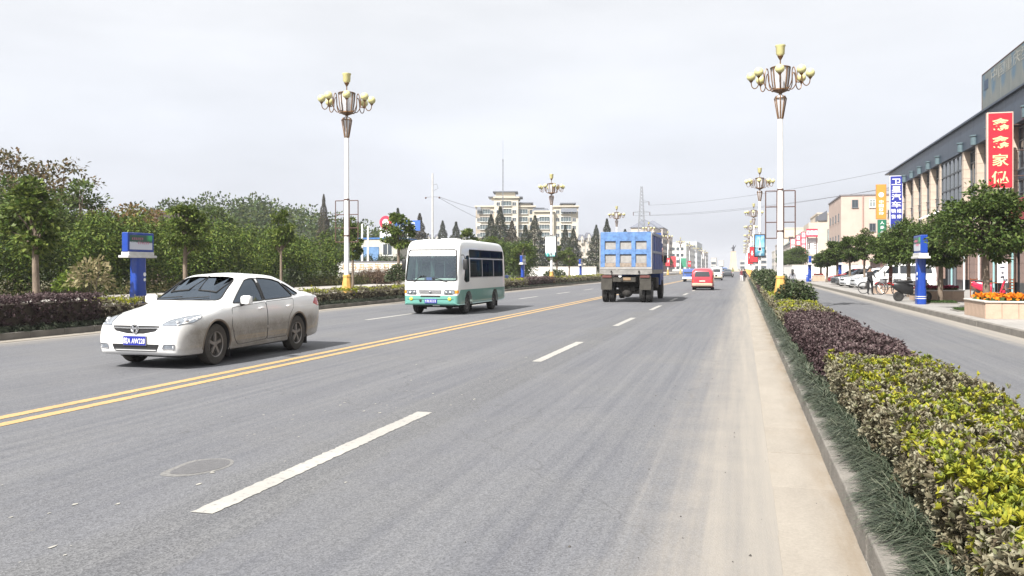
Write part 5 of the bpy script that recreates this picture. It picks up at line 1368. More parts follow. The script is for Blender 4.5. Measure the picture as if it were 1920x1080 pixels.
def hedge_points(g, x0, x1, y0, y1, z0, z1, dens):
    """points and normals over the top and flanks of a clipped hedge"""
    A = [('t', (x1-x0)*(y1-y0)), ('l', (y1-y0)*(z1-z0)), ('r', (y1-y0)*(z1-z0)), ('f', (x1-x0)*(z1-z0)), ('b', (x1-x0)*(z1-z0))]
    PP, NN = [], []
    for k, a in A:
        n = max(8, int(a*dens*(1 if k in 'tl' else .7))); u, v = g.random(n), g.random(n)
        if k == 't': p = np.stack([x0+(x1-x0)*u, y0+(y1-y0)*v, np.full(n, z1)], 1); nn = (0, 0, 1)
        elif k in 'lr': p = np.stack([np.full(n, x0 if k == 'l' else x1), y0+(y1-y0)*u, z0+(z1-z0)*v], 1); nn = (-1 if k == 'l' else 1, 0, 0)
        else: p = np.stack([x0+(x1-x0)*u, np.full(n, y0 if k == 'f' else y1), z0+(z1-z0)*v], 1); nn = (0, -1 if k == 'f' else 1, 0)
        PP.append(p); NN.append(np.tile(np.array(nn, float), (n, 1)))
    P, N = np.concatenate(PP), np.concatenate(NN)
    # rounded shoulders: pull points near the top edges inwards and down
    r = .11
    for ax, lo, hi in ((0, x0, x1), (1, y0, y1)):
        for e, sg in ((lo, 1), (hi, -1)):
            d = (P[:, ax]-e)*sg; dz = z1-P[:, 2]
            m = (d < r) & (dz < r); t = np.sqrt(np.maximum(0, (r-d[m])**2+(r-dz[m])**2)); k = np.where(t > r, r/np.maximum(t, 1e-6), 1)
            P[m, ax] = e+sg*(r-(r-d[m])*k); P[m, 2] = z1-(r-(r-dz[m])*k)
            nn = N[m].copy(); nn[:, ax] -= sg*.6; nn[:, 2] += .4; N[m] = unit(nn)
    lump = lumpy(P[:, 0]+P[:, 2]*1.7, P[:, 1]+P[:, 2])*.055+.05*lumpy(P[:, 0]*.35, P[:, 1]*.35, 1, 3.3)
    # flanks taper in towards the ground
    P[:, 0] += np.where(N[:, 0] < -.5, 1, np.where(N[:, 0] > .5, -1, 0))*(z1-P[:, 2])*.16
    P = P+N*lump[:, None]
    return P, N
M_twig = mat('twigs', (.055, .042, .030), .9, var=.4, scale=20)
def hedge(label, x0, x1, y0, y1, z1, kind, mats, seed, dens, leaf, per=7, detail=True, z0=.11, group='clipped hedges in the planting strips'):
    g = np.random.default_rng(seed)
    r = empty('hedge', ((x0+x1)/2, (y0+y1)/2, z0), 0, label, 'hedge', group); off = np.array([(x0+x1)/2, (y0+y1)/2, z0])
    P, N = hedge_points(g, x0, x1, y0, y1, z0+.06, z1, dens)
    n = len(P); up = np.array([0, 0, 1.0])
    P = P-N*(g.random((n, 1))**2)*.10+(N+up*.6)*np.where(g.random((n, 1)) < .035, g.uniform(.02, .06, (n, 1)), 0)
    A = unit(N*.8+up*.55+g.normal(size=(n, 3))*.33)                         # shoot axis
    B = unit(np.cross(A, g.normal(size=(n, 3)))); C = np.cross(A, B)
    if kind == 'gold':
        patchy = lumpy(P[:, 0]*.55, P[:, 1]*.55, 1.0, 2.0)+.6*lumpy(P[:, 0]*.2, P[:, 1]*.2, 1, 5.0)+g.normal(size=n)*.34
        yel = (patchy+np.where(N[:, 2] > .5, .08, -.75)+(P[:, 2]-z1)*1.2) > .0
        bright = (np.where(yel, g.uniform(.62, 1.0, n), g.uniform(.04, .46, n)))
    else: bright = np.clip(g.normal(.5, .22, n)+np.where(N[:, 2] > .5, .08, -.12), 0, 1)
    VV, FF, TT = [], [], []; base = 0
    for k in range(per):
        a = 2*PI*k/per*1.0+k*2.4; tier = k/per
        op = .95-.55*tier+g.normal(size=n)*.14
        D = unit(A*np.cos(op)[:, None]+(B*math.cos(a)+C*math.sin(a))*np.sin(op)[:, None]+g.normal(size=(n, 3))*.12)
        Nn = unit(A-D*np.sum(A*D, 1)[:, None]+g.normal(size=(n, 3))*.15)
        sz = leaf*g.uniform(.7, 1.25, n)*(1.05-.35*tier)
        Pk = P+A*(tier*leaf*.55)[..., None] if np.ndim(tier) else P+A*(tier*leaf*.55)
        if detail: V, F = leaf_quads(Pk, D, Nn, sz, sz*.52)
        else: V, F = leaf_diamonds(Pk, D, Nn, sz, sz*.55)
        VV.append(V); FF.append(F+base); base += len(V)
        t = np.clip(bright+g.normal(size=n)*.07, 0, 1); TT.append(np.repeat(t, 2) if detail else t)
    V = np.concatenate(VV)-off
    o = link('foliage', leaf_mesh('foliage', V, np.concatenate(FF), mats, np.concatenate(TT)), r); o['kind'] = 'stuff'
    # woody core and stems
    q = MB(); i = .12; hh = z1-.14-z0
    q.add([(x0+i*1.5, y0+i, 0), (x1-i*1.5, y0+i, 0), (x1-i*1.5, y1-i, 0), (x0+i*1.5, y1-i, 0), (x0+i, y0+i, hh), (x1-i, y0+i, hh), (x1-i, y1-i, hh), (x0+i, y1-i, hh)], [(4,5,6,7), (0,1,5,4), (1,2,6,5), (2,3,7,6), (3,0,4,7)])
    q.v = [(a-off[0], b-off[1], c) for a, b, c in q.v]; q.build('twig_core', M_twig, r)
    if detail:
        st = MB(); rg = random.Random(seed)
        for k in range(int((y1-y0)*26)):
            x = rg.choice((x0, x0, x1)); s = 1 if x == x0 else -1; x += s*rg.uniform(.06, .14); y = rg.uniform(y0+.05, y1-.05)
            st.tube([(x-off[0]+s*.06, y-off[1], 0), (x-off[0]+rg.uniform(-.02, .02), y-off[1]+rg.uniform(-.05, .05), (z1-z0)*.5), (x-off[0]-s*.05, y-off[1]+rg.uniform(-.1, .1), (z1-z0)*.88)], [.008, .006, .003], 4)
        o = st.build('stem', M_twig, r, recalc=False); o['kind'] = 'stuff'
    return r
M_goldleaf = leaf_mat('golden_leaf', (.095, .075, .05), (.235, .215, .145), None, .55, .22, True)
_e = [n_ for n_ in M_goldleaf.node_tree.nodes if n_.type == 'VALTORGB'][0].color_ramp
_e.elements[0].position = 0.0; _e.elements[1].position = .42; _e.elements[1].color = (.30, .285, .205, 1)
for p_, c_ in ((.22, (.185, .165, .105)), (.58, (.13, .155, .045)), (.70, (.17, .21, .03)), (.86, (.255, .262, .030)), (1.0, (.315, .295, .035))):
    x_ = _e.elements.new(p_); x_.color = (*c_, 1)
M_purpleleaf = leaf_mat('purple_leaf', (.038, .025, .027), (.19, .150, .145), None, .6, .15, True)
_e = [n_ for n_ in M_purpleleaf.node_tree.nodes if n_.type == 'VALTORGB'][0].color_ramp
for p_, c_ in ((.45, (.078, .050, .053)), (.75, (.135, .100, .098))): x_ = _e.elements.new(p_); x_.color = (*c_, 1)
M_shrubleaf = leaf_mat('shrub_leaf', (.022, .042, .016), (.055, .075, .032), (.115, .125, .075), .4, .15)
HX0, HX1, HZ = .93, 2.02, .60
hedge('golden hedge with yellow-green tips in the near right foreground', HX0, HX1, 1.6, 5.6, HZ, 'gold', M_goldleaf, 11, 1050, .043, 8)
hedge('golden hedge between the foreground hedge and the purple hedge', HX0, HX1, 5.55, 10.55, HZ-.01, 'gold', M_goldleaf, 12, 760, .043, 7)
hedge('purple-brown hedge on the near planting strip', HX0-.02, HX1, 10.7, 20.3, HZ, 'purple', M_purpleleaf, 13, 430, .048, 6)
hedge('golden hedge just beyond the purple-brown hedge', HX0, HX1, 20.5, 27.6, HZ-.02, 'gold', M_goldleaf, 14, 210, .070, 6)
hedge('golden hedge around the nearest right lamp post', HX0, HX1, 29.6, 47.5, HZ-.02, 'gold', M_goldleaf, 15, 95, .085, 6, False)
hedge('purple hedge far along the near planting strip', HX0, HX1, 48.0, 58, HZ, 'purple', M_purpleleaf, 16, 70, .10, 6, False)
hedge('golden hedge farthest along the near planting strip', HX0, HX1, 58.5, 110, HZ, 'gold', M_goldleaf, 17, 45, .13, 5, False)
LX0, LX1 = mirx(2.02), mirx(.93)
hedge('long purple hedge at the left edge behind the white sedan', LX0, LX1, 7.0, 18.7, .90, 'purple', M_purpleleaf, 21, 190, .075, 6, False)
hedge('golden hedge behind the bonnet of the white sedan', LX0, LX1, 18.9, 27.0, .72, 'gold', M_goldleaf, 22, 170, .075, 6, False)
hedge('golden hedge around the nearest left lamp post', LX0, LX1, 27.2, 45.0, .68, 'gold', M_goldleaf, 23, 120, .085, 6, False)
hedge('golden hedge hidden behind the minibus', LX0, LX1, 45.2, 64.0, .74, 'gold', M_goldleaf, 24, 60, .11, 6, False)
hedge('purple hedge just right of the minibus', LX0, LX1, 64.2, 74.0, .80, 'purple', M_purpleleaf, 25, 60, .11, 6, False)
hedge('golden hedge between the minibus and the dump truck', LX0, LX1, 74.2, 104, .74, 'gold', M_goldleaf, 26, 45, .13, 5, False)
hedge('purple hedge left of the dump truck wheels', LX0, LX1, 104.2, 122, .78, 'purple', M_purpleleaf, 27, 40, .14, 5, False)
hedge('golden hedge beyond the dump truck on the far strip', LX0, LX1, 122.4, 174, .74, 'gold', M_goldleaf, 28, 24, .18, 5, False)

# ---- lily turf along the kerbs (stuff)
def turf(name, x0, x1, y0, y1, n, label, L=.26, W=.0075, seed=1, lean=-1, z=.11, cl=.16):
    g = np.random.default_rng(seed)
    nc = max(4, int((y1-y0)/cl)*2); cx = g.uniform(x0, x1, nc); cy = np.linspace(y0, y1, nc)+g.normal(size=nc)*cl*.4
    k = g.integers(0, nc, n); bx = cx[k]+g.normal(size=n)*.035; by = cy[k]+g.normal(size=n)*.035
    a = g.uniform(0, 2*PI, n); el = g.uniform(.75, 1.35, n); ln = L*g.uniform(.6, 1.25, n)
    d0 = np.stack([np.cos(a)*np.cos(el)+lean*.12, np.sin(a)*np.cos(el), np.sin(el)], 1); d0 = unit(d0)
    bend = g.uniform(.5, 1.5, n); h = np.stack([np.cos(a)+lean*.45, np.sin(a), np.zeros(n)], 1); h = unit(h)
    P0 = np.stack([bx, by, np.full(n, z)], 1); pts = [P0]; cur = P0.copy()
    for s in range(4):
        t = (s+.5)/4; d = unit(d0*(1-t*.8)+h*t*bend[:, None]-np.array([0, 0, 1.0])*(t**2*bend[:, None])*.95)
        cur = cur+d*(ln/4)[:, None]; pts.append(cur.copy())
    side = np.stack([-np.sin(a), np.cos(a), np.zeros(n)], 1); ws = [1, 1, .9, .7, .12]
    V = np.concatenate([np.stack([p-side*W*w*.5, p+side*W*w*.5], 1) for p, w in zip(pts, ws)], 1)     # (n,10,3)
    V[:, :, 2] = np.maximum(V[:, :, 2], np.where(V[:, :, 0] < (x0 if lean < 0 else -99)-.18, .02, .115))
    b = np.arange(n)[:, None]*10
    F = np.concatenate([b+np.array([[2*s, 2*s+1, 2*s+3, 2*s+2]]) for s in range(4)], 1).reshape(-1, 4)
    o = link(name, leaf_mesh(name, V.reshape(-1, 3), F, M_turf)); return tag(o, label, 'ground cover', kind='stuff')
M_turf = leaf_mat('lily_turf_blade', (.026, .038, .024), (.055, .072, .046), (.12, .128, .09), .45, .12, False, .3)
turf('lily_turf', .88, 1.10, 1.5, 10, 46000, 'dark green lily turf spilling over the near kerb', L=.275, W=.0085, seed=31)
turf('lily_turf', .86, 1.04, 10, 30, 32000, 'dark green lily turf along the near kerb farther on', L=.31, W=.013, seed=32)
turf('lily_turf', .86, 1.02, 30, 110, 16000, 'dark green lily turf along the distant near kerb', L=.30, W=.03, seed=33, cl=.4)
turf('lily_turf', mirx(1.06), mirx(.86), 7, 50, 30000, 'dark green lily turf along the far kerb', L=.34, W=.022, seed=34, lean=1, cl=.22)
turf('lily_turf', mirx(1.06), mirx(.86), 50, 170, 12000, 'dark green lily turf along the far kerb in the distance', L=.36, W=.05, seed=35, lean=1, cl=.6)

# ---- round shrubs in the beds
def shrub(x, y, rad, h, label, m, seed, n=2600, leaf=.10, z0=.11, group='round shrubs in the planting strips', cat='shrub', name='shrub'):
    g = np.random.default_rng(seed); r = empty(name, (x, y, z0), 0, label, cat, group)
    N = unit(g.normal(size=(n, 3))); N[:, 2] = np.abs(N[:, 2])*1.1-.25; N = unit(N)
    rr = (1-.55*g.random(n)**1.6)[:, None]*(1+.16*lumpy(N[:, 0]*1.3, N[:, 1]*1.3+N[:, 2], .8, seed)[:, None])
    P = N*rr*np.array([rad, rad, h*.5])+np.array([0, 0, h*.5])
    D = unit(N*.8+g.normal(size=(n, 3))*.55); Nn = unit(g.normal(size=(n, 3))*.5+np.array([0, 0, 1.0])); s = leaf*g.uniform(.7, 1.3, n)
    V, F = leaf_diamonds(P, D, Nn, s, s*.5)
    o = link('foliage', leaf_mesh('foliage', V, F, m), r); o['kind'] = 'stuff'
    st = MB(); rg = random.Random(seed)
    for k in range(7):
        a = rg.uniform(0, 2*PI); st.tube([(0, 0, 0), (rad*.3*math.cos(a), rad*.3*math.sin(a), h*.4), (rad*.6*math.cos(a), rad*.6*math.sin(a), h*.75)], [.02, .014, .006], 5)
    st.build('stem', M_twig, r); return r
shrub(1.62, 28.5, .62, 1.05, 'round dark green shrub right of the nearest right lamp post', M_shrubleaf, 41, 2600, .105)
shrub(1.50, 37.0, .52, 1.12, 'round dark green shrub just behind the nearest right lamp post', M_shrubleaf, 42, 2200, .11)
shrub(1.55, 41.5, .60, 1.25, 'second round shrub behind the nearest right lamp post', M_shrubleaf, 43, 2200, .115)
shrub(1.55, 47.5, .62, 1.30, 'third round shrub behind the nearest right lamp post', M_shrubleaf, 44, 2000, .12)
for k, y in enumerate((54, 61, 69, 80, 88, 97)):
    shrub(1.5, y, .62, 1.35, ['fourth', 'fifth', 'sixth', 'seventh', 'eighth', 'farthest'][k]+' round shrub along the near planting strip', M_shrubleaf, 45+k, 1100, .17)
p_ = at(752, 56); shrub(p_.x, p_.y, .95, 1.7, 'leafy green shrub on the pavement left of the minibus', M_shrubleaf, 61, 2400, .16, .15, 'shrubs on the pavement')
p_ = at(548, 45); shrub(p_.x, p_.y, .55, 1.45, 'leafy shrub behind the boot of the white sedan', M_shrubleaf, 62, 1500, .14, .15, 'shrubs on the pavement')
p_ = at(1040, 92); shrub(p_.x, p_.y, 1.2, 1.3, 'low shrub behind the lamp post with the teal poster', M_shrubleaf, 63, 1500, .2, .15, 'shrubs on the pavement')

# ---- roadside trees
M_bark = mat('bark', (.15, .115, .085), .9, var=.35, scale=9, bump=.6, bscale=30, stretch=(1, 1, .4))
M_barkred = mat('bark_red_wrap', (.11, .045, .035), .9, var=.35, scale=9, bump=.4, bscale=30)
M_treeleaf = leaf_mat('camphor_leaf', (.028, .052, .012), (.060, .095, .022), (.12, .155, .045), .45, .22)
M_treeleaf2 = leaf_mat('magnolia_leaf', (.040, .070, .014), (.085, .125, .025), (.17, .20, .05), .45, .25)
def tree_meshes(seed, h, trunk_h, rx, rz, n_clump, per, leaf, m_leaf, m_bark, tr=.11, tiers=False):
    g = np.random.default_rng(seed); rg = random.Random(seed)
    cz = trunk_h+rz*.95; C = []
    while len(C) < n_clump:
        v = g.uniform(-1, 1, 3)
        if np.dot(v, v) > 1 or (np.dot(v, v) < .15): continue
        p = np.array([v[0]*rx, v[1]*rx, cz+v[2]*rz]);
        if p[2] < trunk_h-.1: continue
        w = 1-.35*max(0, v[2])                         # a little narrower at the top
        p[:2] *= w; C.append(p)
    C = np.array(C); cr = rx*.34*g.uniform(.7, 1.25, n_clump)
    k = np.repeat(np.arange(n_clump), per); n = len(k)
    N = unit(g.normal(size=(n, 3))); N[:, 2] = N[:, 2]*.75+.18
    P = C[k]+N*(cr[k]*(1-.6*g.random(n)**1.5))[:, None]*np.array([1, 1, .55 if tiers else .75])
    out = unit(P-np.array([0, 0, cz]))
    D = unit(N*.5+out*.5+g.normal(size=(n, 3))*.5-np.array([0, 0, .12])); Nn = unit(g.normal(size=(n, 3))*.5+np.array([0, 0, 1.0]))
    s = leaf*g.uniform(.65, 1.35, n); V, F = leaf_diamonds(P, D, Nn, s, s*.55, .15)
    crown = leaf_mesh('crown', V, F, m_leaf)
    t = MB(); b1 = rg.uniform(-.06, .06); b2 = rg.uniform(-.06, .06)
    path = [(0, 0, -.05), (b1*.4, b2*.3, trunk_h*.35), (b1, b2, trunk_h*.75), (b1*.6, b2, trunk_h+.25), (0, 0, cz+rz*.35)]
    t.tube(path, [tr*1.25, tr, tr*.9, tr*.8, tr*.3], 9)
    for c in C[::2]:
        z = trunk_h*rg.uniform(.92, 1.05)+max(0, (c[2]-trunk_h)*.35); m = (c[0]*.5, c[1]*.5, (z+c[2])/2+.08)
        t.tube([(b1*.6, b2*.8, z), m, tuple(c)], [tr*.42, tr*.28, tr*.10], 5)
    trunk = t.mesh('trunk', m_bark, True, 60)
    return crown, trunk
def put_tree(name, meshes, loc, rz, label, group, sc=1.0, scz=None):
    r = empty(name, loc, rz, label, 'tree', group); r.scale = (sc, sc, scz or sc)
    link('trunk', meshes[1], r); o = link('crown', meshes[0], r); o['kind'] = 'stuff'; return r
TR = [tree_meshes(100+i, 4.5, 1.78, 1.38, 1.14, 62, 190, .125, M_treeleaf, M_bark) for i in range(3)]
TR2 = [tree_meshes(110+i, 4.5, 2.0, .88, 1.02, 44, 170, .125, M_treeleaf, M_bark, .09) for i in range(3)]
TRred = tree_meshes(104, 4.5, 1.65, 1.25, 1.0, 52, 170, .125, M_treeleaf, M_barkred, .12)
G_TR = 'trees along the shop pavement'
for x, y, k, rz, sc, scz, lab in ((8.05, 32.4, 0, .4, 1.10, 1.03, 'largest roadside tree behind the orange flower planter'), (8.0, 39.3, 1, 2.0, .95, .92, 'roadside tree in front of the burgundy flower planter'),
        (8.1, 46.8, 2, 1.0, .95, .95, 'roadside tree behind the nearest blue kiosk on the shop side'), (8.2, 53.3, 3, 0.0, .95, .98, 'roadside tree with dark red trunk behind the bicycles'),
        (8.1, 63.0, 1, 3.0, .95, 1.03, 'round-headed tree behind the standing man'), (8.2, 72.5, 0, 5.0, 1.05, 1.0, 'roadside tree above the pale silver parked sedan'),
        (8.3, 83.0, 2, 4.0, 1.25, 1.02, 'roadside tree above the dark grey parked sedan'), (8.4, 94.0, 1, 1.3, 1.35, .82, 'roadside tree right of the kiosk by the white wall'), (8.6, 103, 0, 2.2, 1.35, .80, 'farthest tree before the low white wall')):
    put_tree('roadside_tree', TRred if k == 3 else (TR[k] if y < 60 else TR2[k]), (x, y, .13), rz, lab, G_TR, sc, scz)
for k, y in enumerate((150, 165, 182, 200)):
    put_tree('roadside_tree', TR[k % 3], (9.0, y, .13), k*1.7, ['first', 'second', 'third', 'last'][k]+' tree of the far row beyond the white wall', G_TR, 1.25)
# grass squares at the feet of the trees
for x, y, lab in ((7.55, 31.9, 'small grass square left of the orange flower planter'), (7.9, 38.8, 'small grass square at the foot of the tree before the burgundy planter')):
    r_ = empty('tree_pit', (x, y, .15), 0, lab, 'tree pit', 'tree pits'); MB().bbox(-.62, .62, -.62, .62, -.05, .03, .01).build('edging', M_kerb, r_)
    g = np.random.default_rng(int(y)); n = 1500; P = np.stack([g.uniform(-.55, .55, n), g.uniform(-.55, .55, n), np.full(n, .03)], 1); D = unit(np.stack([g.normal(size=n)*.4, g.normal(size=n)*.4, np.ones(n)], 1))
    V, F = leaf_diamonds(P, D, unit(g.normal(size=(n, 3))), g.uniform(.06, .12, n), np.full(n, .02)); o = link('grass', leaf_mesh('grass', V, F, leaf_mat('pit_grass', (.03, .06, .015), (.05, .09, .025), (.06, .09, .03), .7, .2)), r_); o['kind'] = 'stuff'
TL = [tree_meshes(120+i, 4.5, 2.05, .86, 1.20, 30, 110, .17, M_treeleaf2, M_bark, .10, True) for i in range(3)]
G_TL = 'young trees along the opposite pavement'
for x, y, k, sc, scz, lab in ((-23.0, 23.6, 0, 1.15, 1.0, 'young tree left of the blue kiosk with the green poster'), (-23.0, 31.6, 1, 1.0, 1.0, 'young tree behind the roof of the white sedan'), (-23.0, 39.4, 2, .70, 1.03, 'slim young tree behind the boot of the white sedan'),
        (-23.1, 48.0, 0, .8, 1.02, 'young tree just behind the nearest left lamp post'), (-23.2, 55.4, 1, 1.1, 1.28, 'tall young tree left of the minibus'), (-23.4, 71.5, 2, 1.2, 1.15, 'young tree right behind the rear of the minibus'),
        (-23.2, 79.0, 0, 1.2, 1.0, 'young tree between the minibus and the teal poster lamp'), (-23.2, 90, 1, 1.2, 1.0, 'young tree left of the teal poster lamp post'), (-23.2, 108, 2, 1.2, 1.0, 'young tree right of the teal poster lamp post'), (-23.2, 116, 0, 1.2, .95, 'young tree next to the kiosk left of the dump truck')):
    put_tree('young_tree', TL[k], (x, y, .13), y, lab, G_TL, sc, scz)
for k, y in enumerate((205, 222, 240, 262, 285)): put_tree('young_tree', TR[k % 3], (mirx(9.0), y, .13), k*1.9, ['first', 'second', 'third', 'fourth', 'last'][k]+' tree of the distant row behind the far lamp posts', G_TL, 1.3)

# ---- the thicket beside the opposite pavement (one leafy mass)
M_bamboo = leaf_mat('thicket_leaf', (.028, .054, .008), (.068, .108, .016), (.155, .185, .036), .55, .16)
def thicket(name, label, boxes, m, seed, hgt, per, L, W, nplume):
    g = np.random.default_rng(seed); VV, FF, base = [], [], 0; st = MB()
    for (x0, x1, y0, y1), cnt, (h0, h1) in zip(boxes, nplume, hgt):
        for i in range(cnt):
            x, y = g.uniform(x0, x1), g.uniform(y0, y1); h = g.uniform(h0, h1)*(1+.10*lumpy(np.array([x*.12]), np.array([y*.12]))[0]); n = per
            a = g.uniform(0, 2*PI); ln = g.uniform(.2, .9); t = g.random(n)**.62
            cx, cy = x+ln*np.cos(a)*t**2.2, y+ln*np.sin(a)*t**2.2; cz = h*(t-.12*t**4)
            w = (.18+.62*np.sin(np.clip(t, .05, 1)*PI*.93)**.7)*g.uniform(.6, 1.2); th = g.uniform(0, 2*PI, n); rr = np.sqrt(g.random(n))*w
            P = np.stack([cx+rr*np.cos(th), cy+rr*np.sin(th), np.maximum(.05, cz+g.normal(size=n)*.22)], 1)
            D = unit(np.stack([np.cos(th), np.sin(th), g.normal(size=n)*.45-.10], 1)+g.normal(size=(n, 3))*.35); Nn = unit(g.normal(size=(n, 3))*.45+np.array([0, 0, 1.0]))
            s = L*g.uniform(.6, 1.35, n); V, F = leaf_diamonds(P, D, Nn, s, W*g.uniform(.7, 1.3, n), .25); VV.append(V); FF.append(F+base); base += len(V)
    o = link(name, leaf_mesh(name, np.concatenate(VV), np.concatenate(FF), m)); return tag(o, label, 'thicket', kind='stuff')
thicket('bamboo_thicket', 'dense green bamboo thicket filling the left side behind the pavement', [(-36.0, -33.8, 14, 68), (-39.5, -35.5, 14, 71), (-45.5, -39.5, 12, 75), (-52, -45.5, 12, 80)], M_bamboo, 71, [(2.7, 4.5), (4.0, 5.4), (4.8, 6.3), (5.2, 6.9)], 420, .26, .10, [110, 130, 90, 60])
M_roughleaf = leaf_mat('verge_leaf', (.045, .065, .018), (.085, .095, .03), (.17, .13, .065), .7, .25)
thicket('verge_growth', 'low rough grass and weeds between the opposite pavement and the thicket', [(-34.3, -33.1, 14, 70), (-38.0, -33.2, 68, 84)], M_roughleaf, 72, [(.3, .75), (.5, 1.1)], 60, .20, .05, [420, 260])
thicket('dry_brush', 'dry brown brush in front of the white wall left of the minibus', [(at(668, 80).x, at(745, 80).x, at(700, 80).y-1.2, at(700, 80).y+1.2)], leaf_mat('dry_leaf', (.07, .045, .03), (.12, .08, .055), (.16, .115, .08), .8, .2), 73, [(.9, 1.7)], 120, .20, .05, [70])
M_yel = leaf_mat('withered_leaf', (.16, .13, .065), (.30, .26, .15), (.10, .11, .03), .7, .25)
p_ = at(172, 41); shrub(p_.x, p_.y, 1.0, 2.1, 'withered yellowish shrub left of the blue kiosk', M_yel, 66, 420, .26, -.02, 'shrubs before the thicket')
p_ = at(125, 42); shrub(p_.x, p_.y, .6, 1.4, 'bright green bush at the foot of the thicket', leaf_mat('bright_leaf', (.06, .10, .015), (.11, .16, .02), (.14, .19, .03), .6, .25), 67, 700, .16, -.02, 'shrubs before the thicket')
p_ = at(940, 102); thicket('bamboo_clump', 'bright green bamboo clump behind the rear of the minibus', [(p_.x-3.5, p_.x+3.5, p_.y-2.5, p_.y+3.5)], leaf_mat('bamboo_bright', (.035, .065, .015), (.075, .115, .025), (.13, .17, .05), .5, .3), 74, [(4.2, 5.6)], 420, .34, .12, [34])
p_ = at(700, 118); thicket('bamboo_clump', 'grey-green bushes behind the white wall left of the minibus', [(p_.x-5, p_.x+4, p_.y-2, p_.y+2)], leaf_mat('bush_grey', (.030, .045, .022), (.055, .075, .04), (.08, .10, .055), .6, .25), 75, [(3.0, 4.0)], 260, .32, .12, [28])

# ---- taller trees behind the thicket
M_aut = leaf_mat('autumn_leaf', (.06, .065, .022), (.105, .09, .04), (.165, .10, .045), .6, .3); M_autor = leaf_mat('orange_leaf', (.085, .075, .022), (.15, .095, .03), (.20, .12, .04), .6, .3)
M_mid = leaf_mat('midgreen_leaf', (.034, .062, .012), (.066, .100, .020), (.12, .145, .04), .5, .28)
def big_tree(px, d, py_top, rx, m, label, seed, n_clump=44, per=95, leaf=.30, trunk=.42, group='tall trees behind the thicket'):
    p = at(px, d); h = zat(py_top, d); ms = tree_meshes(seed, h, h*trunk, rx, (h-h*trunk)/1.95, n_clump, per, leaf, m, M_bark, .16)
    return put_tree('broadleaf_tree', ms, (p.x, p.y, -.03), seed, label, group)
big_tree(30, 66, 288, 3.6, M_aut, 'tall sparse tree with browning leaves at the far left', 201, 40, 70, .34)
big_tree(115, 70, 300, 3.3, M_aut, 'second tall browning tree from the left edge', 202, 36, 60, .34)
big_tree(150, 62, 338, 2.2, M_mid, 'dark rounded tree right of the tall browning trees', 203, 34, 90, .28)
big_tree(-30, 60, 318, 3.2, M_mid, 'green tree cut by the left edge of the view', 204, 40, 90, .3)
big_tree(60, 58, 350, 2.6, M_mid, 'green tree in front of the tall browning trees', 208, 40, 90, .28)
big_tree(225, 72, 372, 2.8, M_autor, 'orange-tinged tree above the blue kiosk', 205, 34, 70, .30)
big_tree(275, 76, 392, 2.0, M_autor, 'small orange-tinged tree beside the grey roof', 206, 26, 70, .28)
big_tree(400, 86, 392, 2.6, M_mid, 'feathery green tree above the white sedan roof', 207, 34, 80, .3)
# ---- wooded hill behind
def hill_z(x, y, cx, cy, rx, ry, h): return h*np.exp(-((x-cx)/rx)**2-((y-cy)/ry)**2)
HC = at(430, 205); HRX, HRY, HH = 40, 36, 13.5
hm = MB(); nn = 28
for i in range(nn+1):
    for j in range(nn+1):
        x = HC.x+(i/nn-.5)*200; y = HC.y+(j/nn-.5)*180; hm.v.append((x, y, -.10+float(hill_z(x, y, HC.x, HC.y, HRX, HRY, HH))))
for i in range(nn):
    for j in range(nn): a = i*(nn+1)+j; hm.f.append((a, a+nn+1, a+nn+2, a+1))
struct('hill', hm, mat('hill_floor', (.04, .05, .02), .95, var=.3, scale=.2), 'low wooded hill behind the thicket', smooth=True)
g = np.random.default_rng(81); nC = 620; ang = g.uniform(0, 2*PI, nC); rr = np.sqrt(g.random(nC))*1.55
cx, cy = HC.x+rr*HRX*np.cos(ang), HC.y+rr*HRY*np.sin(ang); cz = hill_z(cx, cy, HC.x, HC.y, HRX, HRY, HH); ch_ = g.uniform(2.4, 4.6, nC)
k = np.repeat(np.arange(nC), 85); n = len(k); N = unit(g.normal(size=(n, 3))); P = np.stack([cx[k], cy[k], cz[k]+ch_[k]*.75], 1)+N*np.stack([ch_[k]*.62, ch_[k]*.62, ch_[k]*.75], 1)*(1-.4*g.random(n)**2)[:, None]
V, F = leaf_diamonds(P, unit(N+g.normal(size=(n, 3))*.5), unit(g.normal(size=(n, 3))*.5+np.array([0, 0, 1.0])), g.uniform(.5, 1.1, n), g.uniform(.35, .7, n))
tag(link('hill_wood', leaf_mesh('hill_wood', V, F, leaf_mat('hill_leaf', (.030, .055, .016), (.058, .085, .024), (.09, .105, .03), .7, .25))), 'green wood covering the low hill', 'wood', kind='stuff')
# ---- conifers
M_con = leaf_mat('conifer_needle', (.022, .034, .020), (.042, .055, .030), (.075, .072, .040), .7, .15); M_conb = leaf_mat('conifer_brown', (.040, .040, .028), (.070, .062, .040), (.10, .08, .05), .7, .15)
def conifer_mesh(seed, m, n=7500):
    g = np.random.default_rng(seed); t = g.random(n)**.85; a = g.uniform(0, 2*PI, n)
    w = (1-t)**1.05*.235+.004; w *= 1+.25*np.sin(t*40+a*2); rr = w*np.sqrt(g.random(n))**.6
    P = np.stack([rr*np.cos(a), rr*np.sin(a), .06+t*.93], 1); D = unit(np.stack([np.cos(a), np.sin(a), g.normal(size=n)*.3-.05], 1))
    V, F = leaf_diamonds(P, D, unit(g.normal(size=(n, 3))*.4+np.array([0, 0, 1.0])), g.uniform(.025, .055, n)*(.28+.72*(1-t)), g.uniform(.014, .032, n)*(.3+.7*(1-t)), .3)
    tk = MB().tube([(0, 0, 0), (0, 0, .5), (0, 0, .98)], [.016, .010, .002], 7).mesh('trunk', M_bark, True, 60)
    return leaf_mesh('crown', V, F, m), tk
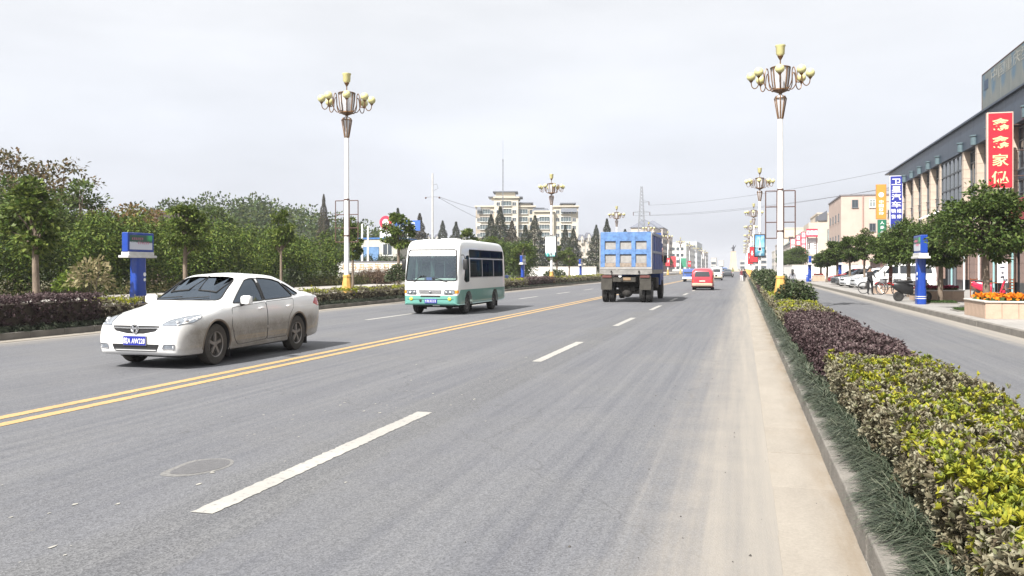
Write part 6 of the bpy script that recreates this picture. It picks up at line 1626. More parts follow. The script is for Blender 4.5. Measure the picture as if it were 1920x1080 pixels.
CON = [conifer_mesh(301, M_con), conifer_mesh(302, M_conb), conifer_mesh(303, M_con)]
for i, (px, py, d, k, wd) in enumerate(((607, 362, 170, 1, .62), (746, 388, 190, 0, 1.0), (787, 398, 180, 1, 1.1), (855, 414, 210, 0, 1.2), (830, 412, 240, 2, 1.1), (938, 385, 200, 0, 1.15), (921, 400, 215, 2, 1.2), (960, 412, 190, 1, 1.2), (1003, 402, 205, 0, 1.25), (985, 420, 180, 2, 1.2), (1060, 420, 210, 0, 1.0), (1075, 426, 190, 2, 1.2), (1138, 408, 190, 0, 1.0), (1118, 420, 200, 2, 1.1), (1172, 428, 200, 0, 1.2))):
    p = at(px, d); h = zat(py, d); r = put_tree('conifer', CON[k], (p.x, p.y, -.05), i*1.3,
        ['slender bare conifer above the left edge of the thicket', 'pointed conifer behind the tall young tree', 'brownish conifer left of the utility pole', 'small conifer above the minibus roof', 'faint conifer behind the utility pole', 'tallest conifer in front of the apartment block', 'dark conifer left of the tallest one', 'brownish conifer right of the tallest one', 'broad conifer before the middle of the apartment block',
         'conifer behind the bright bamboo clump', 'conifer left of the teal poster lamp', 'conifer behind the teal poster', 'pointed conifer left of the dump truck', 'lower conifer left of the dump truck', 'conifer above the dump truck'][i], 'conifers behind the street', h*wd, h)
# ================================================================== buildings
M_wglass = mat('window_glass', (.035, .045, .055), .08, var=.35, scale=.6, spec=.8)
M_wframe = mat('window_frame', (.10, .11, .12), .5, var=.1)
M_wframe_w = mat('window_frame_white', (.60, .60, .58), .5, var=.05)
def win_meshes(w, h, m_f=M_wframe, m_g=M_wglass, mull=1, trans=1, d=.10, t=.05, sill=True):
    """window in XZ plane facing -Y, origin bottom centre; frame, pane"""
    f = MB(); f.box(-w/2, -w/2+t, -d, .02, 0, h); f.box(w/2-t, w/2, -d, .02, 0, h); f.box(-w/2+t, w/2-t, -d, .02, 0, t); f.box(-w/2+t, w/2-t, -d, .02, h-t, h)
    for i in range(mull): x = -w/2+w*(i+1)/(mull+1); f.box(x-t*.4, x+t*.4, -d*.8, .01, t, h-t)
    for i in range(trans): z = h*(.68 if trans == 1 else (i+1)/(trans+1)); f.box(-w/2+t, w/2-t, -d*.78, .01, z-t*.4, z+t*.4)
    if sill: f.box(-w/2-.05, w/2+.05, -d-.08, .02, -.07, -.002)
    p = MB().quad((-w/2+t*.5, -d*.4, t*.5), (w/2-t*.5, -d*.4, t*.5), (w/2-t*.5, -d*.4, h-t*.5), (-w/2+t*.5, -d*.4, h-t*.5))
    return f.mesh('window', m_f), p.mesh('pane', m_g, recalc=False)
def put_win(root, ms, loc, rz):
    o = link('window', ms[0], root, loc, rz); link('pane', ms[1], o); return o
def block(name, label, x0, x1, y0, y1, h, m_wall, z0=-.1, cat='building', group=None, roof=None, parapet=.5, m_roof=None):
    r = empty(name, ((x0+x1)/2, (y0+y1)/2, 0), 0, label, cat, group); cx, cy = (x0+x1)/2, (y0+y1)/2
    MB().box(x0-cx, x1-cx, y0-cy, y1-cy, z0, h).build('wall', m_wall, r)
    if parapet: MB().box(x0-cx-.12, x1-cx+.12, y0-cy-.12, y1-cy+.12, h+.002, h+parapet).build('parapet', m_roof or m_wall, r)
    return r
def rows(root, ms, face, x0, x1, y0, y1, zs, n, skip=(), margin=1.0):
    """windows on a face of a block whose root sits at its centre; face 'f' (-y), 'l' (-x) or 'r' (+x)"""
    cx, cy = (x0+x1)/2, (y0+y1)/2
    for zi, z in enumerate(zs):
        for i in range(n):
            if (zi, i) in skip: continue
            if face == 'f': x = x0+margin+(x1-x0-2*margin)*((i+.5)/n); put_win(root, ms, (x-cx, y0-cy, z), 0)
            elif face == 'l': y = y0+margin+(y1-y0-2*margin)*((i+.5)/n); put_win(root, ms, (x0-cx, y-cy, z), -PI/2)
            else: y = y0+margin+(y1-y0-2*margin)*((i+.5)/n); put_win(root, ms, (x1-cx, y-cy, z), PI/2)

# ------------------------------------------------------------------ the shop building on the right
FX = 14.6                                                     # facade plane
M_cream = mat('cream_tile', (.46, .375, .30), .6, var=.12, scale=2); M_pink = mat('pink_brown_tile', (.23, .155, .130), .55, var=.15, scale=2)
M_slate = mat('slate_panel', (.034, .050, .075), .45, .2, var=.15, scale=1.2); M_capm = mat('column_cap', (.08, .12, .135), .5, var=.15)
M_dark = mat('shop_interior', (.022, .020, .022), .5, var=.4, scale=1.5); M_plinth = mat('plinth_black', (.014, .014, .016), .3)
sb = empty('shop_building', (FX, 60, .15), 0, 'three-storey shop building with cream columns and dark blue fascia', 'building')
def SB(y): return y-60
Y0, Y1, HT = 28.0, 96.0, 11.15
MB().box(.45, 16, SB(Y0), SB(Y1), 0, HT-.4).build('wall', M_dark, sb)
MB().box(.5, 16.4, SB(Y1)+.002, SB(Y1)+.3, 0, HT-.35).build('end_wall', M_cream, sb)
fp = MB().bbox(-.10, .44, .006, 1.744, 9.42, HT, .008).mesh('fascia_panel', M_slate)
for i in range(38): link('fascia_panel', fp, sb, (0, SB(Y0)+i*1.75+.2, 0))
MB().box(-.28, 16.2, SB(Y0), SB(Y1)+.3, HT+.002, HT+.12).build('roof_edge', M_slate, sb)
COLS = [82.2, 78.7, 75.2, 71.7, 64.6, 61.1, 57.6, 54.1, 50.6, 47.1, 43.6, 85.7, 89.2, 92.7]
ct = MB().bbox(-.20, .40, -.27, .27, 0, .612, .012).mesh('column_block', M_cream)
for y in COLS:
    for k in range(9):
        if y < 50: continue
        link('column_block', ct, sb, (.16, SB(y), 3.85+k*.622))
    MB().lathe([(.22, 9.42), (.22, 9.95), (.28, 9.97), (.28, 10.05), (.15, 10.07)], 14, (-.16, SB(y), 0)).build('column_cap', M_capm, sb, smooth=True, angle=35)
# pillars of the ground floor, clad in tiles
tl = MB().bbox(-.025, .025, .005, .475, .005, .515, .006).mesh('wall_tile', M_pink); tf = MB().bbox(.005, .395, -.025, .025, .005, .515, .006).mesh('wall_tile', M_pink)
for y in COLS:
    if y > 83 or y < 46.5: continue
    MB().box(-.20, .44, SB(y)-.71, SB(y)+.71, 0, 3.80).build('pillar_core', M_plinth, sb)
    for k in range(6):
        for i in range(3): link('wall_tile', tl, sb, (-.226, SB(y)-.72+i*.48, .66+k*.52))
        link('wall_tile', tf, sb, (-.20, SB(y)-.735, .66+k*.52))
    MB().bbox(-.24, .0, SB(y)-.74, SB(y)+.74, 0, .64, .01).build('plinth', M_plinth, sb)
MB().bbox(-.26, .44, SB(Y0), SB(Y1), 3.80, 3.95, .01).build('string_course', M_cream, sb)
# shop fronts, pipes and light strips
sf = win_meshes(1.95, 3.3, M_wframe, M_wglass, 2, 1, .12, .06, False)
ys = sorted(COLS)
for a, b in zip(ys[:-1], ys[1:]):
    if b-a > 5: 
        put_win(sb, sf, (.42, SB((a+b)/2-1.5), .15), -PI/2); put_win(sb, sf, (.42, SB((a+b)/2+1.5), .15), -PI/2)
    else: put_win(sb, sf, (.42, SB((a+b)/2), .15), -PI/2)
M_pipe = mat('pipe_pale', (.52, .56, .57), .4, var=.08); M_pipe2 = mat('pipe_teal', (.25, .42, .43), .4, var=.1)
for y, m_ in ((80.4, M_pipe), (76.9, M_pipe2), (73.4, M_pipe), (66.4, M_pipe2), (62.9, M_pipe), (59.2, M_pipe), (55.9, M_pipe2), (52.3, M_pipe2), (49, M_pipe)):
    MB().tube([(-.34, SB(y), 0), (-.34, SB(y), 3.78)], .06, 8).build('drain_pipe', m_, sb, smooth=True)
# upper windows between the columns
wu = win_meshes(2.55, 2.35, M_wframe, M_wglass, 2, 1, .10, .07, True)
M_sp = mat('spandrel_blue', (.04, .06, .09), .4, var=.2)
spn = MB().bbox(-1.3, 1.3, -.12, .02, 0, .50, .01).mesh('spandrel', M_sp)
for a, b in zip(ys[:-1], ys[1:]):
    m = (a+b)/2
    if b-a > 5:                                                    # glazed stair bay
        for z in range(5):
            for i in range(5):
                q = win_meshes(1.22, 1.06, M_wframe, M_wglass, 0, 0, .10, .04, False) if (z, i) == (0, 0) else q
                put_win(sb, q, (.10, SB(a)+.55+.61+i*1.225, 3.96+z*1.08), -PI/2)
        continue
    put_win(sb, wu, (.42, SB(m), 3.97+.1), -PI/2); put_win(sb, wu, (.42, SB(m), 6.98), -PI/2); link('spandrel', spn, sb, (.42, SB(m), 6.42), -PI/2)
    if 72 < m < 79:
        MB().add([(.40, SB(m)-.9, 6.0), (.40, SB(m)+.9, 6.0), (-.45, SB(m)+.9, 5.55), (-.45, SB(m)-.9, 5.55), (.40, SB(m)-.9, 5.95), (.40, SB(m)+.9, 5.95), (-.45, SB(m)+.9, 5.50), (-.45, SB(m)-.9, 5.50)], [(0,1,2,3), (7,6,5,4), (0,4,5,1), (1,5,6,2), (2,6,7,3), (3,7,4,0)]).build('window_awning', M_pwhite, sb)
# red shop fascia near the right edge
rs = empty('shop_sign', (FX-.45, 47, 4.15), 0, 'dark red shop fascia board behind the largest roadside tree', 'sign')
MB().bbox(-.08, .08, -8.5, 8.5, 0, 1.15, .02).build('board', mat('fascia_red', (.30, .015, .035), .5, var=.1), rs)
for y in (-6.5, -2, 2.5, 7): MB().tube([(.05, y, .5), (.42, y, .5)], .04, 6).build('bracket', M_frame, rs)
# ------------------------------------------------------------------ projecting and rooftop signs
def blade_sign(name, label, y, x1, w, z0, z1, m_face, m_edge, chars, m_txt, brackets=3, fill=.74, tops=None):
    """vertical sign board standing out from the facade, facing along the street"""
    r = empty(name, (x1-w/2, y, z0), 0, label, 'sign', 'projecting vertical signs'); h = z1-z0
    b = MB().bbox(-w/2, w/2, -.14, .14, 0, h, .02).build('board', m_edge, r)
    MB().box(-w/2+.06, w/2-.06, -.15, -.13, .06, h-.06).build('face', m_face, r); MB().box(-w/2+.06, w/2-.06, .13, .15, .06, h-.06).build('face', m_face, r)
    for ch, cx, cz, cw, chh in chars: put_text('lettering', ch, (cx*w, -.156, cz*h), (0, -1, 0), r, m_txt, 1.0, width=cw*w, height=chh*h, bold=.014)
    for k in range(brackets): z = h*(k+.5)/brackets; MB().tube([(w/2, 0, z), (w/2+.55, 0, z)], .03, 6).build('bracket', M_frame, r)
    return r
M_txt_y = mat('letter_cream', (.62, .56, .30), .5, var=.05); M_txt_w = M_pwhite
blade_sign('shop_sign', 'red vertical sign with cream lettering on the shop building', 52.2, FX-.35, 1.30, 5.95, 10.15, mat('face_red', (.50, .018, .035), .45, var=.06), mat('edge_cream', (.55, .40, .33), .5),
    [('鑫', 0, .835, .66, .17), ('鑫', 0, .605, .66, .17), ('家', 0, .375, .62, .16), ('俬', 0, .15, .66, .16)], M_txt_y)
blade_sign('shop_sign', 'blue vertical sign with white lettering on the shop building', 85.9, FX-.30, 1.12, 5.2, 10.2, mat('face_blue', (.018, .028, .24), .45, var=.06), mat('edge_white', (.60, .60, .62), .5),
    [('卫', 0, .885, .72, .115), ('星', 0, .745, .72, .115), ('汽', 0, .605, .74, .115), ('车', 0, .465, .74, .115), ('销', -.22, .345, .36, .075), ('维', .22, .345, .36, .075), ('售', -.22, .24, .36, .075), ('修', .22, .24, .36, .075)], M_txt_w)
o_ = blade_sign('shop_sign', 'orange vertical sign with white marks above a green one', 96.6, FX-.10, 1.0, 6.75, 10.4, mat('face_orange', (.62, .25, .045), .45, var=.06), mat('edge_orange', (.52, .20, .05), .5),
    [('中', 0, .50, .42, .10), ('国', 0, .385, .46, .10), ('移', 0, .27, .46, .10), ('动', 0, .165, .46, .09)], M_txt_w)
MB().lathe([(.26, 0), (.26, -.01), (1e-4, -.012)], 20, (0, -.152, 3.65*.70), 'y').build('round_mark', M_pwhite, o_)
blade_sign('shop_sign', 'green vertical sign with white lettering under the orange one', 96.6, FX-.08, .86, 4.4, 6.70, mat('face_green', (.015, .14, .075), .45, var=.06), mat('edge_green', (.02, .12, .07), .5),
    [('人', 0, .86, .46, .15), ('寿', 0, .64, .46, .16), ('保', 0, .41, .46, .16), ('险', 0, .19, .46, .15)], M_txt_w)
bb = empty('roof_billboard', (FX+.1, 50, HT+.15), 0, 'grey faded billboard standing on the roof of the shop building', 'billboard')
def bb_mat():
    m = bpy.data.materials.new('billboard_faded'); n, l, b = nodes_of(m); t = n.new('ShaderNodeTexCoord').outputs['Object']
    w = noise_node(n, l, t, .8, 6, .65); c = mixc(n, l, maprange(n, l, w, .3, .7, 0, 1), (.115, .135, .135), (.165, .175, .165))
    w2 = noise_node(n, l, t, .55, 3, .5, (1, 1, .5)); c = mixc(n, l, maprange(n, l, w2, .56, .66, 0, .8), c, (.05, .12, .19)); l.new(c, b.inputs['Base Color']); b.inputs['Roughness'].default_value = .6; return m
bbm = bb_mat(); bp_ = MB().bbox(-.06, .06, .01, 1.985, .22, 2.50, .008).mesh('board_panel', bbm)
for i in range(11): link('board_panel', bp_, bb, (0, -12+i*2.0, 0))
for i in range(12):
    y = -12+i*2.0 if i < 11 else 9.98
    MB().tube([(.1, y, -.05), (.1, y, 2.4)], .05, 6).build('post', M_frame, bb); MB().tube([(.1, y, 2.0), (1.6, y, -.05)], .035, 6).build('brace', M_frame, bb)
MB().box(-.075, .075, -12.03, 10.03, 2.503, 2.56).build('edge_trim', M_frame, bb); MB().box(-.075, .075, 10.0, 10.06, .2, 2.5).build('edge_trim', M_frame, bb)
MB().box(-.074, -.062, 8.6, 9.5, 1.45, 2.05).build('emblem', mat('faded_blue', (.03, .055, .10), .6), bb)
put_text('faded_lettering', '中国重庆型务', (-.066, 3.6, 1.98), (-1, 0, 0), bb, mat('faded_letter', (.26, .265, .24), .6), 1.0, width=8.6, height=.75)
# ------------------------------------------------------------------ buildings beyond on the right
M_pinkwall = mat('pink_render', (.42, .325, .275), .8, var=.08, scale=.5); M_creamwall = mat('cream_render', (.45, .395, .32), .8, var=.1, scale=.6); M_trim = mat('cornice_grey', (.16, .15, .16), .7)
pk_ = block('pink_building', 'pale pink four-storey building with few small windows', 15.2, 27, 146, 166, 13.2, M_pinkwall, parapet=.22, m_roof=M_trim)
cx, cy = (15.2+27)/2, 156
ws_ = win_meshes(.95, 1.25, M_wframe, M_wglass, 1, 0, .1, .08); wl_ = win_meshes(.95, 1.25, M_wframe_w, mat('window_pale', (.22, .25, .25), .2), 1, 1, .1, .08)
for x, z, k in ((17.3, 11.3, 0), (19.9, 11.3, 1), (22.6, 9.6, 0), (19.9, 7.5, 0), (22.6, 6.1, 0), (19.9, 4.4, 0), (17.3, 1.0, 0), (22.6, 2.6, 0), (25.2, 9.6, 0), (25.2, 6.1, 0)): put_win(pk_, (ws_, wl_)[k], (x-cx, 146-cy, z), 0)
MB().tube([(18.5-cx, 146-cy-.1, 0), (18.5-cx, 146-cy-.1, 13.2)], .10, 8).build('drain_pipe', mat('pipe_brown', (.30, .19, .16), .7), pk_)
for z in (3.5, 7.0, 10.5):
    for i in range(4): put_win(pk_, ws_, (15.2-cx, 149+i*4.5-cy, z-1.2), -PI/2)
hut = block('small_house', 'low dark wooden hut with white gable roof beyond the white minivan', 15.0, 21, 104, 112, 2.6, mat('hut_wall', (.13, .075, .065), .8, var=.25, scale=2), parapet=0, z0=.15)
MB().add([(-3.4, -4.3, 2.55), (3.4, -4.3, 2.55), (0, -4.3, 4.0), (-3.4, 4.3, 2.55), (3.4, 4.3, 2.55), (0, 4.3, 4.0)], [(0,1,2), (5,4,3), (0,2,5,3), (2,1,4,5), (1,0,3,4)]).build('roof', mat('hut_roof', (.48, .45, .40), .8, var=.1), hut)
for i in range(12): MB().box(-2.9+i*.5, -2.6+i*.5, -4.03, -3.98, .2, 2.5).build('board', mat('hut_board', (.10, .055, .05), .8), hut)
crm = block('cream_building', 'cream two-storey building with a wide window left of the pink building', 15.2, 24, 190, 210, 13.0, M_creamwall, parapet=.3)
wb = win_meshes(3.0, 2.4, M_wframe, mat('window_greenish', (.25, .30, .29), .25), 2, 1, .1, .10); put_win(crm, wb, (18.6-19.6, -10, 7.4), 0); put_win(crm, wb, (18.6-19.6, -10, 3.2), 0)
for z in (3.2, 7.4):
    for i in range(4): put_win(crm, wb, (-4.4, -7+i*4.6, z), -PI/2)
MB().add([(-4.42, -10.3, 11.6), (-2.6, -10.3, 11.6), (-2.6, -10.3, 13.7), (-4.42, -10.3, 12.6), (-4.42, -4, 11.6), (-2.6, -4, 11.6), (-2.6, -4, 13.7), (-4.42, -4, 12.6)], [(0,1,2,3), (7,6,5,4), (0,4,5,1), (1,5,6,2), (2,6,7,3), (3,7,4,0)]).build('rooflight', mat('rooflight_grey', (.09, .095, .11), .5), crm)
crl = block('cream_annex', 'narrow lower cream block behind the red sign boards', 13.4, 15.19, 190, 206, 11.2, M_creamwall, parapet=0)
grn = block('green_roof_hall', 'long hall with green-grey pitched roof behind the red signs', 12.6, 17.1, 208, 290, 8.6, mat('hall_wall', (.40, .36, .33), .8, var=.1), parapet=0)
MB().add([(-2.6, -41.3, 8.5), (2.6, -41.3, 8.5), (2.6, -41.3, 12.8), (-2.6, 41.3, 8.5), (2.6, 41.3, 8.5), (2.6, 41.3, 12.8)], [(0,1,2), (5,4,3), (0,2,5,3), (2,1,4,5), (1,0,3,4)]).build('roof', mat('roof_greygreen', (.10, .125, .125), .6, var=.15), grn)
# red and white sign boards stepping down the street
M_sgnred = mat('signboard_red', (.55, .02, .06), .5, var=.05); M_sgnw = mat('signboard_white', (.70, .68, .68), .5, var=.05)
def board(px0, px1, py0, py1, d, label, cells, horizontal=False, m_bg=M_sgnred):
    a, b = at(px0, d), at(px1, d); z1_, z0_ = zat(py0, d), zat(py1, d); y = (a.y+b.y)/2
    w = b.x-a.x; r = empty('sign_board', ((a.x+b.x)/2, y, z0_), 0, label, 'sign', 'red and white sign boards'); h = z1_-z0_
    MB().box(-w/2, w/2, -.12, .12, 0, h).build('board', m_bg, r)
    n = cells
    for i in range(n):
        if horizontal: MB().box(-w/2+w*(i+.08)/n, -w/2+w*(i+.92)/n, -.135, -.10, h*.22, h*.78).build('white_cell', M_sgnw, r)
        else: MB().box(-w/2+w*.16, w/2-w*.16, -.135, -.10, h*(i+.12)/n, h*(i+.88)/n).build('white_cell', M_sgnw, r)
        q = MB()
        if horizontal: scribble(q, random.Random(i), -w/2+w*(i+.2)/n, -w/2+w*(i+.8)/n, h*.30, h*.70, -.137, 1, .01)
        else: scribble(q, random.Random(i+9), -w/2+w*.28, w/2-w*.28, h*(i+.25)/n, h*(i+.75)/n, -.137, 1, .01)
        q.build('lettering', M_sgnred if m_bg is M_sgnred else M_frame, r)
    for s in (-1, 1): MB().tube([(s*w*.4, .1, -z0_), (s*w*.4, .1, h)], .08, 6).build('post', M_frame, r)
    return r
board(1512, 1533, 429, 444, 168, 'horizontal red sign board with white cells by the cream building', 3, True)
board(1502, 1511, 435, 480, 170, 'taller vertical red sign board with white cells', 4)
board(1492.5, 1501, 441, 480, 178, 'vertical red sign board left of the taller one', 4)
board(1482, 1491.5, 448, 482, 186, 'pinkish sign board with green lettering farthest left', 3, False, mat('signboard_pink', (.45, .16, .18), .5))
board(1512, 1533, 446, 476, 169, 'white poster board under the horizontal red sign', 2, True, mat('poster_pale', (.55, .55, .56), .5))
# low white wall with faint characters
M_wwall = mat('white_wall', (.66, .645, .61), .8, var=.06, scale=1.5)
ww = empty('boundary_wall', (10.8, 128, .15), 0, 'low white wall with faint lettering beyond the parked cars', 'wall')
MB().box(-4.0, 6.5, -.12, .12, 0, 1.85).build('wall', M_wwall, ww); MB().box(-4.05, 6.55, -.17, .17, 1.852, 1.95).build('coping', M_cap, ww)
q = MB(); scribble(q, random.Random(12), -3.1, 0.6, .80, 1.45, -.122, 4, .004); q.build('lettering', mat('faint_brown', (.42, .34, .30), .8), ww)
w3 = empty('boundary_wall', (6.9, 128, .15), 0, 'white wall running on along the service lane', 'wall'); MB().box(-.12, .12, 0.14, 60, 0, 1.85).build('wall', M_wwall, w3); MB().box(-.17, .17, .18, 60, 1.852, 1.95).build('coping', M_cap, w3)
# farther street front on the right
far = [(13.5, 26, 305, 325, 15, (.50, .44, .34), 'beige five-storey building far down on the right', 4), (14, 24, 330, 352, 12, (.46, .40, .36), 'pale building behind the red lamp signs on the right', 3), (13.5, 25, 358, 385, 11, (.42, .38, .35), 'grey-pink building far down on the right', 3), (13.5, 25, 392, 430, 9, (.5, .47, .42), 'lowest distant building on the right', 2)]
wf = win_meshes(1.6, 1.6, M_wframe, M_wglass, 1, 0, .1, .1)
for x0, x1, y0, y1, h, c, lab, fl in far:
    b = block('street_building', lab, x0, x1, y0, y1, h, mat('wall_'+str(int(y0)), c, .8, var=.1, scale=.5), parapet=.4, group='far street fronts')
    zs = [1.2+i*3.2 for i in range(fl)]
    rows(b, wf, 'f', x0, x1, y0, y1, zs, 4); rows(b, wf, 'l', x0, x1, y0, y1, zs, 5)
# ------------------------------------------------------------------ far side: wall, low shops, apartment blocks
_a, _b = at(632, 90), at(800, 91)
lw = empty('boundary_wall', tuple(_a), math.atan2(_b.y-_a.y, _b.x-_a.x)-PI/2, 'white wall with orange lettering left of the minibus', 'wall')
wp = MB().bbox(-.12, .12, .02, 3.98, -.1, 2.25, .01).mesh('wall_panel', M_wwall)
_n = int((_b-_a).length/4)
for i in range(_n): link('wall_panel', wp, lw, (0, i*4.0, 0))
MB().box(-.17, .17, 0, _n*4, 2.255, 2.36).build('coping', M_trim, lw); MB().box(-.14, .16, 0, _n*4, 1.08, 1.16).build('ledge', M_trim, lw)
q = MB(); scribble(q, random.Random(31), .4, 9, 1.35, 2.1, 0, 10, .004); q.v = [(.125-y_, x_, z_) for x_, y_, z_ in q.v]; q.build('lettering', mat('faint_orange', (.55, .36, .20), .8), lw)
lw2 = empty('boundary_wall', tuple(at(985, 127)), R(12), 'low white wall behind the young trees right of the minibus', 'wall')
MB().box(0, 10.5, -.12, .12, -.1, 1.75).build('wall', M_wwall, lw2); MB().box(-.05, 10.55, -.17, .17, 1.752, 1.85).build('coping', M_cap, lw2)
# blue-fronted shop
p = at(705, 135); bs_ = block('blue_shop', 'low shop with blue signs behind the white wall', p.x-4.2, p.x+3.6, p.y, p.y+8, 6.2, mat('shop_cream', (.42, .40, .36), .8, var=.1), parapet=.25, m_roof=mat('shop_blue', (.035, .12, .33), .5, var=.2))
MB().box(-4.0, .8, -4.12, -4.01, 2.6, 5.0).build('blue_hoarding', mat('hoarding_blue', (.10, .19, .34), .5, var=.3, scale=1.5), bs_)
wsh = win_meshes(1.7, 1.9, M_wframe_w, M_wglass, 1, 0, .1, .1); put_win(bs_, wsh, (2.3, -4, 3.6), 0); put_win(bs_, wsh, (2.3, -4, .8), 0)
MB().box(-.4, 3.6, -4.10, -4.0, .1, .7).build('brick_apron', mat('brick_red', (.28, .13, .10), .8), bs_)
sg = empty('roof_sign', (p.x+.8, p.y+2, 6.45), 0, 'round red and white sign on the roof of the blue shop', 'sign')
MB().lathe([(.01, -.08), (1.05, -.08), (1.05, .08), (.01, .08)], 24, (0, 0, 2.5), 'y').build('disc', M_sgnred, sg); MB().box(-1.0, 1.0, -.05, .05, 0, 1.6).build('panel', M_sgnw, sg); MB().lathe([(.01, -.1), (.55, -.1), (.55, -.05)], 16, (0, 0, 2.5), 'y').build('mark', M_sgnw, sg)
bsn = empty('roof_sign', tuple(at(764, 150, 7.0)), 0, 'small blue sign with white lettering beside the pointed conifer', 'sign'); MB().box(-2.4, 2.4, -.06, .06, 1.2, 3.0).build('panel', mat('sign_blue2', (.04, .12, .42), .5), bsn); q = MB(); scribble(q, random.Random(5), -1.6, 1.6, 1.5, 2.7, -.062, 3, .01); q.build('lettering', M_pwhite, bsn); MB().tube([(0, .1, -7), (0, .1, 3)], .1, 6).build('post', M_pole, bsn)
# grey roofed house peeping over the thicket
p = at(312, 128); hs = block('small_house', 'white house with dark grey roof peeping over the thicket', p.x-2, p.x+5, p.y, p.y+7, 8.2, mat('house_white', (.55, .55, .55), .8), parapet=0)
MB().add([(-4.0, -3.9, 8.1), (4.0, -3.9, 8.1), (4.0, 0, 9.7), (-4.0, 0, 9.7), (-4.0, 3.9, 8.1), (4.0, 3.9, 8.1)], [(0,1,2,3), (3,2,5,4), (0,3,4), (1,5,2), (0,4,5,1)]).build('roof', mat('tile_grey', (.07, .07, .08), .8, var=.2), hs)
p = at(285, 108); br = block('brown_house', 'brown gabled house above the orange-tinged trees', p.x-2, p.x+1.2, p.y, p.y+6, 7.6, mat('house_brown', (.16, .11, .09), .8), parapet=0)
MB().add([(-2.0, -3.3, 7.5), (2.2, -3.3, 7.5), (.9, -3.3, 9.0), (-2.0, 3.3, 7.5), (2.2, 3.3, 7.5), (.9, 3.3, 9.0)], [(0,1,2), (5,4,3), (0,2,5,3), (2,1,4,5), (1,0,3,4)]).build('roof', mat('tile_brown', (.085, .06, .055), .8), br)
# big cream apartment block
M_apt = mat('apartment_cream', (.50, .455, .375), .8, var=.06, scale=.3); M_apt2 = mat('apartment_tan', (.34, .29, .23), .8, var=.08, scale=.3); M_aroof = mat('apartment_slate', (.11, .12, .14), .6, var=.15)
apt = empty('apartment_block', tuple(at(985, 330)), R(YAW*.9), 'large cream apartment block with slate roofs on the skyline', 'building')
U = 330/1600
def AX(px): return (px-985)*U
wa = win_meshes(1.5, 1.5, M_wframe_w, M_wglass, 1, 0, .12, .10, False); wsm = win_meshes(1.0, 1.6, M_wframe, M_wglass, 0, 0, .12, .10, False); wbay = win_meshes(4.0, 1.9, M_wframe_w, mat('balcony_glass', (.08, .11, .12), .15, var=.3), 3, 0, .5, .10, True)
segs = [(892, 927, 388, 0), (927, 972, 372, -2.0), (972, 1003, 388, 0), (1003, 1038, 398, -1.6), (1038, 1084, 388, 0)]
for i, (a, b, top, yo) in enumerate(segs):
    h = zat(top, 330); MB().box(AX(a)+.02, AX(b)-.02, yo, 14, -.1, h).build('wing', M_apt, apt)
    for k in range(4): MB().box(AX(a)-.02+.05, AX(b)-.05, yo-.12, yo-.01, 2+k*6.4, 4.6+k*6.4).build('tan_band', M_apt2, apt) if i == 0 else None
    MB().box(AX(a)-.4, AX(b)+.4, yo-.7, 14.4, h+.003, h+.5).build('roof_slab', M_apt, apt)
    n = 3 if b-a > 34 else 2; z = 1.6; kf = 0
    while z < h-2.2:
        for j in range(n):
            x = AX(a)+(AX(b)-AX(a))*(j+.5)/n
            ms = wbay if (j == 1 and n == 3) or (n == 2 and j == 0) else (wa if j % 2 == 0 else wsm)
            put_win(apt, ms, (x, yo-.02 if i else yo-.13, z), 0)
        z += 3.0; kf += 1
for a, b, top, bot in ((893, 903, 387, 395), (997, 1030, 391, 397), (1050, 1083, 391, 398), (960, 972, 387, 393)):
    z1_, z0_ = zat(top, 330), zat(bot, 330); y = -.6; MB().add([(AX(a), y-1.2, z0_), (AX(b), y-1.2, z0_), (AX(b)-.5, y, z1_), (AX(a)+.5, y, z1_)], [(0,1,2,3)]).build('mansard', M_aroof, apt)
for a, b, y0_, h0, h1 in ((929, 966, 0, 372, 362), (920, 975, 1, 374, 371.5), (975, 995, 0, 389, 383), (1006, 1016, 0, 399, 393), (1055, 1075, 0, 389, 384)):
    MB().box(AX(a), AX(b), y0_, 9, zat(h0, 330)+.3, zat(h1, 330)+.3).build('penthouse', M_apt, apt); MB().box(AX(a)-1.0, AX(b)+1.0, y0_-1.0, 10, zat(h1, 330)+.303, zat(h1, 330)+.7).build('roof_slab', M_aroof, apt)
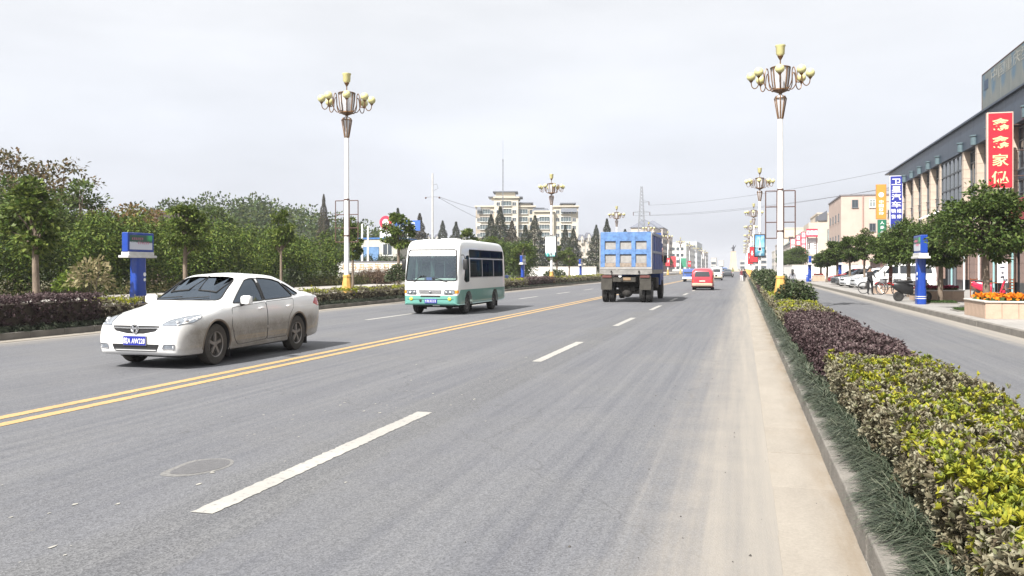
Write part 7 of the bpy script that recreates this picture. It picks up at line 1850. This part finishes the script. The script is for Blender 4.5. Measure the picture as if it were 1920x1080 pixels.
# villas and mid-rise rows
def villa_row(px0, px1, py_top, d, label, c, n, seed, group='distant houses'):
    a, b = at(px0, d), at(px1, d); L_ = (b-a).length; ang = math.atan2(b.y-a.y, b.x-a.x); r = empty('terrace', tuple(a), ang, label, 'building', group); h = zat(py_top, d); rg = random.Random(seed)
    mw = mat('villa_'+str(seed), c, .8, var=.1, scale=.4); mr_ = mat('villa_roof', (.10, .105, .125), .7, var=.2, scale=.6); w = L_/n; ww_ = win_meshes(w*.22, 1.4, M_wframe_w, M_wglass, 1, 0, .1, .08, False)
    for i in range(n):
        hh = h*rg.uniform(.86, 1.0); eave = hh-2.2; MB().box(i*w+.02, (i+1)*w-.02, 0, 9, -.1, eave).build('house', mw, r)
        MB().add([(i*w-.2, -.5, eave), ((i+1)*w+.2, -.5, eave), ((i+1)*w+.2, 9.5, eave), (i*w-.2, 9.5, eave), (i*w+w*.2, 4.5, hh), (i*w+w*.8, 4.5, hh)], [(0,1,5,4), (1,2,5), (2,3,4,5), (3,0,4), (0,3,2,1)]).build('roof', mr_, r)
        MB().prism([(i*w+w*.3, eave-1.2), (i*w+w*.7, eave-1.2), (i*w+w*.7, eave+.5), (i*w+w*.5, eave+1.5), (i*w+w*.3, eave+.5)], -.7, 2, 'y').build('gable', mw, r)
        z = 1.2
        while z < eave-1.8:
            for j in (.25, .75): put_win(r, ww_, (i*w+w*j, -.03, z), 0)
            z += 3.0
        put_win(r, ww_, (i*w+w*.5, -.73, eave-1.0), 0)
    return r
villa_row(640, 735, 432, 260, 'row of grey hillside houses left of the pointed conifer', (.36, .32, .30), 6, 1)
villa_row(795, 895, 438, 300, 'row of faint grey-roofed houses above the minibus', (.42, .40, .37), 6, 2)
villa_row(1085, 1124, 430, 300, 'grey-roofed villas right of the apartment block', (.44, .40, .35), 3, 3)
villa_row(1030, 1086, 452, 240, 'low pale houses behind the teal poster', (.40, .37, .34), 4, 4)
p0 = (mirx(26), mirx(15.5))
def midrise(x0, x1, y0, y1, h, c, lab, fl, nf, nr, roof=True):
    b = block('street_building', lab, x0, x1, y0, y1, h, mat('wallL_'+str(int(y0)), c, .8, var=.1, scale=.5), parapet=.4, group='far street fronts')
    zs = [1.2+i*(h-1.5)/fl for i in range(fl)]; rows(b, wf, 'f', x0, x1, y0, y1, zs, nf); rows(b, wf, 'r', x0, x1, y0, y1, zs, nr)
    if roof:
        hx, hy = (x1-x0)/2, (y1-y0)/2; MB().add([(-hx-.5, -hy-.5, h+.41), (hx+.5, -hy-.5, h+.41), (hx+.5, hy+.5, h+.41), (-hx-.5, hy+.5, h+.41), (0, -hy*.5, h+4), (0, hy*.5, h+4)], [(0,1,4), (1,2,5,4), (2,3,5), (3,0,4,5), (0,3,2,1)]).build('roof', mat('roof_bluegrey', (.13, .14, .17), .7, var=.15), b)
    return b
midrise(-42, -33, 332, 360, 17, (.42, .37, .32), 'grey-brown apartment building with pitched roof behind the dump truck', 6, 5, 8)
midrise(-43, -33, 368, 392, 18.5, (.38, .34, .31), 'second grey-brown apartment building behind the dump truck', 6, 4, 6)
midrise(-42, -33, 400, 420, 16, (.42, .37, .33), 'third narrower apartment building behind the dump truck', 5, 4, 4, False)
midrise(-36, -31.5, 326, 372, 6.0, (.22, .12, .11), 'low red-brown shopfront below the apartment buildings', 2, 2, 9, False)
midrise(-46, -31.5, 500, 590, 16, (.55, .55, .52), 'white flat-roofed building with long window bands', 4, 5, 8, False)
midrise(-40, -31, 610, 690, 20, (.42, .45, .46), 'blue-grey building beyond the white flat-roofed one', 5, 4, 8, False)
midrise(-38, -30, 700, 780, 15, (.5, .48, .46), 'pale low building farthest down the left side', 4, 3, 8, False)
for y, h, c in ((356, 6, (.45, .03, .04)), (420, 4, (.02, .22, .12))):
    r_ = empty('street_banner', (mirx(13.0), y, 0), 0, ('red' if h == 6 else 'green')+' banner board far down the left pavement', 'banner'); MB().box(-1.6, 1.6, -.1, .1, 2.0, 6.5).build('cloth', mat('banner_'+str(h), c, .6), r_); 
    for s in (-1, 1): MB().tube([(s*1.5, 0, 0), (s*1.5, 0, 6.6)], .08, 6).build('post', M_pole, r_)
# hazy town beyond the monument
rg = random.Random(9)
for i, (px, w, top, d) in enumerate(((1338, 10, 484, 640), (1352, 9, 489, 620), (1392, 9, 488, 640), (1404, 12, 480, 600), (1420, 8, 470, 560), (1432, 10, 462, 520))):
    p = at(px, d); h = zat(top, d); hw = w/2*d/1600
    b = block('distant_building', ['pale distant block left of the monument', 'low distant block next to the monument', 'low distant block right of the monument', 'distant block behind the red lamp sign', 'distant block behind the right lamp posts', 'tallest distant block on the right'][i], p.x-hw, p.x+hw, p.y, p.y+15, h, mat('distant_wall', (.42, .40, .38), .8, var=.1, scale=.2), parapet=.4, group='distant town blocks')
    rows(b, wf, 'f', p.x-hw, p.x+hw, p.y, p.y+15, [1.5+k*3.2 for k in range(max(1, int((h-1)/3.2)))], 2, margin=.4)
# monument on the roundabout
mp = at(1375, 430); mo = empty('monument', (mp.x, mp.y, 0), R(20), 'pale tapered monument with dark statue at the end of the road', 'monument')
M_ob = mat('monument_stone', (.52, .45, .34), .7, var=.06, scale=.5); ob = MB(); ob.lathe([(3.4, 0), (3.4, .5), (2.6, .52), (2.6, 1.1), (1.9, 1.12)], 4, a0=PI/4); ob.build('plinth', M_ob, mo)
MB().lathe([(2.2, 1.1), (1.75, 4.5), (1.35, 9.8), (1.5, 9.85), (1.5, 10.2), (.4, 10.22)], 4, a0=PI/4).build('shaft', M_ob, mo)
st = MB(); st.lathe([(.55, 10.2), (.40, 11.0), (.75, 11.8), (.6, 12.3), (.25, 12.6), (.32, 12.9), (.20, 13.25), (.02, 13.4)], 10); st.tube([(.5, 0, 12.0), (1.15, 0, 12.7), (1.3, 0, 13.3)], [.22, .15, .08], 6); st.tube([(-.5, 0, 12.0), (-1.1, 0, 11.6)], [.22, .12], 6); st.build('statue', mat('bronze_dark', (.05, .05, .06), .5, .3), mo, smooth=True)
# ------------------------------------------------------------------ poles, pylon, mast, wires
M_conc = mat('pole_concrete', (.42, .42, .41), .8, var=.12); M_wire = mat('wire_dark', (.10, .10, .11), .6, var=0); M_steelg = mat('galvanised', (.25, .26, .28), .5, .4, var=.1)
p = at(811, 95); up_ = empty('utility_pole', (p.x, p.y, 0), 0, 'thin concrete utility pole above the minibus', 'utility pole'); h = zat(325, 95)
MB().tube([(0, 0, -.1), (0, 0, h)], [.15, .09], 10).build('pole', M_conc, up_, smooth=True)
MB().tube([(0, 0, h-1.3), (.5, 0, h-1.2), (.65, 0, h-1.7), (.2, 0, h-1.9)], .03, 6).build('bracket', M_steelg, up_)
for s in (-1, 1): MB().tube([(0, 0, h-2.6), (s*.8, 0, h-2.65)], .03, 6).build('cross_arm', M_steelg, up_); MB().sphere((s*.8, 0, h-2.72), .11, 8, 6).build('insulator', M_frame, up_)
def wire(name, label, a, b, sag, r_, group='overhead wires'):
    a, b = Vector(a), Vector(b); c = a.lerp(b, .5); o = MB().tube([tuple(a.lerp(b, t/24)-c-Vector((0, 0, 4*sag*(t/24)*(1-t/24)))) for t in range(25)], r_, 4).build(name, M_wire); o.location = c
    return tag(o, label, 'wire', group)
wire('overhead_wire', 'lower wire from the utility pole towards the apartment block', (p.x+.8, p.y, h-2.75), tuple(at(985, 230, 12)), 1.2, .022); wire('overhead_wire', 'upper wire from the utility pole towards the apartment block', (p.x+.8, p.y, h-2.65), tuple(at(990, 230, 17)), 1.2, .022)
for px, lab in ((679, 'white pole right of the nearest left lamp post'), (690, 'second white pole behind the white wall')):
    q_ = at(px, 112); r_ = empty('utility_pole', (q_.x, q_.y, 0), 0, lab, 'utility pole'); MB().tube([(0, 0, -.1), (0, 0, zat(420 if px == 679 else 424, 112))], [.16, .12], 8).build('pole', M_pole, r_, smooth=True); MB().tube([(-.3, 0, 6.2), (.3, 0, 6.2)], .04, 5).build('cross_arm', M_steelg, r_)
p = at(943, 240); ms_ = empty('radio_mast', (p.x, p.y, 0), 0, 'tall thin radio mast before the apartment block', 'mast'); h = zat(263, 240)
for k in range(3): a = 2*PI*k/3; MB().tube([(.28*math.cos(a), .28*math.sin(a), 0), (.14*math.cos(a), .14*math.sin(a), h*.86)], .045, 5).build('leg', M_steelg, ms_)
lat = MB()
for i in range(28):
    z = h*.86*i/28; rr = .28-.14*i/28
    for k in range(3): a, b = 2*PI*k/3, 2*PI*(k+1)/3; lat.tube([(rr*math.cos(a), rr*math.sin(a), z), (rr*math.cos(b), rr*math.sin(b), z+h*.86/28)], .02, 4)
lat.build('bracing', M_steelg, ms_); MB().tube([(0, 0, h*.84), (0, 0, h)], .04, 6).build('antenna', M_steelg, ms_)
p = at(1203, 300); py_ = empty('power_pylon', (p.x, p.y, 0), R(15), 'lattice power pylon behind the dump truck', 'pylon'); h = zat(349, 300)
leg = lambda z: max(.32, 1.5*(1-z/h)+.32)
for sx in (-1, 1):
    for sy in (-1, 1): MB().tube([(sx*leg(0), sy*leg(0), 0), (sx*leg(h*.7), sy*leg(h*.7), h*.7), (sx*.25, sy*.25, h)], .09, 5).build('leg', M_steelg, py_)
lat = MB(); z = 0; i = 0
while z < h-1:
    z2 = z+max(1.2, leg(z)*1.6); z2 = min(z2, h)
    for s in (-1, 1):
        lat.tube([(-leg(z), s*leg(z), z), (leg(z2), s*leg(z2), z2)], .05, 4); lat.tube([(leg(z), s*leg(z), z), (-leg(z2), s*leg(z2), z2)], .05, 4)
        lat.tube([(s*leg(z), -leg(z), z), (s*leg(z2), leg(z2), z2)], .05, 4); lat.tube([(s*leg(z), leg(z), z), (s*leg(z2), -leg(z2), z2)], .05, 4)
    z = z2
lat.build('bracing', M_steelg, py_)
for z, w, ss in ((h*.82, 2.6, (1,)), (h*.70, 2.9, (-1, 1))):
    for s in ss:
        MB().tube([(s*.3, 0, z+.4), (s*w, 0, z)], .07, 5).build('cross_arm', M_steelg, py_); MB().tube([(s*.4, 0, z-.4), (s*w, 0, z)], .06, 5).build('cross_arm', M_steelg, py_); MB().tube([(s*w, 0, z), (s*w, 0, z-1.2)], .12, 6).build('insulator', M_frame, py_)
for i, (s, z, px, dd, zz) in enumerate(((2.6, h*.82-1.2, 2200, 120, 25), (2.9, h*.70-1.2, 2200, 120, 21.5), (-2.9, h*.70-1.2, 2250, 130, 23))):
    a = Vector((p.x+s*math.cos(R(15)), p.y+s*math.sin(R(15)), z)); wire('overhead_wire', ['topmost', 'middle', 'lowest'][i]+' long power line crossing the sky from the pylon to the right', a, at(px, dd, zz), 3.0, .035)
# ================================================================== hazy air
hz = MB().box(-3600, 3600, -3600, 3600, -1.2, 56).build('haze'); tag(hz, 'thin pale haze over the whole street', 'haze', kind='stuff')
hm_ = bpy.data.materials.new('haze_air'); hm_.use_nodes = True; n_ = hm_.node_tree.nodes; n_.clear(); ho = n_.new('ShaderNodeOutputMaterial'); pv = n_.new('ShaderNodeVolumePrincipled')
pv.inputs['Color'].default_value = (.93, .95, 1.0, 1); pv.inputs['Density'].default_value = .00032; pv.inputs['Anisotropy'].default_value = .15
hm_.node_tree.links.new(pv.outputs[0], ho.inputs['Volume']); hz.data.materials.append(hm_)
